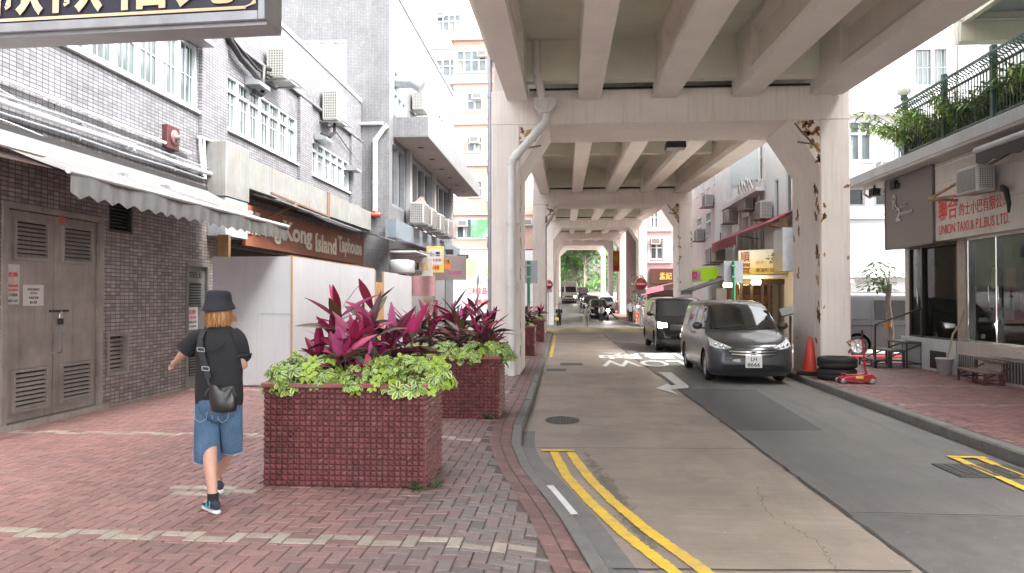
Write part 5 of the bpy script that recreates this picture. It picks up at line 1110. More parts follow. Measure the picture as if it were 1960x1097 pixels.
t = thing('tree', 'spreading pale-topped tree on the hillside at the end of the road', 'tree', (3.0, 131, 4)); b = MB(); b.tube([(3.0, 131, 3), (3.0, 131, 7), (3.4, 131, 10)], [.16, .13, .08], 8)
for k in range(6): a = k; b.tube([(3.1, 131, 7.5 + .3 * k), (3.1 + 3 * math.cos(a), 131 + 2 * math.sin(a), 9.4 + .3 * k)], [.12, .05], 6)
b.build('trunk', M_bark, t); b = MB()
for k in range(40):
    c = Vector((3.2 + rd.gauss(0, 2.0), 131 + rd.gauss(0, 1.5), 10 + rd.gauss(0, .9)))
    for j in range(36): g = rd.uniform(.6, 1.5); leaf_quad(b, c + Vector((rd.gauss(0, .5), rd.gauss(0, .5), rd.gauss(0, .16))), rd.uniform(.14, .3), rd, (.10 * g, .19 * g, .07 * g))
b.build('crown', M_hedge, t)

# ------------------------------------------------------------------ right: taxi company shop, canopy and roof terrace
SX = 8.35
t = thing('taxi_shop_building', 'shop block on the right with grey signboard, white tiles and a roof terrace', 'building', (SX + 3, 15, .12))
gl = [(-19.2, -16.85, .82, 3.0), (-16.5, -14.1, .86, 3.0), (-13.7, -11.3, .86, 3.0)]
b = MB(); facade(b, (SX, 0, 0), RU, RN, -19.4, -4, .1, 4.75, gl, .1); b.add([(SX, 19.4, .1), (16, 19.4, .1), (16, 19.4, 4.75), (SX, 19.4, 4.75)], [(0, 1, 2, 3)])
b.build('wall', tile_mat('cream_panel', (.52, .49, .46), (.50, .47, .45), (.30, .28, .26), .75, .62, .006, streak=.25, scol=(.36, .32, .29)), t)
b = MB(); b.box(SX - .09, SX - .004, 16.8, 19.42, .1, .84); b.build('blue_white_base', mat('bluish_white', (.55, .58, .62), .6, .1, 2, streak=.3), t)
b = MB(); b.box(SX - .09, SX - .004, 4, 16.75, .1, .84); b.box(SX - .22, SX - .09, 13.6, 15.2, .66, .80); b.build('cream_base', mat('cream_base', (.50, .46, .42), .6, .12, 2, streak=.35, scol=(.3, .26, .22)), t)
for (y0, y1, nn) in ((17.2, 17.95, 0), (15.95, 16.7, 9), (13.9, 15.1, 12)): MB().box(SX - .094, SX - .0902, y0, y1, .18, .58).build('vent_opening', M_black, t)
for (y0, y1, nn) in ((15.95, 16.7, 9), (13.9, 15.1, 12)):
    b = MB()
    for i in range(nn): y = y0 + (y1 - y0) * (i + .5) / nn; b.box(SX - .105, SX - .0945, y - .018, y + .018, .18, .58)
    b.build('vent_grille', M_grey, t)
b = MB(); b.box(SX - .02, SX + .02, 16.51, 16.84, .84, 3.05); b.build('stone_jamb', mat('stone_jamb', (.36, .31, .27), .5, .2, 4), t)
M_bframe = mat('black_frame', (.015, .015, .016), .3)
for i, h in enumerate(gl):
    fr = MB(); P = lambda a, v, d=0: Vector((SX - d, -a, v)); a0, a1, v0, v1 = h; m = [M_bframe, M_chrome, M_chrome][i]; fw_ = [.06, .035, .035][i]
    obar(fr, P, a0, a1, v0, v0 + fw_, -.08, .0); obar(fr, P, a0, a1, v1 - fw_, v1, -.08, .0); obar(fr, P, a0, a0 + fw_, v0 + fw_, v1 - fw_, -.08, .0); obar(fr, P, a1 - fw_, a1, v0 + fw_, v1 - fw_, -.08, .0)
    for k in ((.30,), (.04, .47, .93), (.33, .66))[i]: a = a0 + (a1 - a0) * k; obar(fr, P, a - fw_ * .6, a + fw_ * .6, v0 + fw_, v1 - fw_, -.07, .02)
    o = fr.build('shop_window', m, t)
    g = MB(); obar(g, P, a0 + .03, a1 - .03, v0 + .03, v1 - .03, -.05, -.045); g.build('pane', M_clear, o)
    g = MB()
    for (k, dz) in (((.26, 0),), ((.40, 0), (.54, 0)), ((.6, 0),))[i]:
        a = a0 + (a1 - a0) * k; g.tube([P(a, 1.55, .0), P(a, 1.55, .07), P(a, 2.0, .07), P(a, 2.0, 0)], .018, 8)
    g.build('door_handle', M_chrome, o)
b = MB(); b.box(SX - .02, SX + .01, 4, 19.4, 3.02, 3.12); b.build('lintel', M_bframe, t)
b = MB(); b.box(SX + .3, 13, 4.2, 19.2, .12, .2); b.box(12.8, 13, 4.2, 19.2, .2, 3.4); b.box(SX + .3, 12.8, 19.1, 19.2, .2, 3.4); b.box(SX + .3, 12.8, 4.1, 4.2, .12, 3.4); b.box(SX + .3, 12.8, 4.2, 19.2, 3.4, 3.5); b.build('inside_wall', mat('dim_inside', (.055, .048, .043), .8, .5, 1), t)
b = MB(); rdx = random.Random(4)
for k in range(34):
    y = rdx.uniform(5, 16.3); z = rdx.uniform(.5, 2.6); xx = rdx.uniform(9.6, 12.6); b.box(xx, xx + rdx.uniform(.05, .4), y, y + rdx.uniform(.15, .7), z, z + rdx.uniform(.1, .5), rdx.randint(0, 3))
b.build('shelf_goods', [mat('goods_red', (.35, .06, .05), .5, .3), mat('goods_pale', (.45, .43, .4), .5, .3), mat('goods_teal', (.08, .2, .2), .5, .3), M_dark], t)
b = MB()
for (y0, z0, m) in ((14.9, 1.9, 0), (15.4, 1.95, 1), (15.0, 1.35, 1), (15.55, 1.4, 2), (14.45, 1.5, 0)): b.box(SX + .09, SX + .095, y0, y0 + .33, z0, z0 + .42, m)
b.build('window_poster', [MATS['goods_red'], MATS['goods_pale'], MATS['goods_teal']], t)
M_lampc = mat('ceiling_lamp', (1, .8, .5), .5, 0, emit=5, ecol=(1, .75, .4))
b = MB()
for (x, y, z) in ((11, 18, 1.2), (10.5, 15.4, 1.3), (11.5, 13.8, 2.9)): b.sphere((x, y, z), .07, 8)
b.build('inside_lamp', M_lampc, t)
# chalkboard easel behind the glass
tt = thing('menu_easel', 'small black menu easel standing inside the left shop window', 'easel', (SX + .45, 17.4, .84)); b = MB(); b.bar((SX + .4, 17.05, .84), (SX + .5, 17.15, 2.0), .04, .04); b.bar((SX + .4, 17.7, .84), (SX + .5, 17.6, 2.0), .04, .04); b.bar((SX + .42, 17.05, 1.0), (SX + .42, 17.7, 1.0), .04, .04); b.build('legs', M_wood, tt); b = MB(); b.add([(SX + .41, 17.12, 1.05), (SX + .41, 17.63, 1.05), (SX + .49, 17.58, 1.95), (SX + .49, 17.17, 1.95)], [(0, 1, 2, 3)]); b.build('board', M_black, tt)
# canopy slab and its underside, upper storeys
b = MB(); b.box(7.6, 16, 3, 21.2, 4.75, 5.0); b.build('canopy_slab', M_slab, t, bevel=.02)
b = MB(); b.box(7.62, SX, 3, 21.1, 4.70, 4.749); b.build('canopy_soffit', mat('canopy_soffit', (.42, .40, .38), .8, .1, 2, streak=.3), t)
b = MB(); b.box(10.2, 16, 3, 19.4, 5.0, 14); b.build('upper_wall', M_wwall, t)
b = MB(); b.box(7.9, 16, 3, 16.1, 7.52, 7.8); b.box(7.9, 16, 3, 16.1, 7.802, 8.0); b.build('upper_slab', M_slab, t)
b = MB(); b.box(7.93, 10.2, 15.8, 16.08, 6.95, 7.52); b.box(7.94, 8.06, 3, 15.8, 7.3, 7.519); b.build('downstand_beam', M_cream, t)
b = MB(); b.tube([(7.85, 15.76, 7.36), (10.2, 15.76, 7.36)], .03, 6); b.tube([(7.86, 15.76, 7.36), (7.86, 15.9, 5.1)], .022, 6); b.build('wall_pipe', M_pipe, t)
b = MB(); b.tube([(8.2, 6, 4.62), (8.15, 19, 4.62)], .03, 6); b.tube([(8.0, 8, 4.66), (8.05, 17, 4.6), (8.1, 20, 4.64)], .02, 6); b.tube([(7.8, 20.4, 4.72), (7.8, 20.5, 4.5), (7.95, 20.5, 4.4), (8.1, 20.5, 4.5)], .03, 6); b.tube([(8.05, 19.9, 4.66), (8.05, 20.0, 4.45), (8.25, 20.0, 4.4)], .03, 6); b.build('cable_run', M_pipe, t)
for (y, lab) in ((18.9, 'near'), (20.2, 'far')):
    b = MB(); b.box(7.9, 8.1, y, y + .25, 4.42, 4.62); b.tube([(8.0, y + .12, 4.7), (8.0, y + .12, 4.6)], .03, 6); b.lathe([(.05, -.08), (.07, -.02), (.07, .1)], (8.0, y - .05, 4.48), 10, 'y'); tag(b.build('spot_lamp', M_black), lab + ' black spotlight under the canopy edge beside the grey signboard', 'lamp', 'spotlights under the right canopy')
# grey signboard and taxi sign on the shop wall
SGX = 7.98
t = thing('grey_shop_sign', 'dark taupe shop signboard with small silver emblem beside the taxi sign', 'shop sign', (SGX, 18.4, 3.0))
b = MB(); b.box(SGX, SX - .005, 17.17, 19.62, 2.98, 4.69); b.build('sign_board', mat('taupe_board', (.15, .125, .125), .45, .08, 3), t, bevel=.01)
b = MB(); 
for (a, c, d, e) in ((17.17, 19.62, 2.96, 3.0), (17.17, 19.62, 4.66, 4.7), (19.6, 19.64, 3.0, 4.66)): b.box(SGX - .012, SGX + .02, a, c, d, e)
b.build('frame', mat('taupe_trim', (.10, .085, .085), .4), t)
M_silver = mat('silver_letter', (.36, .35, .35), .3, .05, metal=.5)
for (tx, y, z, w, h) in (('R', 19.15, 3.92, .26, .36), ('2', 18.98, 3.62, .26, .34), ('RUSTIC', 18.72, 3.92, .36, .12), ('boutique', 18.78, 3.72, .68, .14)): text_mb(tx, (SGX - .004, y, z), RU, (0, 0, 1), w, h, .02, .02).build('lettering', M_silver, t)
t = thing('taxi_company_sign', 'white tiled taxi company signboard with red Chinese and English lettering', 'shop sign', (SGX + .08, 15, 3.0))
b = MB(); b.box(SGX + .06, SX - .005, 4, 17.16, 3.0, 4.69); b.build('sign_board', MATS['cream_panel'], t)
for (tx, ya, z, w, h, bo) in (('聯合', 17.02, 3.42, .80, .46, .01), ('的士小巴有限公司', 16.14, 3.44, 1.74, .27, .0), ('UNION TAXI & P.L.BUS LTD.', 17.0, 3.13, 2.62, .20, -.004)): text_mb(tx, (SGX + .056, ya, z), RU, (0, 0, 1), w, h, bo, .004).build('lettering', M_redink, t)
# air conditioner on rusty triangular frame
a_ = ac_unit((SGX + .06, 15.05, 3.76), RN, 'air conditioner on a rusty bracket above the red taxi lettering', (.75, .34, .5), False, group='air conditioners on the shops')
t = thing('rusty_bracket', 'long rusty triangular bracket jutting out beside the air conditioner over the taxi sign', 'bracket', (8, 15.3, 3.75))
b = MB(); b.bar((8.03, 14.2, 4.42), (7.45, 16.2, 3.80), .035, .045); b.bar((7.45, 16.2, 3.80), (8.03, 14.5, 3.76), .04, .05); b.bar((7.45, 16.2, 3.80), (8.03, 16.2, 3.78), .04, .05); b.build('angle_bar', mat('rust_bright', (.30, .17, .10), .7, .5, 5), t)
b = MB(); b.tube([(8.0, 14.55, 3.75), (7.9, 14.35, 3.78), (7.88, 14.2, 3.7), (7.9, 14.15, 3.45), (7.92, 14.2, 3.3)], [.03, .05, .05, .04, .02], 8); tag(b.build('pipe_elbow', M_black), 'short black rubber elbow hanging below the right end of the rusty bracket', 'hose')
b = MB(); b.add([(8.02, 14.55, 4.25), (7.55, 14.4, 4.55), (7.4, 11, 4.6), (8.02, 11, 4.25)], [(0, 1, 2, 3)]); 
t = thing('dark_awning', 'rolled dark canvas awning with scalloped edge at the top right under the terrace', 'awning', (7.7, 13, 4.5))
b = MB(); b.tube([(7.66, 14.75, 4.52), (7.66, 8, 4.52)], .07, 10); b.build('roller', M_grey, t)
b = MB(); b.grid(lambda u, v: Vector((7.62, 14.7 - 6.7 * u, 4.46 - (.18 + .05 * abs(math.sin(u * 40))) * v)), 80, 2); b.grid(lambda u, v: Vector((7.66, 14.7 - 6.7 * u, 4.46 - (.18 + .05 * abs(math.sin(u * 40))) * v)), 80, 2); b.build('valance', M_black, t)
# roof terrace railing with posts, bowed top and globe lamp
t = thing('terrace_railing', 'dark green iron railing with bowed looped tops along the roof terrace edge', 'railing', (7.75, 14, 5.0))
RXP = 7.74
for y in (17.9, 16.1, 14.3, 12.5, 10.7, 8.9): b = MB(); b.box(RXP - .05, RXP + .05, y - .05, y + .05, 5.0, 6.36); b.build('post', M_fence, t, bevel=.006)
b = MB(); b.box(RXP - .02, RXP + .02, 5, 17.85, 5.06, 5.10); b.box(RXP - .02, RXP + .02, 5, 17.85, 5.96, 6.0); b.bar((RXP - .24, 17.9, 6.12), (RXP - .24, 5, 6.12), .035, .035); b.build('rail', M_fence, t)
b = MB(); y = 17.78
k = 0
while y > 7.5:
    b.tube([(RXP, y, 5.05), (RXP, y, 5.97)], .011, 5, cap=False)
    b.tube([(RXP, y, 5.97), (RXP - .06, y, 6.07), (RXP - .16, y, 6.13), (RXP - .25, y, 6.12), (RXP - .30, y, 6.05), (RXP - .26, y, 5.99), (RXP - .18, y, 5.98)], .011, 5, cap=False)
    y -= .105; k += 1
b.build('bars', M_fence, t)
t = thing('globe_lamp', 'white globe lamp on the end post of the roof terrace railing', 'lamp', (RXP, 17.95, 6.3)); b = MB(); b.sphere((RXP, 17.95, 6.56), .16, 20); b.build('globe', mat('globe_white', (.82, .82, .80), .3, .03), t); b = MB(); b.lathe([(.05, 6.3), (.09, 6.36), (.06, 6.4), (.08, 6.42)], (RXP, 17.95, 0), 12); b.build('holder', M_fence, t)
gcols = []
# terrace plants: bamboo clump and hedge shrubs in a row
def bamboo(name, label, c, r, h, n, seed, cols, arch=0.0, group=None):
    rd = random.Random(seed); t = thing(name, label, 'plant', c, group); s = MB(); b = MB(); c = Vector(c)
    for i in range(n):
        a = rd.uniform(0, 6.28); d = Vector((math.cos(a), math.sin(a), 0)); base = c + d * rd.uniform(0, r * .5); hh = h * rd.uniform(.6, 1.1); pts = []
        for k in range(6): q = k / 5; pts.append(base + d * r * q * q * rd.uniform(.7, 1.2) + Vector((-arch * q * q, 0, hh * (q - .25 * q * q * q))))
        s.tube(pts, [.012, .011, .009, .007, .005, .003], 5)
        for k in range(44 if cols is gcols else 16):
            q = rd.uniform(.25, 1); p = pts[int(q * 4.99)].lerp(pts[min(5, int(q * 4.99) + 1)], q * 4.99 % 1); g = rd.uniform(.55, 1.5); col = rd.choice(cols); L = rd.uniform(.13, .25)
            dd = Vector((rd.gauss(0, 1), rd.gauss(0, 1), rd.gauss(-.5, .5))).normalized(); w = dd.cross(Vector((0, 0, 1))); w = w.normalized() * L * .13 if w.length > .01 else Vector((L * .1, 0, 0))
            b.add([p, p + dd * L * .4 + w, p + dd * L + Vector((0, 0, -L * .25)), p + dd * L * .4 - w], [(0, 1, 2, 3)], 0, tuple(x * g for x in col))
    s.build('stems', M_stem, t); b.build('foliage', M_hedge, t); return t
gcols[:] = [(.22, .38, .08), (.32, .46, .13), (.15, .29, .06), (.40, .46, .17)]
for i, (x, y, r, h, ar, lab) in enumerate(((8.1, 17.9, .9, 1.2, .75, 'pale bamboo plant arching over the railing around the globe lamp'), (8.2, 16.9, .7, 1.35, .3, 'tallest bamboo plant behind the second railing panel'), (8.3, 15.6, .6, 1.2, .15, 'bushy bamboo plant behind the middle of the railing'), (8.4, 14.2, .6, 1.2, .1, 'bamboo plant towards the right end of the railing'), (8.4, 12.9, .6, 1.1, .1, 'rightmost bamboo plant behind the railing'))):
    bamboo('bamboo_plant', lab, (x, y, 5.0), r, h, 30, 50 + i, gcols, ar, 'plants on the roof terrace')
dcols = [(.07, .12, .05), (.10, .17, .07), (.15, .2, .1)]
for i in range(6): bamboo('hedge_shrub', 'dark low shrub on the terrace, number ' + str(i) if False else ['dark low shrub right behind the end post of the railing', 'dark low shrub behind the first railing panel', 'dark low shrub behind the second railing post', 'dark low shrub in the middle of the terrace railing', 'dark low shrub behind the third railing panel', 'dark low shrub at the right end of the railing'][i], (8.05, 17.5 - i * 1.0, 5.0), .5, .8, 22, 80 + i, dcols, 0, 'shrubs on the roof terrace')

# ------------------------------------------------------------------ planters
def planter(loc, sx, sy, h, label, tile=.0525, th=.046):
    """loc = front-left bottom corner; embossed tiles on all four sides"""
    t = thing('tiled_planter', label, 'planter', (loc[0] + sx / 2, loc[1] + sy / 2, loc[2]), 'tiled planters on the left pavement'); x0, y0, z0 = loc
    b = MB(); rd = random.Random(int(loc[1] * 10))
    def side(o, u, n, L):
        o, u, n = Vector(o), Vector(u), Vector(n); zz = Vector((0, 0, 1)); nu = max(1, round(L / tile)); nv = max(1, round(h / th)); du, dv = L / nu, h / nv
        for i in range(nu):
            for j in range(nv):
                g = .0025; bv = .011; hh = .014 + rd.uniform(-.0015, .0015); tl = rd.uniform(-.0015, .0015)
                a, c, d, e = i * du + g, (i + 1) * du - g, j * dv + g, (j + 1) * dv - g
                P = lambda p, q, k=0: o + u * p + zz * q + n * k
                b.add([P(a, d), P(c, d), P(c, e), P(a, e), P(a + bv, d + bv, hh + tl), P(c - bv, d + bv, hh - tl), P(c - bv, e - bv, hh - tl), P(a + bv, e - bv, hh + tl)], [(4, 5, 6, 7), (0, 1, 5, 4), (1, 2, 6, 5), (2, 3, 7, 6), (3, 0, 4, 7)], 0, tuple(Vector((.152, .047, .049)) * rd.uniform(.8, 1.18)))
        b.add([o, o + u * L, o + u * L + zz * h, o + zz * h], [(0, 1, 2, 3)], 1)
    side((x0, y0, z0), (1, 0, 0), (0, -1, 0), sx); side((x0 + sx, y0, z0), (0, 1, 0), (1, 0, 0), sy); side((x0 + sx, y0 + sy, z0), (-1, 0, 0), (0, 1, 0), sx); side((x0, y0 + sy, z0), (0, -1, 0), (-1, 0, 0), sy)
    b.build('tiled_box', [M_plant, M_grout], t)
    b = MB(); e = .028; w = .07; zt = z0 + h
    for (a, c, d, f_) in ((x0 - e, x0 + sx + e, y0 - e, y0 + w), (x0 - e, x0 + sx + e, y0 + sy - w, y0 + sy + e), (x0 - e, x0 + w, y0 + w, y0 + sy - w), (x0 + sx - w, x0 + sx + e, y0 + w, y0 + sy - w)): b.box(a, c, d, f_, zt + .001, zt + .045)
    b.build('rim', M_rim, t, bevel=.008)
    b = MB(); b.grid(lambda u, v: Vector((x0 + w + (sx - 2 * w) * u, y0 + w + (sy - 2 * w) * v, zt - .03 + .02 * math.sin(u * 9 + v * 7))), 12, 8); b.build('soil', M_soil, t)
    return t
def blade(b, p, d, L, w, droop, col, edge, rd, fold=.35, twist=0):
    d = Vector(d).normalized(); s = d.cross(Vector((0, 0, 1))); s = s.normalized() if s.length > .05 else Vector((1, 0, 0))
    if twist: s = (Matrix.Rotation(twist, 3, d) @ s)
    n = 8; L_, M_, R_ = [], [], []; q = Vector(p); cur = d.copy()
    for i in range(n + 1):
        f = i / n; ww = w * max(.06, math.sin(math.pi * min(1, f * .97 + .02) ** .85)) ** .9; up = s.cross(cur).normalized()
        L_.append(q + s * ww + up * ww * fold); M_.append(q.copy()); R_.append(q - s * ww + up * ww * fold)
        cur = (cur + Vector((0, 0, -droop / n))).normalized(); q = q + cur * (L / n)
    o = [*L_, *M_, *R_]; k = n + 1
    for i in range(n):
        c = tuple(x * rd.uniform(.96, 1.04) for x in col)
        b.add([L_[i], M_[i], M_[i + 1], L_[i + 1]], [(0, 1, 2, 3)], 0, tuple(.75 * x + .25 * y for x, y in zip(c, edge)), True); b.add([M_[i], R_[i], R_[i + 1], M_[i + 1]], [(0, 1, 2, 3)], 0, c, True)
def cordyline(base, h, label, seed, n=30, L=.42, pink=.45, group='pink cordylines in the planters', w=.042):
    rd = random.Random(seed); t = thing('cordyline_plant', label, 'plant', base, group); s = MB(); b = MB(); base = Vector(base)
    for st in range(rd.choice([2, 2, 3])):
        top = base + Vector((rd.uniform(-.11, .11), rd.uniform(-.09, .09), h * (1 if st == 0 else rd.uniform(.4, .8))))
        s.tube([base, base.lerp(top, .5) + Vector((rd.uniform(-.02, .02), 0, 0)), top], [.014, .012, .01], 7)
        nn = n if st == 0 else int(n * .7)
        for i in range(nn):
            f = (i + rd.uniform(-1.2, 1.2)) / nn; f = min(1, max(0, f)); a = i * 2.4 + rd.uniform(-.5, .5); el = R(-8) + f * R(72) + rd.uniform(-.28, .28)      # old leaves low, young upright
            d = Vector((math.cos(a) * math.cos(el), math.sin(a) * math.cos(el), math.sin(el))); p = base.lerp(top, min(1, .5 + .5 * f))
            if f > 1 - pink and rd.random() < .72: col = rd.choice([(.52, .035, .16), (.38, .022, .11), (.60, .13, .29), (.46, .08, .18), (.24, .02, .06)]); col = tuple(x * rd.uniform(.7, 1) for x in col); edge = tuple(min(1, x * 1.2 + .03) for x in col)
            elif rd.random() < .35: col = rd.choice([(.12, .075, .04), (.085, .11, .045), (.16, .075, .05), (.17, .155, .12), (.10, .12, .07)]); edge = rd.choice([(.26, .04, .09), (.12, .07, .05)])
            else: col = rd.choice([(.05, .018, .026), (.075, .02, .032), (.055, .04, .042), (.14, .025, .05), (.10, .08, .08)]); edge = rd.choice([(.17, .025, .06), (.07, .035, .04), (.28, .04, .11)])
            blade(b, p, d, L * rd.uniform(.6, 1.12), w * rd.uniform(.7, 1.25), rd.uniform(.3, 1.1) * (1.15 - f), col, edge, rd, fold=rd.uniform(.1, .4), twist=rd.uniform(-.9, .9))
    s.build('stem', M_stem, t); b.build('foliage', M_leaf, t); return t
def schefflera(c, r, label, seed, n=34, hang=0, lime=.25, group='variegated shrubs edging the planters'):
    rd = random.Random(seed); t = thing('variegated_shrub', label, 'plant', c, group); s = MB(); b = MB(); c = Vector(c); r = Vector(r)
    for i in range(n):
        a = rd.uniform(0, 6.28); q = math.sqrt(rd.random()); el = rd.uniform(.15, 1)
        p = c + Vector((r.x * q * math.cos(a), r.y * q * math.sin(a), r.z * (1 - .55 * q * q) * el))
        s.tube([c + (p - c) * .1, c + (p - c) * .6 + Vector((0, 0, .03)), p], [.006, .005, .003], 5, cap=False)
        ax = (Vector((.9 * q * math.cos(a), .9 * q * math.sin(a) - .35, .8)) + Vector((rd.gauss(0, .25), rd.gauss(0, .25), rd.gauss(0, .15)))).normalized()
        u = ax.orthogonal().normalized(); w = ax.cross(u); k = rd.randint(6, 8); L0 = rd.uniform(.045, .085); islime = rd.random() < lime; ph = rd.uniform(0, 6)
        for j in range(k):
            an = ph + 2 * math.pi * j / k + rd.uniform(-.15, .15); d = (u * math.cos(an) + w * math.sin(an)) * .95 + ax * rd.uniform(.0, .35) + Vector((0, 0, -.15 if islime else -.32)); d.normalize(); L = L0 * rd.uniform(.8, 1.15); side = d.cross(ax).normalized(); up = side.cross(d)
            g = rd.uniform(.75, 1.25)
            if islime: core = (.21 * g, .34 * g, .025 * g); ed = (.31 * g, .41 * g, .07 * g)
            else: core = tuple(x * g for x in rd.choice([(.05, .14, .025), (.08, .19, .03), (.15, .28, .04)])); ed = tuple(x * g for x in rd.choice([(.46, .50, .17), (.40, .47, .20), (.30, .40, .08)]))
            ws = [.0, .17, .24, .2, .0]; fs = [.12, .34, .6, .82, 1.0]; dr = -.18
            mid = [p + d * L * f + up * L * dr * f * f for f in fs]; inn = [.0, .09, .13, .08, .0]
            for sg in (1, -1):
                for m in range(4):
                    A0, A1 = mid[m], mid[m + 1]; B0, B1 = mid[m] + side * sg * L * inn[m], mid[m + 1] + side * sg * L * inn[m + 1]; C0, C1 = mid[m] + side * sg * L * ws[m] + up * L * .02, mid[m + 1] + side * sg * L * ws[m + 1] + up * L * .02
                    b.add([A0, B0, B1, A1], [(0, 1, 2, 3)], 0, core); b.add([B0, C0, C1, B1], [(0, 1, 2, 3)], 0, ed)
    s.build('stem', M_stem, t); b.build('foliage', M_leaf, t); return t
p1 = planter((-2.63, 6.45, .125), 1.41, .86, .85, 'nearest dark red tiled planter box in front of the walker')
p2 = planter((-2.30, 10.25, .125), 1.38, .86, .80, 'second dark red tiled planter box beside the nearest flyover column')
p3 = planter((-2.30, 21.6, .125), 1.38, .86, .80, 'third dark red tiled planter box just behind the nearest flyover column')
p4 = planter((-2.25, 28.6, .125), 1.38, .86, .80, 'farthest dark red tiled planter box before the second flyover column')
zt = .98
C1 = [(-2.13, 6.95, .62, 0), (-2.0, 6.7, .42, 1), (-1.82, 6.85, .50, 2), (-1.62, 7.0, .40, 3), (-2.28, 7.05, .36, 4), (-1.72, 6.68, .22, 5), (-1.95, 7.1, .66, 6), (-1.5, 7.12, .46, 7)]
L1 = ['tallest pink cordyline at the left of the nearest planter', 'pink cordyline in front of the tallest one in the nearest planter', 'bright magenta cordyline in the middle of the nearest planter', 'dark cordyline right of centre in the nearest planter', 'low spreading cordyline at the left edge of the nearest planter', 'short pink cordyline low in the middle of the nearest planter', 'dark tall cordyline at the back of the nearest planter', 'green-brown cordyline at the back right of the nearest planter']
for (x, y, h, i) in C1: cordyline((x, y, zt - .03), h * 1.12, L1[i], 100 + i, 17, .38 if i != 0 else .42, .5 if i in (0, 1, 2, 5) else .3)
S1 = [(-2.45, 6.62, .24, 0), (-2.2, 6.6, .22, 1), (-1.85, 6.58, .16, 6), (-1.62, 6.6, .26, 2), (-1.38, 6.58, .26, 3), (-1.28, 6.9, .22, 4), (-2.5, 7.0, .2, 5)]
LS = ['yellow-green variegated shrub at the left front of the nearest planter', 'variegated shrub left of centre along the front of the nearest planter', 'bright lime shrub right of centre in the nearest planter', 'cream-leaved shrub spilling over the right front corner of the nearest planter', 'variegated shrub along the right side of the nearest planter', 'variegated shrub at the back left of the nearest planter', 'low dark variegated shrub at the middle front of the nearest planter']
for (x, y, h, i) in S1: schefflera((x, y, zt - .05), (.26 if i != 6 else .16, .2, h + .09), LS[i], 200 + i, 120 if i != 6 else 44, lime=(.15, .3, .45, .35, .6, .05, .3)[i] if i != 3 else .1)
C2 = [(-1.95, 10.75, .62, 0), (-1.60, 10.85, .7, 1), (-1.25, 10.7, .72, 2), (-1.05, 10.85, .45, 3), (-2.15, 10.9, .5, 4), (-1.45, 10.55, .45, 5), (-1.1, 10.5, .35, 6), (-1.7, 11.0, .5, 7)]
L2 = ['pink cordyline at the left of the second planter', 'tall pink cordyline left of centre in the second planter', 'tallest magenta cordyline in the middle of the second planter', 'dark drooping cordyline at the right of the second planter', 'dark cordyline at the back left of the second planter', 'short dark cordyline at the front of the second planter', 'low maroon cordyline at the right front of the second planter', 'dark cordyline at the back of the second planter']
for (x, y, h, i) in C2: cordyline((x, y, .9), h, L2[i], 120 + i, 22, .38, .5 if i < 3 else .15, w=.032)
for i, (x, y) in enumerate(((-2.05, 10.4), (-1.65, 10.38), (-1.28, 10.36), (-1.02, 10.45), (-1.0, 10.85))): schefflera((x, y, .87), (.27, .2, .30), ['variegated shrub at the left front of the second planter', 'variegated shrub at the middle front of the second planter', 'cream-leaved shrub right of centre at the second planter front', 'cream-leaved shrub spilling over the right corner of the second planter', 'variegated shrub on the column side of the second planter'][i], 220 + i, 90, lime=.1)
for j, (px_, py_, zz, nm) in enumerate(((-2.3, 21.6, .9, 'third'), (-2.25, 28.6, .9, 'fourth'))):
    for i in range(2): cordyline((px_ + .75 + .4 * i, py_ + .4, zz), .45 - .05 * i, ['left', 'right'][i] + ' dark cordyline of the ' + nm + ' planter', 140 + 4 * j + i, 22, .4, .3)
    for i in range(3): schefflera((px_ + .3 + .42 * i, py_ + .2, .87), (.28, .24, .3), ['left', 'middle', 'right'][i] + ' variegated shrub of the ' + nm + ' planter', 240 + 4 * j + i, 24, lime=.05)
def weed(loc, label, seed, s=1):
    rd = random.Random(seed); t = thing('weed', label, 'weed', loc, 'weeds at the planter feet'); b = MB()
    for i in range(12): a = i * 2.4; el = rd.uniform(.3, 1.2); blade(b, loc, (math.cos(a) * math.cos(el), math.sin(a) * math.cos(el), math.sin(el)), .13 * s * rd.uniform(.7, 1.3), .012 * s, .9, (.05, .09, .03), (.09, .13, .05), rd)
    b.build('foliage', M_leaf, t)
weed((-1.28, 6.40, .125), 'small green weed at the front right foot of the nearest planter', 1); weed((-1.12, 6.48, .125), 'small green weed on the pavers right of the nearest planter', 2, .8); weed((-1.04, 10.2, .125), 'small green weed at the foot of the second planter', 3, .9)

# ------------------------------------------------------------------ hanging banner sign, top left
t = thing('hanging_banner_sign', 'large dark blue hanging shop sign with cream characters in a metal frame', 'shop sign', (-4.2, 6.1, 4.0))
bx0, bx1, by, bz0, bz1 = -6.2, -2.40, 6.0, 4.02, 5.1
M_navy = mat('navy_vinyl', (.018, .019, .035), .38, .2, 3, spec=.5)
b = MB(); b.grid(lambda u, v: Vector((bx0 + .04 + (bx1 - bx0 - .08) * u, by - .012 - .010 * math.sin(u * 40 + v * 5) * max(0, u - .72) - .006 * math.sin(u * 90 - v * 14) * max(0, u - .75) * 3, bz0 + .055 + (bz1 - bz0 - .1) * v)), 160, 24); b.build('vinyl_face', M_navy, t)
b = MB(); b.box(bx0, bx1 - .06, by - .02, by + .30, bz0 - .03, bz0 + .05); b.box(bx0, bx1 - .06, by - .02, by + .3, bz1 - .05, bz1 + .02); b.box(bx1 - .06, bx1, by - .02, by + .30, bz0 - .03, bz1 + .02); b.build('frame', M_grey, t, bevel=.006)
b = MB(); b.box(bx0, bx1 - .06, by + .0, by + .29, bz0 + .05, bz1 - .05); b.build('box_body', M_dark, t)
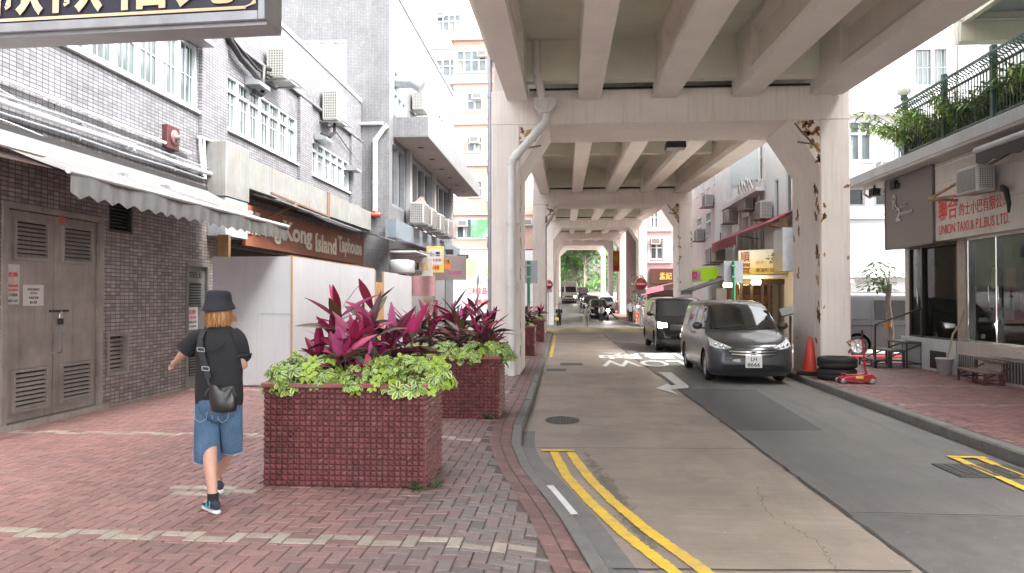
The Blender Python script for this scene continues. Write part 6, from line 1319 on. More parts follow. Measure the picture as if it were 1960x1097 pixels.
b = MB(); b.box(bx0, bx1, by + .02, by + .28, bz0 - .06, bz0 - .031); b.build('bottom_channel', M_grey, t)
M_creaml = mat('cream_vinyl', (.72, .50, .32), .5, .04)
b = MB(); b.box(bx0 + .04, bx1 - .16, by - .022, by - .0195, bz0 + .06, bz0 + .085); b.box(bx1 - .10, bx1 - .075, by - .024, by - .0215, bz0 + .12, bz1); b.prism([(bx1 - .20, bz0 + .06), (bx1 - .075, bz0 + .10), (bx1 - .075, bz0 + .15), (bx1 - .12, bz0 + .10), (bx1 - .16, bz0 + .085)], 'y', by - .0235, by - .021); b.build('border_line', M_creaml, t)
for i, (ch, x) in enumerate((('椒', -5.93), ('椒', -4.84 - .03), ('椒', -4.33), ('怡', -3.72), ('兄', -3.16))):
    if i == 0: continue
    text_mb(ch, (x, by - .026, bz0 + .10), FU, (0, 0, 1), .52, .62, .018, .004).build('lettering', M_creaml, t)
b = MB(); b.bar((-6.85, 6.15, 5.05), (-2.6, 6.15, 5.05), .05, .05); b.bar((-6.85, 6.15, 5.6), (-3.5, 6.15, 5.06), .03, .03); b.build('hanger', M_dark, t); t.rotation_euler = (0, 0, R(-3.5))

# ------------------------------------------------------------------ street furniture
def no_entry(x, y, z0, zs, r, label, post=True):
    t = thing('no_entry_sign', label, 'road sign', (x, y, z0), 'no entry signs at the junction')
    b = MB(); b.tube([(x, y, z0), (x, y, zs + r)], .038, 8); b.build('post', M_grey, t)
    b = MB(); b.lathe([(r * 1.12, 0), (r * 1.12, .02)], (x, y - .07, zs), 24, 'y'); b.box(x - r * .9, x + r * .9, y - .05, y - .03, zs - r * 1.75, zs - r * .9) ; b.build('backing', M_grey, t)
    b = MB(); b.lathe([(r, -.006), (r, 0)], (x, y - .072, zs), 28, 'y'); d = b.build('disc', M_redp, t)
    b = MB(); b.box(x - r * .78, x + r * .78, y - .084, y - .079, zs - r * .17, zs + r * .17); b.build('bar', M_white, d)
no_entry(-1.24, 50.2, -.15, 2.68, .29, 'round red no entry sign beside the left flyover columns'); no_entry(4.72, 49.0, -.1, 2.7, .36, 'round red no entry sign beside the right kerb of the junction')
for (x, y, z0, w, h, pz0, lab) in ((-1.36, 27.0, 2.30, .62, .82, .125, 'green post with blank grey road sign plate by the third planter'), (5.83, 27.0, 2.30, .66, .78, .125, 'green post with grey road sign plate before the noodle shop')):
    t = thing('road_sign', lab, 'road sign', (x, y, pz0)); b = MB(); b.tube([(x, y, pz0 - .2), (x, y, z0 + h - .02)], .055, 10); b.build('post', mat('green_post', (.02, .16, .08), .4), t)
    b = MB(); b.box(x - w / 2 + (.05 if x < 0 else 0), x + w / 2, y + .06, y + .075, z0, z0 + h); b.build('plate', mat('sign_back_grey', (.30, .32, .34), .4, .1, 5, metal=.4), t)
    b = MB()
    for q in (.25, .75): b.box(x - .08, x + .08, y - .06, y + .06, z0 + h * q, z0 + h * q + .05)
    b.build('clamp', M_grey, t)
# traffic cone
t = thing('traffic_cone', 'orange-red plastic traffic cone on a black base by the parked grey car', 'traffic cone', (5.17, 16.6, .125)); b = MB(); b.lathe([(.175, .05), (.165, .07), (.04, .80), (.03, .82)], (5.17, 16.6, .125), 24); b.build('cone', mat('cone_red', (.66, .06, .035), .4, .08, 4), t)
b = MB(); b.prism([(5.17 + .27 * math.cos(R(22.5 + 45 * k)), 16.6 + .27 * math.sin(R(22.5 + 45 * k))) for k in range(8)], 'z', .125, .18); b.lathe([(.2, .18), (.18, .21)], (5.17, 16.6, 0), 20); b.build('base', M_rubber, t, bevel=.01)
# stacked tyres
def tyre_mb(loc, Rr, w, axis='z', n=36):
    b = LMB() if False else MB(); r0 = Rr * .60
    b.lathe([(r0, -w * .38), (r0 + .02, -w * .48), (Rr * .86, -w * .5), (Rr * .95, -w * .42), (Rr, -w * .28), (Rr * .99, -w * .02), (Rr * .975, 0), (Rr * .99, w * .02), (Rr, w * .28), (Rr * .95, w * .42), (Rr * .86, w * .5), (r0 + .02, w * .48), (r0, w * .38), (r0 + .03, 0), (r0, -w * .38)], loc, n, axis, cap=False)
    return b
for i, (z, lab) in enumerate(((.125 + .115, 'lower black tyre of the stack at the right column foot'), (.125 + .345, 'upper black tyre of the stack at the right column foot'))): tag(tyre_mb((5.43 + .012 * i, 15.75, z), .38, .225).build('tyre', M_rubber), lab, 'tyre', 'tyres stacked by the right column')
# trolley jack
t = thing('trolley_jack', 'red trolley jack with upright handle in front of the tyres', 'jack', (5.5, 15.05, .125)); jx, jy, jz = 5.22, 15.05, .125
b = MB(); M_jack = mat('jack_red', (.42, .02, .025), .35, .15, 8)
for dy in (-.13, .10): b.prism([(jx, jz + .05), (jx + .62, jz + .03), (jx + .66, jz + .12), (jx + .58, jz + .19), (jx + .45, jz + .17), (jx + .05, jz + .12)], 'y', jy + dy, jy + dy + .03)
b.box(jx + .02, jx + .6, jy - .1, jy + .1, jz + .06, jz + .10); b.prism([(jx + .1, jz + .12), (jx + .5, jz + .14), (jx + .45, jz + .18), (jx + .12, jz + .17)], 'y', jy - .04, jy + .04); b.lathe([(.05, .17), (.06, .19)], (jx + .1, jy, jz), 12); b.build('frame', M_jack, t, bevel=.006)
b = MB(); b.tube([(jx + .52, jy, jz + .15), (jx + .49, jy, jz + .36), (jx + .45, jy, jz + 1.0)], [.022, .02, .016], 8); b.build('handle', M_jack, t); b = MB(); b.tube([(jx + .453, jy, jz + .86), (jx + .448, jy, jz + 1.02)], .022, 8); b.build('grip', M_black, t)
for (x, y) in ((jx + .04, jy - .15), (jx + .04, jy + .14), (jx + .58, jy - .16), (jx + .58, jy + .14)): b = MB(); b.lathe([(.02, -.02), (.05, -.02), (.05, .02), (.02, .02)], (x, y, jz + .05), 14, 'y'); b.build('wheel', M_grey, t)
b = MB(); b.box(jx + .28, jx + .42, jy - .135, jy - .131, jz + .1, jz + .15); b.build('label', M_yelsign, t)
# bucket and mop
t = thing('white_bucket', 'white plastic bucket standing against the shop base', 'bucket', (8.05, 16.85, .125)); b = MB(); b.lathe([(.13, 0), (.165, .33), (.175, .33), (.175, .36), (.16, .36), (.125, .02)], (8.05, 16.85, .125), 24); b.build('pail', M_white, t); b = MB(); b.tube([(8.05 + .17 * math.cos(a), 16.85 - .05 - .16 * math.sin(a) * .3, .125 + .33 - .14 * math.sin(a)) for a in [math.pi * k / 10 for k in range(11)]], .005, 5); b.build('handle', M_grey, t)
b = MB(); b.tube([(8.02, 16.75, .2), (8.08, 16.72, .6), (8.16, 16.7, 1.0), (8.22, 16.55, 1.2), (8.27, 16.45, 1.55)], .022, 8); tag(b.build('broom_handle', mat('pale_hose', (.45, .36, .24), .6)), 'bent pale hose leaning from the white bucket against the shop glass', 'hose')
# red two-tier step stool
def step_stool(name, label, loc, treads, m, mt, ang=0, rail=False):
    t = thing(name, label, 'steps', loc, rz=ang); o = Vector(loc)
    for (x0, x1, y0, y1, z) in treads: b = LMB(); b.box(x0, x1, y0, y1, z - .045, z); b.build('tread', mt, t, bevel=.006)
    b = LMB()
    for (x0, x1, y0, y1, z) in treads:
        for x in (x0 + .03, x1 - .03):
            for y in (y0 + .03, y1 - .03): b.bar((x, y, 0), (x, y, z - .046), .035, .035)
    zs_ = sorted(treads, key=lambda q: q[4]); a, c = zs_[0], zs_[-1]
    for y in (a[2] + .03, a[3] - .03): b.bar((a[0] + .03, y, .12), (c[1] - .03, y, c[4] - .06), .028, .028); b.bar((a[0] + .03, y, .1), (c[1] - .03, y, .1), .028, .028)
    if rail: 
        y = a[2] + .03; b.bar((a[0] + .02, y, 0), (a[0] + .02, y, 1.02), .035, .035); b.bar((c[1] - .02, y, c[4]), (c[1] - .02, y, 1.4), .035, .035); b.bar((a[0] + .02, y, 1.02), (c[1] - .02, y, 1.4), .035, .035)
    for x in (a[0] + .03, c[1] - .03): b.bar((x, a[2] + .03, .1), (x, a[3] - .03, .1), .026, .026)
    b.build('frame', m, t); return t
step_stool('step_stool', 'low dark red two-step metal stool beside the shop base', (7.75, 14.75, .125), [(0, .34, 0, 1.0, .26), (.345, .68, 0, 1.0, .46)], mat('stool_red', (.10, .03, .028), .6, .3, 8), mat('stool_tread', (.20, .13, .11), .65, .3, 6))
step_stool('entrance_steps', 'black metal entrance steps with a slanting handrail at the shop corner', (7.2, 18.35, .125), [(0, .34, 0, 1.05, .20), (.345, .7, 0, 1.05, .42), (.705, 1.1, 0, 1.05, .62)], M_dark, mat('steps_tread', (.07, .065, .062), .5, .25, 6), 0, True)
# potted tree by the van
t = thing('small_tree', 'thin tree with bright leaves and a pale knotted trunk by the silver van', 'tree', (8.55, 20.8, .1)); b = MB(); b.tube([(8.55, 20.8, .1), (8.58, 20.78, .9), (8.5, 20.8, 1.6), (8.55, 20.8, 2.15)], [.085, .075, .08, .065], 10)
for k in range(8): a = k * .8; b.tube([(8.53, 20.8, 1.7 + .06 * k), (8.4 + .25 * math.cos(a) - .12, 20.8 + .3 * math.sin(a), 2.1 + .06 * k)], [.02, .008], 6)
b.build('trunk', M_bark, t); rd = random.Random(31); b = MB()
for i in range(170):
    a = rd.uniform(0, 6.28); r = rd.uniform(.05, .46); p = Vector((8.22 + r * math.cos(a), 20.8 + r * .8 * math.sin(a), 2.25 + rd.uniform(-.3, .5))); g = rd.uniform(.6, 1.4)
    blade(b, p, (math.cos(a) + rd.gauss(0, .3), math.sin(a) + rd.gauss(0, .3), rd.uniform(-.5, .3)), rd.uniform(.12, .22), .034, .6, (.10 * g, .22 * g, .045 * g), (.16 * g, .28 * g, .07 * g), rd)
b.build('crown', M_leaf, t); b = MB(); b.tube([(8.47, 20.72, 1.0), (8.47, 20.72, 1.12)], .1, 10); b.build('ribbon', mat('orange_ribbon', (.5, .2, .04), .6), t)
b = MB(); b.box(7.9, 10.4, 22.2, 22.6, .0, .12); tag(b.build('red_kerb_block', M_redp), 'low red painted kerb block in front of the silver van', 'kerb block')
# music stand like menu stand by the noodle shop
t = thing('menu_stand', 'black pedestal menu stand outside the noodle shop beside the column', 'menu stand', (6.9, 24.5, 0)); b = MB(); b.tube([(6.55, 22.8, .02), (6.55, 22.8, 1.25)], .04, 8); b.lathe([(.25, 0), (.25, .03)], (6.55, 22.8, .0), 16); b.build('pedestal', M_black, t); b = MB(); b.add([(6.25, 22.6, 1.25), (6.95, 22.6, 1.42), (6.95, 22.9, 1.62), (6.25, 22.9, 1.45), (6.25, 22.6, 1.21), (6.95, 22.6, 1.38), (6.95, 22.9, 1.58), (6.25, 22.9, 1.41)], [(0, 1, 2, 3), (7, 6, 5, 4), (0, 4, 5, 1), (1, 5, 6, 2), (3, 2, 6, 7), (0, 3, 7, 4)]); b.build('desk', M_black, t)
# roadside bin and barrier at the left far corner
t = thing('litter_bin', 'dark litter bin at the far left corner below the no entry sign', 'bin', (-1.75, 57.3, 0)); b = MB(); b.lathe([(.22, 0), (.26, .8), (.28, .82), (.24, .95), (.05, 1.0)], (-1.1 - .3, 57.4, .0), 14); b.build('body', M_dark, t); b = MB(); b.box(-1.55, -1.25, 57.12, 57.15, .95, 1.6); b.build('yellow_notice', M_yelsign, t)
t = thing('ivy', 'green creeper climbing the right column beside the no entry sign', 'plant', (5.35, 55.5, 0)); b = MB(); rd = random.Random(3)
for i in range(420): leaf_quad(b, Vector((5.3 + rd.gauss(0, .22), 55.6 + rd.gauss(0, .25), rd.uniform(.1, 3.4) + rd.gauss(0, .1))), rd.uniform(.06, .13), rd, (.03 * rd.uniform(.6, 1.5), .08 * rd.uniform(.6, 1.4), .02))
b.build('foliage', M_hedge, t); b = MB(); b.tube([(5.3, 55.6, -.1), (5.35, 55.6, 3.2)], .03, 6); b.build('stem', M_stem, t)

# ------------------------------------------------------------------ vehicles (front towards -Y, local origin at ground under the front centre)
def pw(tab, z, k): return lerp_tab([(r[0], r[k]) for r in tab], z)
def smooth_tab(tab, n=4):
    return tab
class Body:
    """stack of rounded plan outlines: rows (z, y front, y rear, half width, front corner x, front corner y, bow)"""
    def __init__(s, tab): s.t = tab
    def outline(s, z, off=0.0):
        yf, yr, w, rx, ry, bow = [pw(s.t, z, k) for k in range(1, 7)]
        rx = min(rx, w * .95); pts = []
        xs = w - rx
        for i in range(9): x = xs * i / 8; pts.append((x, yf + bow * (x / w) ** 2))
        y0 = yf + bow * (xs / w) ** 2
        for i in range(1, 9): a = math.pi / 2 * i / 8; pts.append((xs + rx * math.sin(a), y0 + ry * (1 - math.cos(a)) + bow * .25 * (i / 8)))
        ys = pts[-1][1]; rr = .22
        for i in range(1, 19):
            f = i / 18; y = ys + (yr - rr - ys) * f; pts.append((w + .012 * math.sin(math.pi * f), y))
        for i in range(1, 7): a = math.pi / 2 * i / 6; pts.append((w - rr + rr * math.cos(a), yr - rr + rr * math.sin(a)))
        for i in range(1, 5): pts.append(((w - rr) * (1 - i / 4), yr + .03 * math.sin(i / 4 * math.pi / 2)))
        return pts
    def ring(s, z):
        h = s.outline(z); return [Vector((x, y, z)) for x, y in h] + [Vector((-x, y, z)) for x, y in h[-2:0:-1]]
    def F(s, x, z, off=.004):
        def y_at(zz):
            h = s.outline(zz); ax = abs(x)
            for (a, b), (c, d) in zip(h[:18], h[1:18]):
                if ax <= c or c >= h[16][0] - 1e-6: return b + (d - b) * max(0, min(1, (ax - a) / (c - a + 1e-9)))
            return h[16][1]
        y = y_at(z); e = .02; dy_z = (y_at(z + e) - y_at(z - e)) / (2 * e); sx = 1 if x >= 0 else -1
        def yx(xx):
            nonlocal x
            o = x; x = xx; v = y_at(z); x = o; return v
        dy_x = (yx(x + .01) - yx(x - .01)) / .02
        n = Vector((dy_x, -1, dy_z)).normalized(); return Vector((x, y, z)) + n * off
    def G(s, y, z, sgn, off=.004):
        def x_at(zz):
            h = s.outline(zz)
            seg = h[12:36]
            for (a, b), (c, d) in zip(seg, seg[1:]):
                if b <= y <= d: return a + (c - a) * (y - b) / (d - b + 1e-9)
            return seg[0][0] if y < seg[0][1] else seg[-1][0]
        x = x_at(z); dx = (x_at(z + .02) - x_at(z - .02)) / .04
        n = Vector((1, 0, -dx)).normalized(); p = Vector((x, y, z)) + n * off; return Vector((p.x * sgn, p.y, p.z))
def pl(poly, t):
    L = [0]
    for a, b in zip(poly, poly[1:]): L.append(L[-1] + math.dist(a, b))
    d = t * L[-1]
    for i in range(len(poly) - 1):
        if d <= L[i + 1] + 1e-9: f = (d - L[i]) / (L[i + 1] - L[i] + 1e-9); return (poly[i][0] + (poly[i + 1][0] - poly[i][0]) * f, poly[i][1] + (poly[i + 1][1] - poly[i][1]) * f)
    return poly[-1]
def patch(fn, bot, top, nu=12, nv=6, mirror=False, thick=.0, m=0, mb=None):
    b = mb or LMB()
    for sg in ((1, -1) if mirror else (1,)):
        def q(u, v):
            a, c = pl(bot, u), pl(top, u); return fn(sg * (a[0] + (c[0] - a[0]) * v), a[1] + (c[1] - a[1]) * v)
        b.grid(q, nu, nv, m)
    return b
def wheel(root, x, y, r, w, sgn, spokes=5, rimm=None):
    t_ = tyre_mb((x, y, r), r, w, 'x', 32); t_.wld = False; o = t_.build('wheel', M_rubber, root)
    b = LMB(); xo = x + sgn * w * .36
    b.lathe([(r * .63, -sgn * .02), (r * .63, sgn * .01), (r * .585, sgn * .012), (r * .56, -sgn * .05), (r * .1, -sgn * .05)], (xo, y, r), 28, 'x')
    for k in range(spokes):
        a = 2 * math.pi * k / spokes + .3
        for da in (-.13, .13): b.bar((xo - sgn * .03, y + r * .1 * math.cos(a), r + r * .1 * math.sin(a)), (xo - sgn * .012, y + r * .6 * math.cos(a + da), r + r * .6 * math.sin(a + da)), .035, .03, up=(1, 0, 0))
    b.lathe([(r * .15, -sgn * .03), (r * .13, sgn * .012), (.01, sgn * .016)], (xo, y, r), 16, 'x'); b.build('rim', rimm or M_rim2, o)
    b = LMB(); b.lathe([(r * .57, -sgn * .07), (r * .02, -sgn * .072)], (xo, y, r), 20, 'x'); b.build('hub_shade', M_black, o)
def car_body(root, B, zs, paint, wheels, wr, arch=.06, ww=.22):
    b = LMB(); rings = [B.ring(z) for z in zs]; b.loft(rings)
    o = b.build('body', [paint, M_black], root)
    ct = LMB(); hw = max(r[3] for r in B.t)
    for y in wheels:
        for sg in (-1, 1): ct.lathe([(wr + arch, sg * (hw - .30)), (wr + arch, sg * (hw + .2))] if sg > 0 else [(wr + arch, -hw - .2), (wr + arch, -hw + .30)], (0, y, wr), 32, 'x', m=1)
    c = ct.build('arch_cutter', [M_black, M_black], None)
    md = o.modifiers.new('arches', 'BOOLEAN'); md.object = c; md.operation = 'DIFFERENCE'; md.solver = 'EXACT'
    rt = o.parent; o.parent = None
    dg = bpy.context.evaluated_depsgraph_get(); me = bpy.data.meshes.new_from_object(o.evaluated_get(dg)); o.modifiers.clear(); old = o.data; o.data = me; o.parent = rt
    bpy.data.objects.remove(c); bpy.data.meshes.remove(old)
    for p in me.polygons: p.use_smooth = True
    w = o.modifiers.new('edge', 'EDGE_SPLIT'); w.split_angle = R(38)
    return o
def carpaint(name, col, rough=.3, metal=.4, flake=True):
    m = mat(name, col, rough, .03, 2, metal=metal, spec=.35, coat=.4); return m
M_carglass = mat('car_glass', (.012, .014, .015), .03, .1, 2, spec=1.0)
M_lens = mat('headlamp_lens', (.72, .74, .75), .15, .3, 30, spec=.6, coat=.3)
M_lit = mat('lit_headlamp', (1, .9, .75), .3, 0, emit=14, ecol=(1, .87, .66))
M_trim = mat('black_trim', (.016, .016, .017), .35, .1, 8)
M_platew = mat('plate_white', (.72, .72, .70), .4, .04, 6)
def number_plate(root, B, z0, txts, y=None, w=.32, h=.24, x=0, lit=None):
    p = B.F(x, z0 + h / 2, .02); yy = p.y - .012
    b = LMB(); b.box(x - w / 2, x + w / 2, yy, yy + .03, z0, z0 + h); o = b.build('number_plate', M_platew, root, bevel=.006)
    for (tx, zz, ww, hh) in txts: q = text_mb(tx, (x - ww / 2, yy - .001, z0 + zz), (1, 0, 0), (0, 0, 1), ww, hh, .012, .002); q.wld = False; q.build('lettering', M_ink, o)
def mirror_pair(root, B, y, z, paint):
    for sg in (1, -1):
        p = B.G(y, z, sg, 0); b = LMB(); b.sphere((p.x + sg * .13, y - .02, z + .06), (.115, .07, .085), 14); b.bar((p.x - sg * .02, y, z), (p.x + sg * .1, y, z + .03), .05, .04); o = b.build('wing_mirror', paint, root)
        b = LMB(); b.sphere((p.x + sg * .13, y + .022, z + .06), (.1, .035, .07), 12); b.build('mirror_glass', M_chrome, o)

# grey people carrier
ST = [(.17, .14, 4.48, .76, .30, .30, .10), (.24, .06, 4.56, .82, .34, .30, .12), (.30, .02, 4.60, .845, .34, .28, .13), (.42, .0, 4.62, .85, .36, .26, .14), (.60, .03, 4.63, .85, .38, .26, .14), (.72, .05, 4.63, .848, .40, .27, .15), (.80, .085, 4.62, .846, .42, .28, .15), (.86, .16, 4.62, .842, .42, .26, .15), (.92, .30, 4.61, .836, .40, .22, .14), (.98, .50, 4.61, .825, .34, .18, .13), (1.03, .68, 4.60, .812, .28, .16, .12), (1.07, .80, 4.60, .800, .24, .15, .12), (1.25, 1.06, 4.57, .768, .2, .15, .12), (1.45, 1.36, 4.53, .725, .18, .15, .12), (1.58, 1.56, 4.49, .69, .18, .15, .12), (1.66, 1.72, 4.44, .655, .2, .16, .12), (1.71, 1.88, 4.38, .61, .22, .18, .12), (1.745, 2.12, 4.25, .52, .24, .2, .1), (1.765, 2.5, 4.0, .38, .24, .2, .08)]
def fine(tab, n): 
    zs = []
    for a, b in zip(tab, tab[1:]): zs += [a[0] + (b[0] - a[0]) * i / n for i in range(n)]
    return zs + [tab[-1][0]]
P_grey = carpaint('gunmetal_paint', (.062, .065, .071), .3, .35)
ST = [(a * .975, *q) for (a, *q) in ST]
def build_stepvan():
    t = thing('parked_car', 'dark grey parked people carrier with number plate LH 8666, foremost at the right kerb', 'car', (0, 0, 0), 'cars parked at the right kerb'); B = Body(ST)
    car_body(t, B, fine(ST, 2), P_grey, (.92, 3.76), .32)
    for y in (.92, 3.76):
        for sg in (-1, 1): wheel(t, sg * .735, y, .32, .2, sg)
    Fp = lambda x, z: B.F(x, z, .005); 
    patch(Fp, [(-.70, 1.095), (-.35, 1.085), (0, 1.08), (.35, 1.085), (.70, 1.095)], [(-.585, 1.60), (0, 1.63), (.585, 1.60)], 20, 10).build('windscreen', M_carglass, t)
    b = LMB(); 
    for (x0, x1) in ((-.62, -.05), (.02, .55)): b.bar(B.F(x0, 1.10, .014), B.F(x1, 1.15, .014), .018, .012)
    b.build('wiper', M_trim, t)
    lamp = patch(lambda x, z: B.F(x, z, .008), [(.48, .735), (.62, .74), (.74, .77), (.82, .83)], [(.44, .775), (.58, .83), (.72, .885), (.815, .945)], 12, 6)
    for sg in (1, -1):
        L = patch(lambda x, z, s=sg: B.F(s * x, z, .008), [(.44, .715), (.58, .71), (.72, .735), (.815, .78)], [(.43, .755), (.57, .815), (.71, .875), (.812, .945)], 12, 6).build('headlight', M_lens, t)
        b = LMB()
        for (x, z, r) in ((.70, .80, .05), (.61, .77, .042), (.53, .75, .03)): p = B.F(sg * x, z, .012); b.sphere(p, (r, .02, r), 12)
        b.build('bulb_bowl', M_chrome, L)
    patch(Fp, [(-.50, .60), (-.35, .555), (0, .54), (.35, .555), (.50, .60)], [(-.52, .715), (-.3, .70), (0, .695), (.3, .70), (.52, .715)], 24, 5).build('grille', M_trim, t)
    b = LMB()
    for (zz, hh, w_) in ((.655, .026, .475), (.597, .024, .43)):
        patch(lambda x, z: B.F(x, z, .018), [(-w_, zz + .012), (-.2, zz - .004), (0, zz - .006), (.2, zz - .004), (w_, zz + .012)], [(-w_, zz + hh * .6 + .012), (0, zz + hh - .006), (w_, zz + hh * .6 + .012)], 22, 2, mb=b)
    patch(lambda x, z: B.F(x, z, .012), [(-.54, .72), (0, .70), (.54, .72)], [(-.52, .738), (0, .722), (.52, .738)], 22, 1, mb=b); b.build('chrome_bar', M_chrome, t)
    p = B.F(0, .63, .03); b = LMB()
    for (a, c) in (((-.062, .05), (.062, .05)), ((-.055, -.05), (.055, -.05)), ((-.066, .048), (-.056, -.048)), ((.066, .048), (.056, -.048))): b.bar((a[0], p.y, p.z + a[1]), (c[0], p.y, p.z + c[1]), .014, .016)
    for s in (-1, 1): b.bar((s * .046, p.y, p.z + .042), (s * .028, p.y, p.z - .042), .018, .016)
    b.bar((-.035, p.y, p.z - .004), (.035, p.y, p.z - .004), .016, .016); b.build('badge', M_chrome, t)
    b = LMB(); b.box(-.06, .06, p.y + .006, p.y + .02, p.z - .05, p.z + .05); b.build('badge_backing', M_trim, t)
    patch(Fp, [(-.62, .285), (0, .27), (.62, .285)], [(-.60, .385), (-.3, .40), (0, .40), (.3, .40), (.60, .385)], 22, 4).build('lower_intake', M_trim, t)
    b = LMB()
    for sg in (1, -1): patch(lambda x, z, s=sg: B.F(s * x, z, .007), [(.50, .215), (.70, .225)], [(.48, .25), (.72, .262)], 8, 2, mb=b)
    b.build('lip_vent', M_trim, t)
    patch(lambda x, z: B.F(x, z, .02), [(-.80, .185), (-.4, .17), (0, .165), (.4, .17), (.80, .185)], [(-.815, .275), (-.4, .268), (0, .26), (.4, .268), (.815, .275)], 26, 3).build('front_lip', P_grey, t)
    b = LMB(); patch(lambda x, z: B.F(x, z, .006), [(-.40, .475), (-.3, .455), (-.25, .47)], [(-.42, .50), (-.33, .525), (-.25, .515)], 8, 3, mb=b); patch(lambda x, z: B.F(x, z, .006), [(-.52, .53), (-.42, .52)], [(-.52, .538), (-.42, .526)], 4, 1, mb=b); b.build('bumper_scuff', mat('scuff', (.42, .42, .43), .6, .5, 40), t)
    number_plate(t, B, .345, (('LH', .135, .12, .08), ('8666', .025, .25, .08)), w=.33, h=.25)
    for sg in (1, -1):
        for (b0, b1, t0, t1, nm) in ((1.16, 1.55, 1.56, 1.62, 'quarter_window'), (1.62, 2.35, 1.72, 2.33, 'side_window'), (2.45, 3.35, 2.43, 3.32, 'side_window'), (3.45, 4.3, 3.42, 4.15, 'side_window')):
            patch(lambda y, z, s=sg: B.G(y, z, s, .005), [(b0, 1.10), (b1, 1.12)], [(t0, 1.565), (t1, 1.575)], 8, 6).build(nm, M_carglass, t)
        for y in (1.60, 2.40, 3.40): patch(lambda yy, z, s=sg: B.G(yy, z, s, .0035), [(y, .33), (y + .012, .33)], [(y, 1.62), (y + .012, 1.62)], 1, 14).build('door_gap', M_black, t)
        b = LMB()
        for y in (2.16, 2.5): q = B.G(y, .98, sg, .02); b.bar((q.x, y, .97), (q.x, y + .2, .975), .025, .03)
        b.build('door_handle', P_grey, t)
    mirror_pair(t, B, 1.30, 1.10, P_grey)
    b = LMB(); b.tube([(.2, 2.2, 1.74), (.2, 2.35, 1.95)], .006, 5); b.build('aerial', M_trim, t)
    return t
car1 = build_stepvan(); car1.location = (3.79, 15.75, 0); car1.rotation_euler = (0, 0, R(-.5))

# generic van / car
def simple_vehicle(label, cat, tab, paint, wheels, wr, spec, loc, rz_=0, group=None, name='car', hw=.74):
    t = thing(name, label, cat, (0, 0, 0), group); B = Body(tab); car_body(t, B, fine(tab, 2), paint, wheels, wr)
    for y in wheels:
        for sg in (-1, 1): wheel(t, sg * hw, y, wr, .2, sg, 6)
    z0, z1, w0, w1 = spec['ws']; patch(lambda x, z: B.F(x, z, .006), [(-w0, z0), (0, z0 - .02), (w0, z0)], [(-w1, z1), (0, z1 + .02), (w1, z1)], 14, 8).build('windscreen', M_carglass, t)
    for sg in (1, -1):
        for (b0, b1, t0, t1, za, zb_) in spec['sw']: patch(lambda y, z, s=sg: B.G(y, z, s, .005), [(b0, za), (b1, za)], [(t0, zb_), (t1, zb_)], 8, 6).build('side_window', M_carglass, t)
        x0, x1, za, zb_ = spec['hl']; patch(lambda x, z, s=sg: B.F(s * x, z, .009), [(x0, za + .02), (x1, za)], [(x0, zb_ - .02), (x1, zb_)], 6, 4).build('headlight', spec.get('lm', (M_lens, M_lens))[0 if sg < 0 else 1], t)
        if 'gap' in spec:
            for y in spec['gap']: patch(lambda yy, z, s=sg: B.G(yy, z, s, .0035), [(y, .36), (y + .014, .36)], [(y, spec['sw'][0][5] + .05), (y + .014, spec['sw'][0][5] + .05)], 1, 12).build('door_gap', M_black, t)
    x0, za, zb_ = spec['gr']; patch(lambda x, z: B.F(x, z, .008), [(-x0, za), (0, za - .01), (x0, za)], [(-x0, zb_), (0, zb_), (x0, zb_)], 10, 3).build('grille', spec.get('gm', M_trim), t)
    x0, za, zb_ = spec['lo']; patch(lambda x, z: B.F(x, z, .007), [(-x0, za), (0, za - .01), (x0, za)], [(-x0, zb_), (0, zb_), (x0, zb_)], 10, 3).build('lower_intake', M_trim, t)
    if 'plate' in spec: number_plate(t, B, spec['plate'][1], spec['plate'][0], w=.42, h=.13)
    if 'mir' in spec: mirror_pair(t, B, spec['mir'][0], spec['mir'][1], paint if paint != M_white else M_trim)
    t.location = loc; t.rotation_euler = (0, 0, rz_); return t
P_black = carpaint('black_car_paint', (.008, .008, .009), .16, .1); P_silver = carpaint('silver_paint', (.066, .069, .075), .4, .25); P_white = carpaint('white_car_paint', (.62, .62, .61), .3, 0); P_beige = carpaint('beige_van_paint', (.50, .45, .40), .35, .1)
VAN = [(a * .95, *q) for (a, *q) in [(.20, .12, 4.72, .80, .25, .22, .06), (.30, .03, 4.78, .90, .28, .22, .08), (.45, .0, 4.80, .925, .3, .22, .09), (.70, .03, 4.8, .93, .3, .22, .1), (.90, .09, 4.8, .93, .3, .22, .1), (1.02, .20, 4.8, .925, .3, .22, .1), (1.10, .42, 4.8, .915, .28, .2, .1), (1.16, .66, 4.79, .905, .24, .18, .1), (1.22, .82, 4.78, .895, .22, .16, .1), (1.45, 1.14, 4.76, .86, .2, .16, .1), (1.70, 1.48, 4.72, .81, .2, .16, .1), (1.80, 1.66, 4.68, .77, .2, .16, .1), (1.86, 1.85, 4.6, .7, .22, .18, .1), (1.90, 2.2, 4.4, .58, .24, .2, .08), (1.915, 2.6, 4.1, .4, .24, .2, .05)]]
simple_vehicle('black parked people carrier with its headlight on, just behind the grey one', 'car', VAN, P_black, (.95, 4.0), .33, dict(ws=(1.175, 1.655, .80, .68), sw=[(1.35, 2.25, 1.75, 2.24, 1.18, 1.635), (2.36, 3.35, 2.36, 3.33, 1.18, 1.635), (3.45, 4.5, 3.45, 4.4, 1.18, 1.635)], hl=(.60, .875, .80, .97), lm=(M_lit, M_lens), gr=(.5, .72, .9), lo=(.6, .30, .42), gap=(1.3, 2.3, 3.4), plate=((('U', .02, .08, .09),), .50), mir=(1.35, 1.18)), (3.86, 24.9, 0), R(0), 'cars parked at the right kerb', 'parked_car', .80)
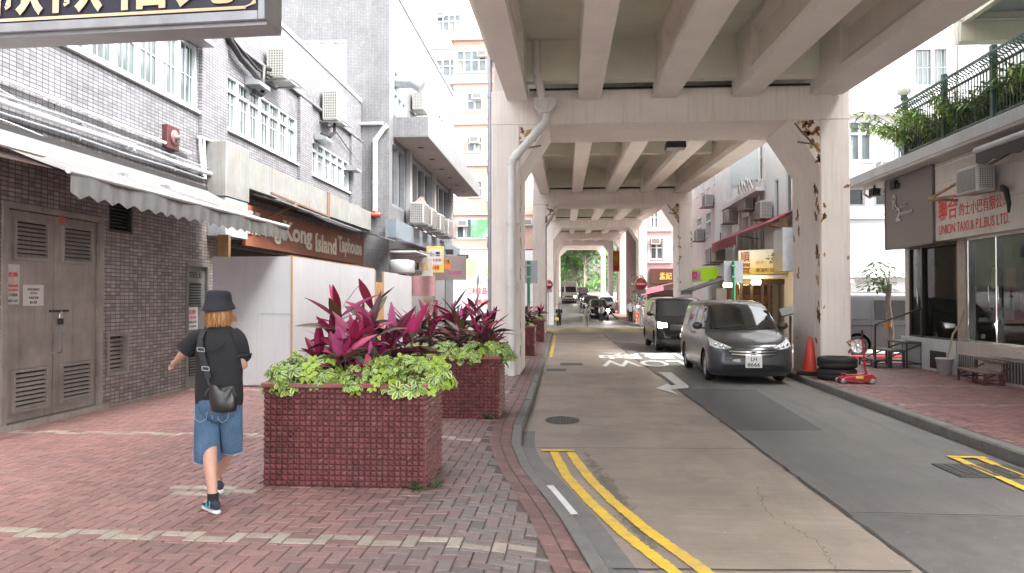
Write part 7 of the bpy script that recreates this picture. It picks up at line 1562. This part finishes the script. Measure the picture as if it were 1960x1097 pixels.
HI = [(.22, .10, 4.66, .76, .2, .2, .04), (.32, .03, 4.69, .83, .2, .2, .05), (.5, .0, 4.7, .845, .2, .2, .05), (.8, .03, 4.7, .85, .2, .2, .05), (1.0, .10, 4.7, .85, .2, .2, .05), (1.12, .2, 4.69, .845, .2, .2, .05), (1.5, .58, 4.66, .80, .2, .18, .05), (1.78, .86, 4.62, .76, .2, .18, .05), (1.88, 1.05, 4.58, .72, .2, .18, .05), (1.95, 1.35, 4.45, .62, .2, .2, .05), (1.975, 1.7, 4.2, .45, .2, .2, .05)]
v = simple_vehicle('silver panel van parked across the side street behind the right column', 'van', HI, P_silver, (.75, 3.35), .33, dict(ws=(1.15, 1.75, .74, .65), sw=[(.85, 1.75, 1.05, 1.75, 1.12, 1.70), (1.9, 2.85, 1.9, 2.85, 1.12, 1.70)], hl=(.55, .80, .78, 1.0), gr=(.5, .72, .86), lo=(.6, .32, .44), gap=(1.8, 2.95), mir=(.85, 1.2)), (12.1, 24.4, 0), R(90), None, 'panel_van', .735)
B_ = Body(HI)
for sg in (1, -1): patch(lambda y, z, s=sg: B_.G(y, z, s, .012), [(3.05, 1.14), (4.35, 1.14)], [(3.05, 1.66), (4.3, 1.66)], 8, 5).build('side_panel', P_silver, v)
b = LMB()
for sg in (1, -1): patch(lambda y, z, s=sg: B_.G(y, z, s, .006), [(1.1, .93), (4.5, .93)], [(1.1, .955), (4.5, .955)], 14, 1, mb=b)
b.build('body_crease', M_trim, v)
SED = [(.18, .1, 4.5, .78, .3, .25, .08), (.3, .02, 4.56, .85, .34, .25, .1), (.5, .0, 4.58, .86, .34, .25, .1), (.68, .06, 4.58, .86, .34, .25, .1), (.76, .2, 4.55, .855, .34, .22, .1), (.84, .6, 4.52, .84, .3, .2, .1), (.90, .98, 4.45, .82, .26, .18, .1), (.95, 1.15, 4.2, .80, .24, .16, .1), (1.15, 1.5, 4.0, .74, .2, .15, .1), (1.32, 1.85, 3.7, .66, .2, .15, .1), (1.40, 2.1, 3.45, .58, .2, .15, .08), (1.44, 2.4, 3.2, .42, .2, .15, .06)]
SUV = [(.22, .1, 4.6, .80, .3, .25, .06), (.35, .02, 4.66, .89, .3, .25, .08), (.6, .0, 4.68, .91, .3, .22, .08), (.9, .05, 4.68, .91, .3, .22, .08), (1.02, .18, 4.66, .90, .3, .22, .08), (1.10, .7, 4.65, .88, .26, .2, .08), (1.15, 1.02, 4.64, .86, .22, .18, .08), (1.45, 1.5, 4.6, .79, .2, .16, .08), (1.66, 1.82, 4.5, .72, .2, .16, .08), (1.74, 2.1, 4.35, .6, .2, .18, .06), (1.77, 2.5, 4.0, .4, .2, .18, .05)]
spS = dict(ws=(.97, 1.33, .70, .56), sw=[(1.35, 2.3, 1.85, 2.3, .96, 1.30), (2.4, 3.4, 2.4, 3.3, .96, 1.30)], hl=(.5, .82, .56, .68), gr=(.45, .5, .64), lo=(.6, .26, .4), plate=((), .36), mir=(1.3, .93))
spU = dict(ws=(1.17, 1.64, .76, .62), sw=[(1.4, 2.3, 1.85, 2.3, 1.16, 1.6), (2.4, 3.5, 2.4, 3.4, 1.16, 1.6)], hl=(.55, .87, .80, .97), gr=(.48, .7, .92), lo=(.6, .3, .5), plate=((), .50), mir=(1.35, 1.12))
GQ = 'cars queueing on the rising road'
simple_vehicle('black car heading the queue on the rising road, next to the lit motorcycle', 'car', SUV, P_black, (.9, 3.7), .35, spU, (3.1, 70.5, rz(72) + .01), R(2), GQ)
simple_vehicle('second dark car of the queue on the rising road', 'car', SUV, P_black, (.9, 3.7), .35, spU, (2.55, 79, rz(81) - .02), 0, GQ)
simple_vehicle('third dark car of the queue on the rising road', 'car', SED, carpaint('dark_blue_paint', (.02, .025, .04), .2, .3), (.85, 3.6), .31, spS, (2.4, 87, rz(89)), 0, GQ)
simple_vehicle('dark van farthest up the rising road in the queue', 'car', VAN, P_black, (.95, 4.0), .33, dict(ws=(1.175, 1.655, .80, .68), sw=[(1.35, 2.25, 1.75, 2.24, 1.18, 1.635)], hl=(.6, .87, .8, .97), gr=(.5, .72, .9), lo=(.6, .3, .42)), (2.2, 104, rz(106)), 0, GQ, hw=.8)
simple_vehicle('white car half hidden behind the minibus on the rising road', 'car', SED, P_white, (.85, 3.6), .31, spS, (1.75, 108, rz(110)), 0, GQ)
tx = simple_vehicle('pale taxi with a lit roof sign behind the black queue leader', 'taxi', SUV, P_white, (.9, 3.7), .35, spU, (4.1, 77.5, rz(79.5)), 0, GQ, 'taxi')
b = LMB(); b.box(-.3, .3, 2.6, 2.8, 1.775, 1.98); b.build('roof_sign', mat('lit_roof_sign', (.85, .85, .8), .4, 0, emit=.8), tx, bevel=.02)
MINI = [(.25, .06, 6.4, .90, .2, .2, .05), (.4, .0, 6.45, 1.0, .2, .2, .05), (.8, .02, 6.45, 1.03, .2, .2, .05), (1.1, .06, 6.45, 1.03, .2, .2, .06), (1.3, .12, 6.45, 1.03, .2, .2, .06), (1.35, .14, 6.45, 1.03, .2, .2, .06), (2.1, .45, 6.4, 1.0, .2, .2, .06), (2.2, .47, 6.4, 1.0, .2, .2, .06), (2.6, .52, 6.38, .98, .2, .2, .06), (2.75, .62, 6.3, .92, .2, .2, .06), (2.8, .9, 6.1, .8, .2, .2, .05)]
simple_vehicle('beige and white minibus coming down the left side of the rising road', 'minibus', MINI, P_beige, (1.1, 4.9), .40, dict(ws=(1.38, 2.08, .90, .86), sw=[(.8, 1.7, 1.0, 1.7, 1.4, 2.05), (1.85, 3.2, 1.85, 3.2, 1.4, 2.05), (3.3, 4.7, 3.3, 4.7, 1.4, 2.05)], hl=(.62, .9, .72, .92), lm=(M_lens, M_lit), gr=(.5, .75, .9), lo=(.7, .36, .5), mir=(.6, 1.5)), (.27, 97.5, rz(99.5) - .03), R(-2), None, 'minibus', .85)
# motorcycle with its lamp on
t = thing('motorcycle', 'motorcycle with a bright headlamp beside the black queue leader', 'motorcycle', (3.55, 66, rz(66))); z0 = rz(66)
for (y, r) in ((66, .3), (67.25, .3)): q = tyre_mb((3.55, y, z0 + r), r, .12, 'x', 24); q.build('wheel', M_rubber, t)
b = MB(); b.tube([(3.55, 66.0, z0 + .3), (3.55, 66.25, z0 + .95)], .04, 8); b.tube([(3.55, 66.25, z0 + .9), (3.55, 66.7, z0 + .75), (3.55, 67.25, z0 + .7)], [.1, .17, .1], 8); b.tube([(3.2, 66.3, z0 + 1.02), (3.55, 66.22, z0 + .98), (3.9, 66.3, z0 + 1.02)], .018, 6); b.tube([(3.55, 66.4, z0 + .4), (3.55, 67.2, z0 + .35)], .13, 8); b.build('frame', M_dark, t)
b = MB(); b.sphere((3.55, 66.02, z0 + .88), (.13, .06, .13), 14); b.build('headlight', mat('bright_headlamp', (1, .97, .9), .3, 0, emit=45, ecol=(1, .95, .88)), t); b = MB(); b.grid(lambda u, v: Vector((3.4 + .3 * u, 66.0 + .1 * v, z0 + 1.0 + .3 * v)), 3, 3); b.build('windshield', M_carglass, t)

# ------------------------------------------------------------------ people
def ell(c, a, b, n=16, tilt=0, rot=0):
    """horizontal ellipse ring, a across (x), b fore-aft (y)"""
    c = Vector(c); r = []
    for k in range(n):
        t = 2 * math.pi * k / n; x, y = a * math.cos(t), b * math.sin(t); ca, sa = math.cos(rot), math.sin(rot); X, Y = x * ca - y * sa, x * sa + y * ca
        r.append(c + Vector((X, Y, tilt * Y)))
    return r
def skin_body(name, nodes, edges, m, parent, root, sub=2):
    me = bpy.data.meshes.new(name); off = world_loc(parent); names = list(nodes); me.from_pydata([Vector(nodes[k][0]) - off for k in names], [(names.index(a), names.index(b)) for a, b in edges], [])
    o = bpy.data.objects.new(name, me); COL.objects.link(o); o.parent = parent
    md = o.modifiers.new('skin', 'SKIN'); md.use_smooth_shade = True; md.branch_smoothing = .4
    for v_, k in zip(me.skin_vertices[0].data, names): r = nodes[k][1]; v_.radius = r if hasattr(r, '__len__') else (r, r); v_.use_root = (k == root)
    s = o.modifiers.new('subd', 'SUBSURF'); s.levels = sub; s.render_levels = sub; me.materials.append(m); return o
def sock(o): return o
def limb(b, pts, rs, n=14, m=0, c=(1, 1, 1)): b.tube(pts, rs, n, m, c)

# the walker seen from behind
HX, HY, HZ = -2.775, 5.78, .125
hero = thing('person', 'person walking away in a black bucket hat, black knit top and wide denim shorts', 'person', (HX, HY, HZ))
def H(x, y, z): return Vector((HX + x, HY + y, HZ + z))
hipL, hipR = H(-.04, 0, .86), H(.135, .02, .86); kL, kR = H(-.015, .0, .50), H(.115, .16, .50); aL, aR = H(.085, -.165, .11), H(-.14, .36, .14); tL, tR = H(-.03, -.05, .05), H(-.27, .47, .08)
shL, shR = H(-.108, -.01, 1.345), H(.198, 0, 1.345); eL, eR = H(-.245, .02, 1.20), H(.232, .03, 1.08); wL, wR = H(-.355, .10, 1.12), H(.10, .19, 1.32)
nodes = {'pelvis': (H(.045, 0, .90), (.12, .09)), 'waist': (H(.045, .01, 1.06), (.11, .085)), 'chest': (H(.045, .02, 1.24), (.12, .08)), 'neck0': (H(.035, .015, 1.385), (.058, .055)), 'neck': (H(.03, .035, 1.445), (.05, .05)), 'skull0': (H(.025, .06, 1.495), (.062, .075)), 'skull': (H(.025, .05, 1.58), (.072, .088)), 'crown': (H(.025, .045, 1.65), (.05, .06)),
         'shL': (shL, .042), 'eL': (eL, .040), 'fL': (eL.lerp(wL, .35), .038), 'wL': (wL, (.025, .022)), 'pL': (H(-.395, .135, 1.10), (.036, .03)), 'shR': (shR, .042), 'eR': (eR, .040), 'fR': (eR.lerp(wR, .35), .037), 'wR': (wR, (.024, .022)), 'pR': (H(.10, .16, 1.40), (.034, .02)),
         'hipL': (hipL, .085), 'kL': (kL, .056), 'cL': (kL.lerp(aL, .32) + Vector((0, -.025, 0)), .058), 'aL': (aL, .036), 'heelL': (H(.105, -.19, .05), .036), 'tL': (tL, (.04, .028)), 'hipR': (hipR, .085), 'kR': (kR, .056), 'cR': (kR.lerp(aR, .32) + Vector((0, -.025, 0)), .056), 'aR': (aR, .036), 'heelR': (H(-.115, .335, .08), .036), 'tR': (tR, (.04, .028))}
edges = [('pelvis', 'waist'), ('waist', 'chest'), ('chest', 'neck0'), ('neck0', 'neck'), ('neck', 'skull0'), ('skull0', 'skull'), ('skull', 'crown'), ('chest', 'shL'), ('shL', 'eL'), ('eL', 'fL'), ('fL', 'wL'), ('wL', 'pL'), ('chest', 'shR'), ('shR', 'eR'), ('eR', 'fR'), ('fR', 'wR'), ('wR', 'pR'), ('pelvis', 'hipL'), ('hipL', 'kL'), ('kL', 'cL'), ('cL', 'aL'), ('aL', 'heelL'), ('heelL', 'tL'), ('pelvis', 'hipR'), ('hipR', 'kR'), ('kR', 'cR'), ('cR', 'aR'), ('aR', 'heelR'), ('heelR', 'tR')]
skin_body('body', nodes, edges, M_skin, hero, 'pelvis')
# hands: fingers curled as skinned chains rooted in the palms
b = MB()
def finger(b, p, d1, d2, L, r):
    d1, d2 = Vector(d1).normalized(), Vector(d2).normalized(); p = Vector(p); b.tube([p, p + d1 * L * .45, p + d1 * L * .55 + d2 * L * .3, p + d1 * L * .45 + d2 * L * .5], [r, r * .95, r * .85, r * .6], 8)
for i in range(4): finger(b, H(-.425 + .016 * i, .15, 1.085 + .008 * i), (-.7, .6, -.3), (.15, -.4, -1), [.062, .07, .066, .052][i], .0088)
finger(b, H(-.385, .16, 1.12), (.6, .7, .1), (-.3, .8, -.4), .055, .010)
for i in range(4): finger(b, H(.072 + .018 * i, .155, 1.44), (-.1, .02, 1), (-.2, -.5, .8), [.062, .072, .068, .052][i], .0088)
finger(b, H(.066, .155, 1.395), (-.7, 0, .6), (-.1, .1, 1), .055, .010); b.build('fingers', M_skin, hero)
# face (on the far side), ears
b = MB(); b.sphere(H(.025, .152, 1.54), (.013, .02, .022), 10); b.sphere(H(-.05, .06, 1.55), (.012, .022, .032), 10); b.sphere(H(.10, .06, 1.55), (.012, .022, .032), 10); b.build('nose_and_ears', M_skin, hero)
b = MB(); b.sphere(H(-.005, .133, 1.57), (.013, .008, .007), 8); b.sphere(H(.055, .133, 1.57), (.013, .008, .007), 8); b.build('eyes', M_ink, hero); b = MB(); b.sphere(H(.025, .138, 1.495), (.024, .008, .006), 8); b.build('mouth', M_redink, hero)
# hair below the hat
rd = random.Random(12); b = MB(); hc = H(.025, .045, 1.55)
for i in range(760):
    a = rd.uniform(math.pi * .93, math.pi * 2.07); q = Vector((math.cos(a) * .086, math.sin(a) * .098, 0)); L = rd.uniform(.09, .15); fl = rd.uniform(.95, 1.25); g = rd.uniform(.45, 1.35); s_ = Vector((-math.sin(a), math.cos(a), 0)); wv = rd.uniform(-.012, .012); P_ = []
    for k in range(5):
        f = k / 4; P_.append(hc + q * (.94 + (fl - .94) * math.sin(f * 2.2)) + s_ * wv * math.sin(f * 5 + i) + Vector((0, 0, .03 - (L + .03) * f)))
    for k in range(4):
        w0, w1 = s_ * .0042 * (1 - k * .2), s_ * .0042 * (.8 - k * .2); b.add([P_[k] - w0, P_[k] + w0, P_[k + 1] + w1, P_[k + 1] - w1], [(0, 1, 2, 3)], 0, ((.33 + .04 * k) * g, (.15 + .022 * k) * g, (.05 + .01 * k) * g))
b.loft([ell(hc + Vector((0, -.0, z)), .086 * f, .10 * f, 16) for z, f in ((.06, .9), (.02, .98), (-.03, 1.0), (-.06, .92))], c=(.22, .10, .03)); b.build('hair', mat('ginger_hair', (1, 1, 1), .45, .1, 40, attr=True), hero)
M_hat = mat('hat_cloth', (.016, .017, .024), .85, .2, 60, bump=.3, bscale=300)
b = MB(); c0 = H(.025, .04, 1.595)
b.loft([ell(c0 + Vector((0, 0, z)), a, bb, 28, tl) for z, a, bb, tl in ((-.060, .128, .142, .10), (-.052, .126, .140, .10), (-.005, .106, .118, .05), (.003, .099, .112, .03), (.055, .095, .106, .0), (.085, .086, .097, -.03), (.097, .072, .083, -.05), (.092, .045, .05, -.05), (.094, .01, .012, -.04))]); b.build('bucket_hat', M_hat, hero, sub=1)
M_top = mat('black_knit', (.013, .0135, .016), .9, .2, 30, bump=.25, bscale=220)
# knitted top: torso, sleeves, collar
b = MB(); rows = [(.78, .168, .122, 0), (.795, .178, .130, 0), (.90, .178, .132, 0), (1.00, .174, .128, 0), (1.10, .176, .124, .0), (1.20, .182, .124, .01), (1.27, .184, .12, .012), (1.325, .172, .105, .015), (1.36, .140, .085, .02), (1.395, .090, .066, .025), (1.42, .064, .058, .03)]
def wr(a, z): return 1 + .018 * math.sin(3 * a + z * 30) + .012 * math.sin(7 * a - z * 47)
rings = []
for z, a, bb, dy in rows:
    r = ell(H(.05 - .012 * (z - .8), .005 + dy, z), a * 1.06, bb, 32)
    cc = H(.05 - .012 * (z - .8), .005 + dy, z); rings.append([cc + (p - cc) * (wr(2 * math.pi * k / 32, z) if z < 1.35 else 1) for k, p in enumerate(r)])
b.loft(rings)
for (s0, e0, out) in ((shL, eL, .86), (shR, eR, .62)):
    d = (e0 - s0); b.tube([s0 - d * .18 + Vector((.03 * (1 if s0 is shL else -1), 0, -.02)), s0 + d * .05, s0 + d * .4, s0 + d * .75, s0 + d * out], [.04, .062, .074, .078, .084], 18)
b.build('knit_top', M_top, hero, sub=1)
b = MB(); b.loft([ell(H(.035, .03, z), a, bb, 24) for z, a, bb in ((1.41, .068, .062), (1.435, .062, .058), (1.437, .052, .048), (1.41, .05, .046))]); b.build('collar', M_top, hero)
b = MB(); b.tube([H(.045 + .11 * math.sin(a), -.112 - .014 * math.cos(a) + .02 * abs(math.sin(a)), 1.335 - .115 * math.cos(a)) for a in [(-1.25 + 2.5 * k / 14) for k in range(15)]], .0035, 5); b.build('yoke_seam', M_top, hero)
# wide denim shorts
m, nt, bs, out = nodes_of('denim'); tc = N(nt, 'ShaderNodeTexCoord').outputs['Object']
f1 = noise(nt, mapping(nt, tc, (3, 3, 1.2)), 3.2, 6, .65); f2 = noise(nt, tc, 220, 2, .5)
c = mixc(nt, ramp(nt, f1, .32, .72), (.018, .050, .11), (.075, .16, .28)); c = mixc(nt, .35, c, ramp(nt, f2, .3, .7, (.015, .035, .07), (.17, .27, .38))); nt.links.new(c, bs.inputs['Base Color']); bs.inputs['Roughness'].default_value = .85
bp = N(nt, 'ShaderNodeBump'); bp.inputs['Strength'].default_value = .5; bp.inputs['Distance'].default_value = .012; nt.links.new(noise(nt, mapping(nt, tc, (2, 2, 3)), 6, 4, .5), bp.inputs['Height']); nt.links.new(bp.outputs[0], bs.inputs['Normal']); M_denim = m
b = MB(); b.loft([ell(H(.05, .0, z), a, bb, 28) for z, a, bb in ((.64, .10, .08), (.74, .172, .13), (.80, .178, .132), (.86, .172, .126), (.93, .145, .112), (.95, .14, .11))])
def leg(b, hip, kn, z1, w0, w1, lean):
    n = 22; rings = []
    for i in range(9):
        f = i / 8; z = HZ + .80 + (z1 - .80) * f; c_ = Vector(hip).lerp(Vector(kn), f); c_.z = z; a = w0 + (w1 - w0) * f; ring = []
        for k in range(n):
            t_ = 2 * math.pi * k / n; q = 1 + .05 * math.sin(3 * t_ + f * 7 + lean) * f + .03 * math.sin(5 * t_ - f * 11) * f; ring.append(c_ + Vector((a * math.cos(t_) * q, a * 1.05 * math.sin(t_) * q, .008 * math.sin(2 * t_ + lean))))
        rings.append(ring)
    rings.append([rings[-1][k].lerp(sum(rings[-1], Vector()) / n, .10) for k in range(n)]); b.loft(rings, cap=False)
leg(b, H(-.04, 0, .8), H(-.045, .01, .42), .345, .095, .100, 0); leg(b, H(.137, .01, .8), H(.105, .12, .42), .395, .092, .080, 2)
o = b.build('denim_shorts', M_denim, hero, sub=1)
M_stitch = mat('denim_stitch', (.22, .33, .48), .9); b = MB()
for (x0, x1, z1) in ((-.10, .02, .79), (.085, .19, .79)):
    yb = -.128; b.tube([H(x0, yb + .03, z1), H(x0 + .012, yb + .012, z1 - .09), H((x0 + x1) / 2, yb - .004, z1 - .115), H(x1 - .012, yb + .002, z1 - .09), H(x1, yb + .01, z1)], .0028, 5)
b.tube([H(.05, -.127, .93), H(.05, -.133, .8), H(.05, -.11, .70)], .003, 5); b.tube([H(-.128, -.03, .78), H(-.145, -.01, .6), H(-.162, .0, .36)], .003, 5)
for (cx, cy, zz, a) in ((-.045, .01, .348, .108), (.105, .12, .397, .087)): b.tube([H(cx + a * math.cos(t_), cy + a * 1.05 * math.sin(t_), zz + .008 * math.sin(2 * t_)) for t_ in [2 * math.pi * k / 24 for k in range(25)]], .003, 4, cap=False)
b.build('seam', M_stitch, o)
b = MB(); 
b.loft([ell(H(x, -.132, .0), .001, .001, 4) for x in (0, .01)]) if False else None
# shoes
def shoe(ankle, heel, toe, lift, nm):
    d = (toe - heel); d.z = 0; L = .27; d.normalize(); sd = Vector((d.y, -d.x, 0)); hp = Vector((heel.x, heel.y, 0)) - d * .05; zb = HZ + lift; sl = .16 * (lift > .02)
    def ring(f, w, z0, z1, n=12):
        c_ = hp + d * (L * f); r = []
        for k in range(n):
            t_ = 2 * math.pi * k / n; r.append(c_ + sd * (w * math.cos(t_)) + Vector((0, 0, zb - sl * f * .6 + (z0 + z1) / 2 + (z1 - z0) / 2 * math.sin(t_))))
        return r
    b = MB(); b.loft([ring(f, w, 0, z) for f, w, z in ((0, .018, .03), (.03, .036, .036), (.2, .041, .034), (.45, .038, .030), (.7, .049, .028), (.88, .044, .03), (.98, .022, .034))]); s_ = b.build('shoe', M_white, hero, sub=1)
    b = MB(); b.loft([ring(f, w, .026, z) for f, w, z in ((.01, .016, .085), (.05, .032, .10), (.16, .037, .105), (.30, .036, .10), (.5, .036, .082), (.72, .044, .062), (.9, .036, .055), (.97, .016, .05))], m=0); b.build('upper', mat('navy_mesh', (.02, .025, .045), .8, .2, 40), s_, sub=1)
    b = MB(); P = [hp + d * (L * f) - sd * w + Vector((0, 0, zb - sl * f * .6 + z)) for f, w, z in ((.34, .0405, .04), (.52, .0425, .034), (.46, .040, .082), (.30, .0395, .088))]; b.add(P, [(0, 1, 2, 3)]); P2 = [hp + d * (L * f) - sd * w + Vector((0, 0, zb - sl * f * .6 + z)) for f, w, z in ((.16, .0405, .05), (.28, .041, .04), (.26, .040, .095), (.18, .039, .10))]; b.add(P2, [(0, 1, 2, 3)]); b.build('side_flash', mat('cyan_flash', (.02, .42, .52), .5), s_)
    b = MB(); b.tube([ankle + Vector((0, 0, -.055)), ankle + Vector((0, 0, .035))], [.042, .041], 14); b.build('sock', M_top, hero)
shoe(aL, H(.115, -.19, 0), tL, 0.0, 'l'); shoe(aR, H(-.10, .325, 0), tR, .02, 'r')
# bag and strap
t = thing('shoulder_bag', 'black leather bucket bag hanging at the small of the walker\'s back on a wide strap', 'bag', H(.17, -.19, .74))
M_leather = mat('black_leather', (.012, .012, .013), .32, .15, 12, spec=.6)
b = MB(); b.loft([ell(H(.165 + dx, -.185, z), a, bb, 24, 0) for z, a, bb, dx in ((.765, .070, .048, .012), (.77, .092, .066, .012), (.80, .103, .076, .010), (.86, .108, .074, .006), (.91, .104, .060, .0), (.95, .098, .042, -.004), (.975, .092, .026, -.006), (.972, .085, .016, -.006))])
for i, p in enumerate(b.v):
    q = Vector(p) - H(.165, -.185, 0); sag = max(0, (q.z - .88) / .1) * max(0, 1 - abs(q.x - .02) / .07) * .055
    b.v[i] = (p[0], p[1], p[2] - sag)
b.build('bag_body', M_leather, t, sub=1)
b = MB()
for sx in (-.095, .165 - .075 + .0): b.tube([H(.165 + sx, -.19, .95), H(.165 + sx * 1.15, -.215, .93), H(.165 + sx * 1.3, -.22, .89)], .005, 6)
b.tube([H(.07, -.185, .955), H(.055, -.195, .99), H(.05, -.18, 1.02)], .006, 6); b.build('tie', M_leather, t)
b = MB()
sp_ = [H(-.052, .02, 1.388), H(-.056, -.05, 1.376), H(-.052, -.108, 1.32), H(-.038, -.132, 1.25), H(-.008, -.140, 1.15), H(.018, -.146, 1.08), H(.042, -.162, 1.02)]
for p, q in zip(sp_, sp_[1:]): 
    d = (q - p).normalized(); sd = d.cross(Vector((0, -1, .2))).normalized() * .022; nn = Vector((0, -.004, 0)); b.add([p - sd, p + sd, q + sd, q - sd, p - sd + nn, p + sd + nn, q + sd + nn, q - sd + nn], [(0, 1, 2, 3), (7, 6, 5, 4), (0, 3, 7, 4), (1, 5, 6, 2)])
b.build('strap', mat('webbing', (.02, .02, .022), .8, .2, 60), t)
b = MB()
for (z, y) in ((1.235, -.137), (1.09, -.150)): 
    for (a, c_) in (((-.062, z + .016), (-.006, z + .012)), ((-.058, z - .012), (-.002, z - .016)), ((-.058, z - .012), (-.062, z + .016)), ((-.002, z - .016), (-.006, z + .012))): 
        dx = .045 if z < 1.2 else 0; b.bar(H(a[0] + dx, y, a[1]), H(c_[0] + dx, y, c_[1]), .006, .006)
b.build('buckle', M_grey, t)

# small figures far away
def figure(label, x, y, z, h, top, bot, pose, hair=(.02, .015, .012), extra=None, skirt=False):
    t = thing('person', label, 'person', (x, y, z)); k = h / 1.7; st, lean, aL_, aR_, face = pose
    def J(a, b_, c_): return Vector((x + a * k, y + b_ * k, z + c_ * k))
    hy = lean
    n = {'pelvis': (J(0, 0, .92), .10 * k), 'chest': (J(0, hy * .6, 1.28 - abs(hy) * .25), .11 * k), 'neck': (J(0, hy, 1.46 - abs(hy) * .5), .045 * k), 'head': (J(0, hy * 1.15, 1.60 - abs(hy) * .55), .085 * k), 'crown': (J(0, hy * 1.15, 1.66 - abs(hy) * .55), .06 * k),
         'sl': (J(-.17, hy * .8, 1.38 - abs(hy) * .35), .05 * k), 'el': (J(*aL_[0]), .04 * k), 'hl': (J(*aL_[1]), .035 * k), 'sr': (J(.17, hy * .8, 1.38 - abs(hy) * .35), .05 * k), 'er': (J(*aR_[0]), .04 * k), 'hr': (J(*aR_[1]), .035 * k),
         'pl': (J(-.09, 0, .85), .08 * k), 'kl': (J(-.09, -st * .5, .48), .06 * k), 'al': (J(-.09, -st * .6, .08), .04 * k), 'tl': (J(-.09, -st * .6 - .14, .04), .04 * k), 'pr': (J(.09, 0, .85), .08 * k), 'kr': (J(.09, st * .4, .48), .06 * k), 'ar': (J(.09, st * .7, .08), .04 * k), 'tr': (J(.09, st * .7 - .14, .04), .04 * k)}
    e = [('pelvis', 'chest'), ('chest', 'neck'), ('neck', 'head'), ('head', 'crown'), ('chest', 'sl'), ('sl', 'el'), ('el', 'hl'), ('chest', 'sr'), ('sr', 'er'), ('er', 'hr'), ('pelvis', 'pl'), ('pl', 'kl'), ('kl', 'al'), ('al', 'tl'), ('pelvis', 'pr'), ('pr', 'kr'), ('kr', 'ar'), ('ar', 'tr')]
    skin_body('body', n, e, M_skin, t, 'pelvis', 1)
    b = MB(); P = lambda q: n[q][0]
    b.tube([P('pelvis') - Vector((0, 0, .08 * k)), P('pelvis').lerp(P('chest'), .5), P('chest'), P('neck') - Vector((0, 0, .03 * k))], [.155 * k, .15 * k, .165 * k, .07 * k], 12)
    for s in 'lr': b.tube([P('s' + s), P('e' + s), P('e' + s).lerp(P('h' + s), .3)], [.075 * k, .062 * k, .055 * k], 8)
    b.build('shirt', mat('cloth_%02d%02d%02d' % tuple(int(q * 99) for q in top), top, .85, .15, 8), t)
    b = MB()
    for s in 'lr':
        if skirt: b.tube([P('p' + s) + Vector((0, 0, .08)), P('p' + s).lerp(P('k' + s), 1.0)], [.11 * k, .12 * k], 10)
        else: b.tube([P('p' + s) + Vector((0, 0, .08 * k)), P('k' + s), P('a' + s)], [.11 * k, .085 * k, .07 * k], 10)
    b.build('trousers', mat('cloth_%02d%02d%02d' % tuple(int(q * 99) for q in bot), bot, .85, .15, 8), t)
    b = MB(); c_ = P('head'); b.sphere(c_ + Vector((0, .015 * face, .04 * k)), (.095 * k, .105 * k, .095 * k), 12); b.build('hair', mat('hair_%02d%02d' % (int(hair[0] * 99), int(hair[1] * 99)), hair, .5), t)
    return t
ZJ = rz(50)
figure('traffic warden in a white cap and pale uniform standing in the road before the cars', 1.28, 50.6, rz(50.6), 1.52, (.30, .29, .22), (.30, .28, .22), (.16, 0, ((-.26, .0, 1.15), (-.2, -.12, .98)), ((.28, -.05, 1.15), (.42, -.1, 1.02)), -1), hair=(.75, .75, .72))
b = MB(); b.box(1.62, 1.86, 50.44, 50.47, rz(50.6) + .86, rz(50.6) + .94); tag(b.build('white_papers', M_white), 'white papers held out by the traffic warden', 'papers')
figure('person in a pale shirt bending forward beside the motorcycle', 2.75, 61.5, rz(61.5), 1.62, (.45, .47, .50), (.05, .055, .07), (.3, -.38, ((-.2, -.5, .98), (-.15, -.62, .75)), ((.2, -.5, .98), (.15, -.66, .8)), 1))
figure('dark clothed person with a yellow bag at the left edge of the junction', -.55, 53.0, rz(53), 1.52, (.02, .02, .022), (.02, .02, .022), (.12, -.05, ((-.22, 0, 1.12), (-.2, -.08, .92)), ((.22, 0, 1.12), (.2, -.08, .92)), 1), hair=(.22, .16, .13))
b = MB(); b.sphere((-.68, 52.8, rz(53) + .52), (.13, .1, .16), 10); tag(b.build('yellow_bag', M_yelsign), 'small yellow bag held by the dark clothed person', 'bag')
figure('person in a white shirt and dark trousers on the right pavement of the junction', 4.65, 56.0, -.02 + .02, 1.66, (.62, .64, .68), (.025, .025, .03), (.08, 0, ((-.24, 0, 1.14), (-.22, -.06, .9)), ((.24, 0, 1.14), (.22, -.06, .9)), 1))
figure('person in a white top and orange shorts on the right pavement', 5.0, 54.6, -.02, 1.58, (.66, .64, .66), (.65, .16, .06), (.2, 0, ((-.24, 0, 1.14), (-.22, -.12, .95)), ((.24, 0, 1.14), (.22, -.12, .95)), 1), skirt=True)
figure('person in beige clothes stepping off the right kerb by the black parked car', 5.15, 53.0, -.14, 1.6, (.42, .38, .33), (.45, .42, .38), (.35, -.06, ((-.24, 0, 1.14), (-.26, -.2, .95)), ((.24, 0, 1.14), (.22, .1, .92)), 1))
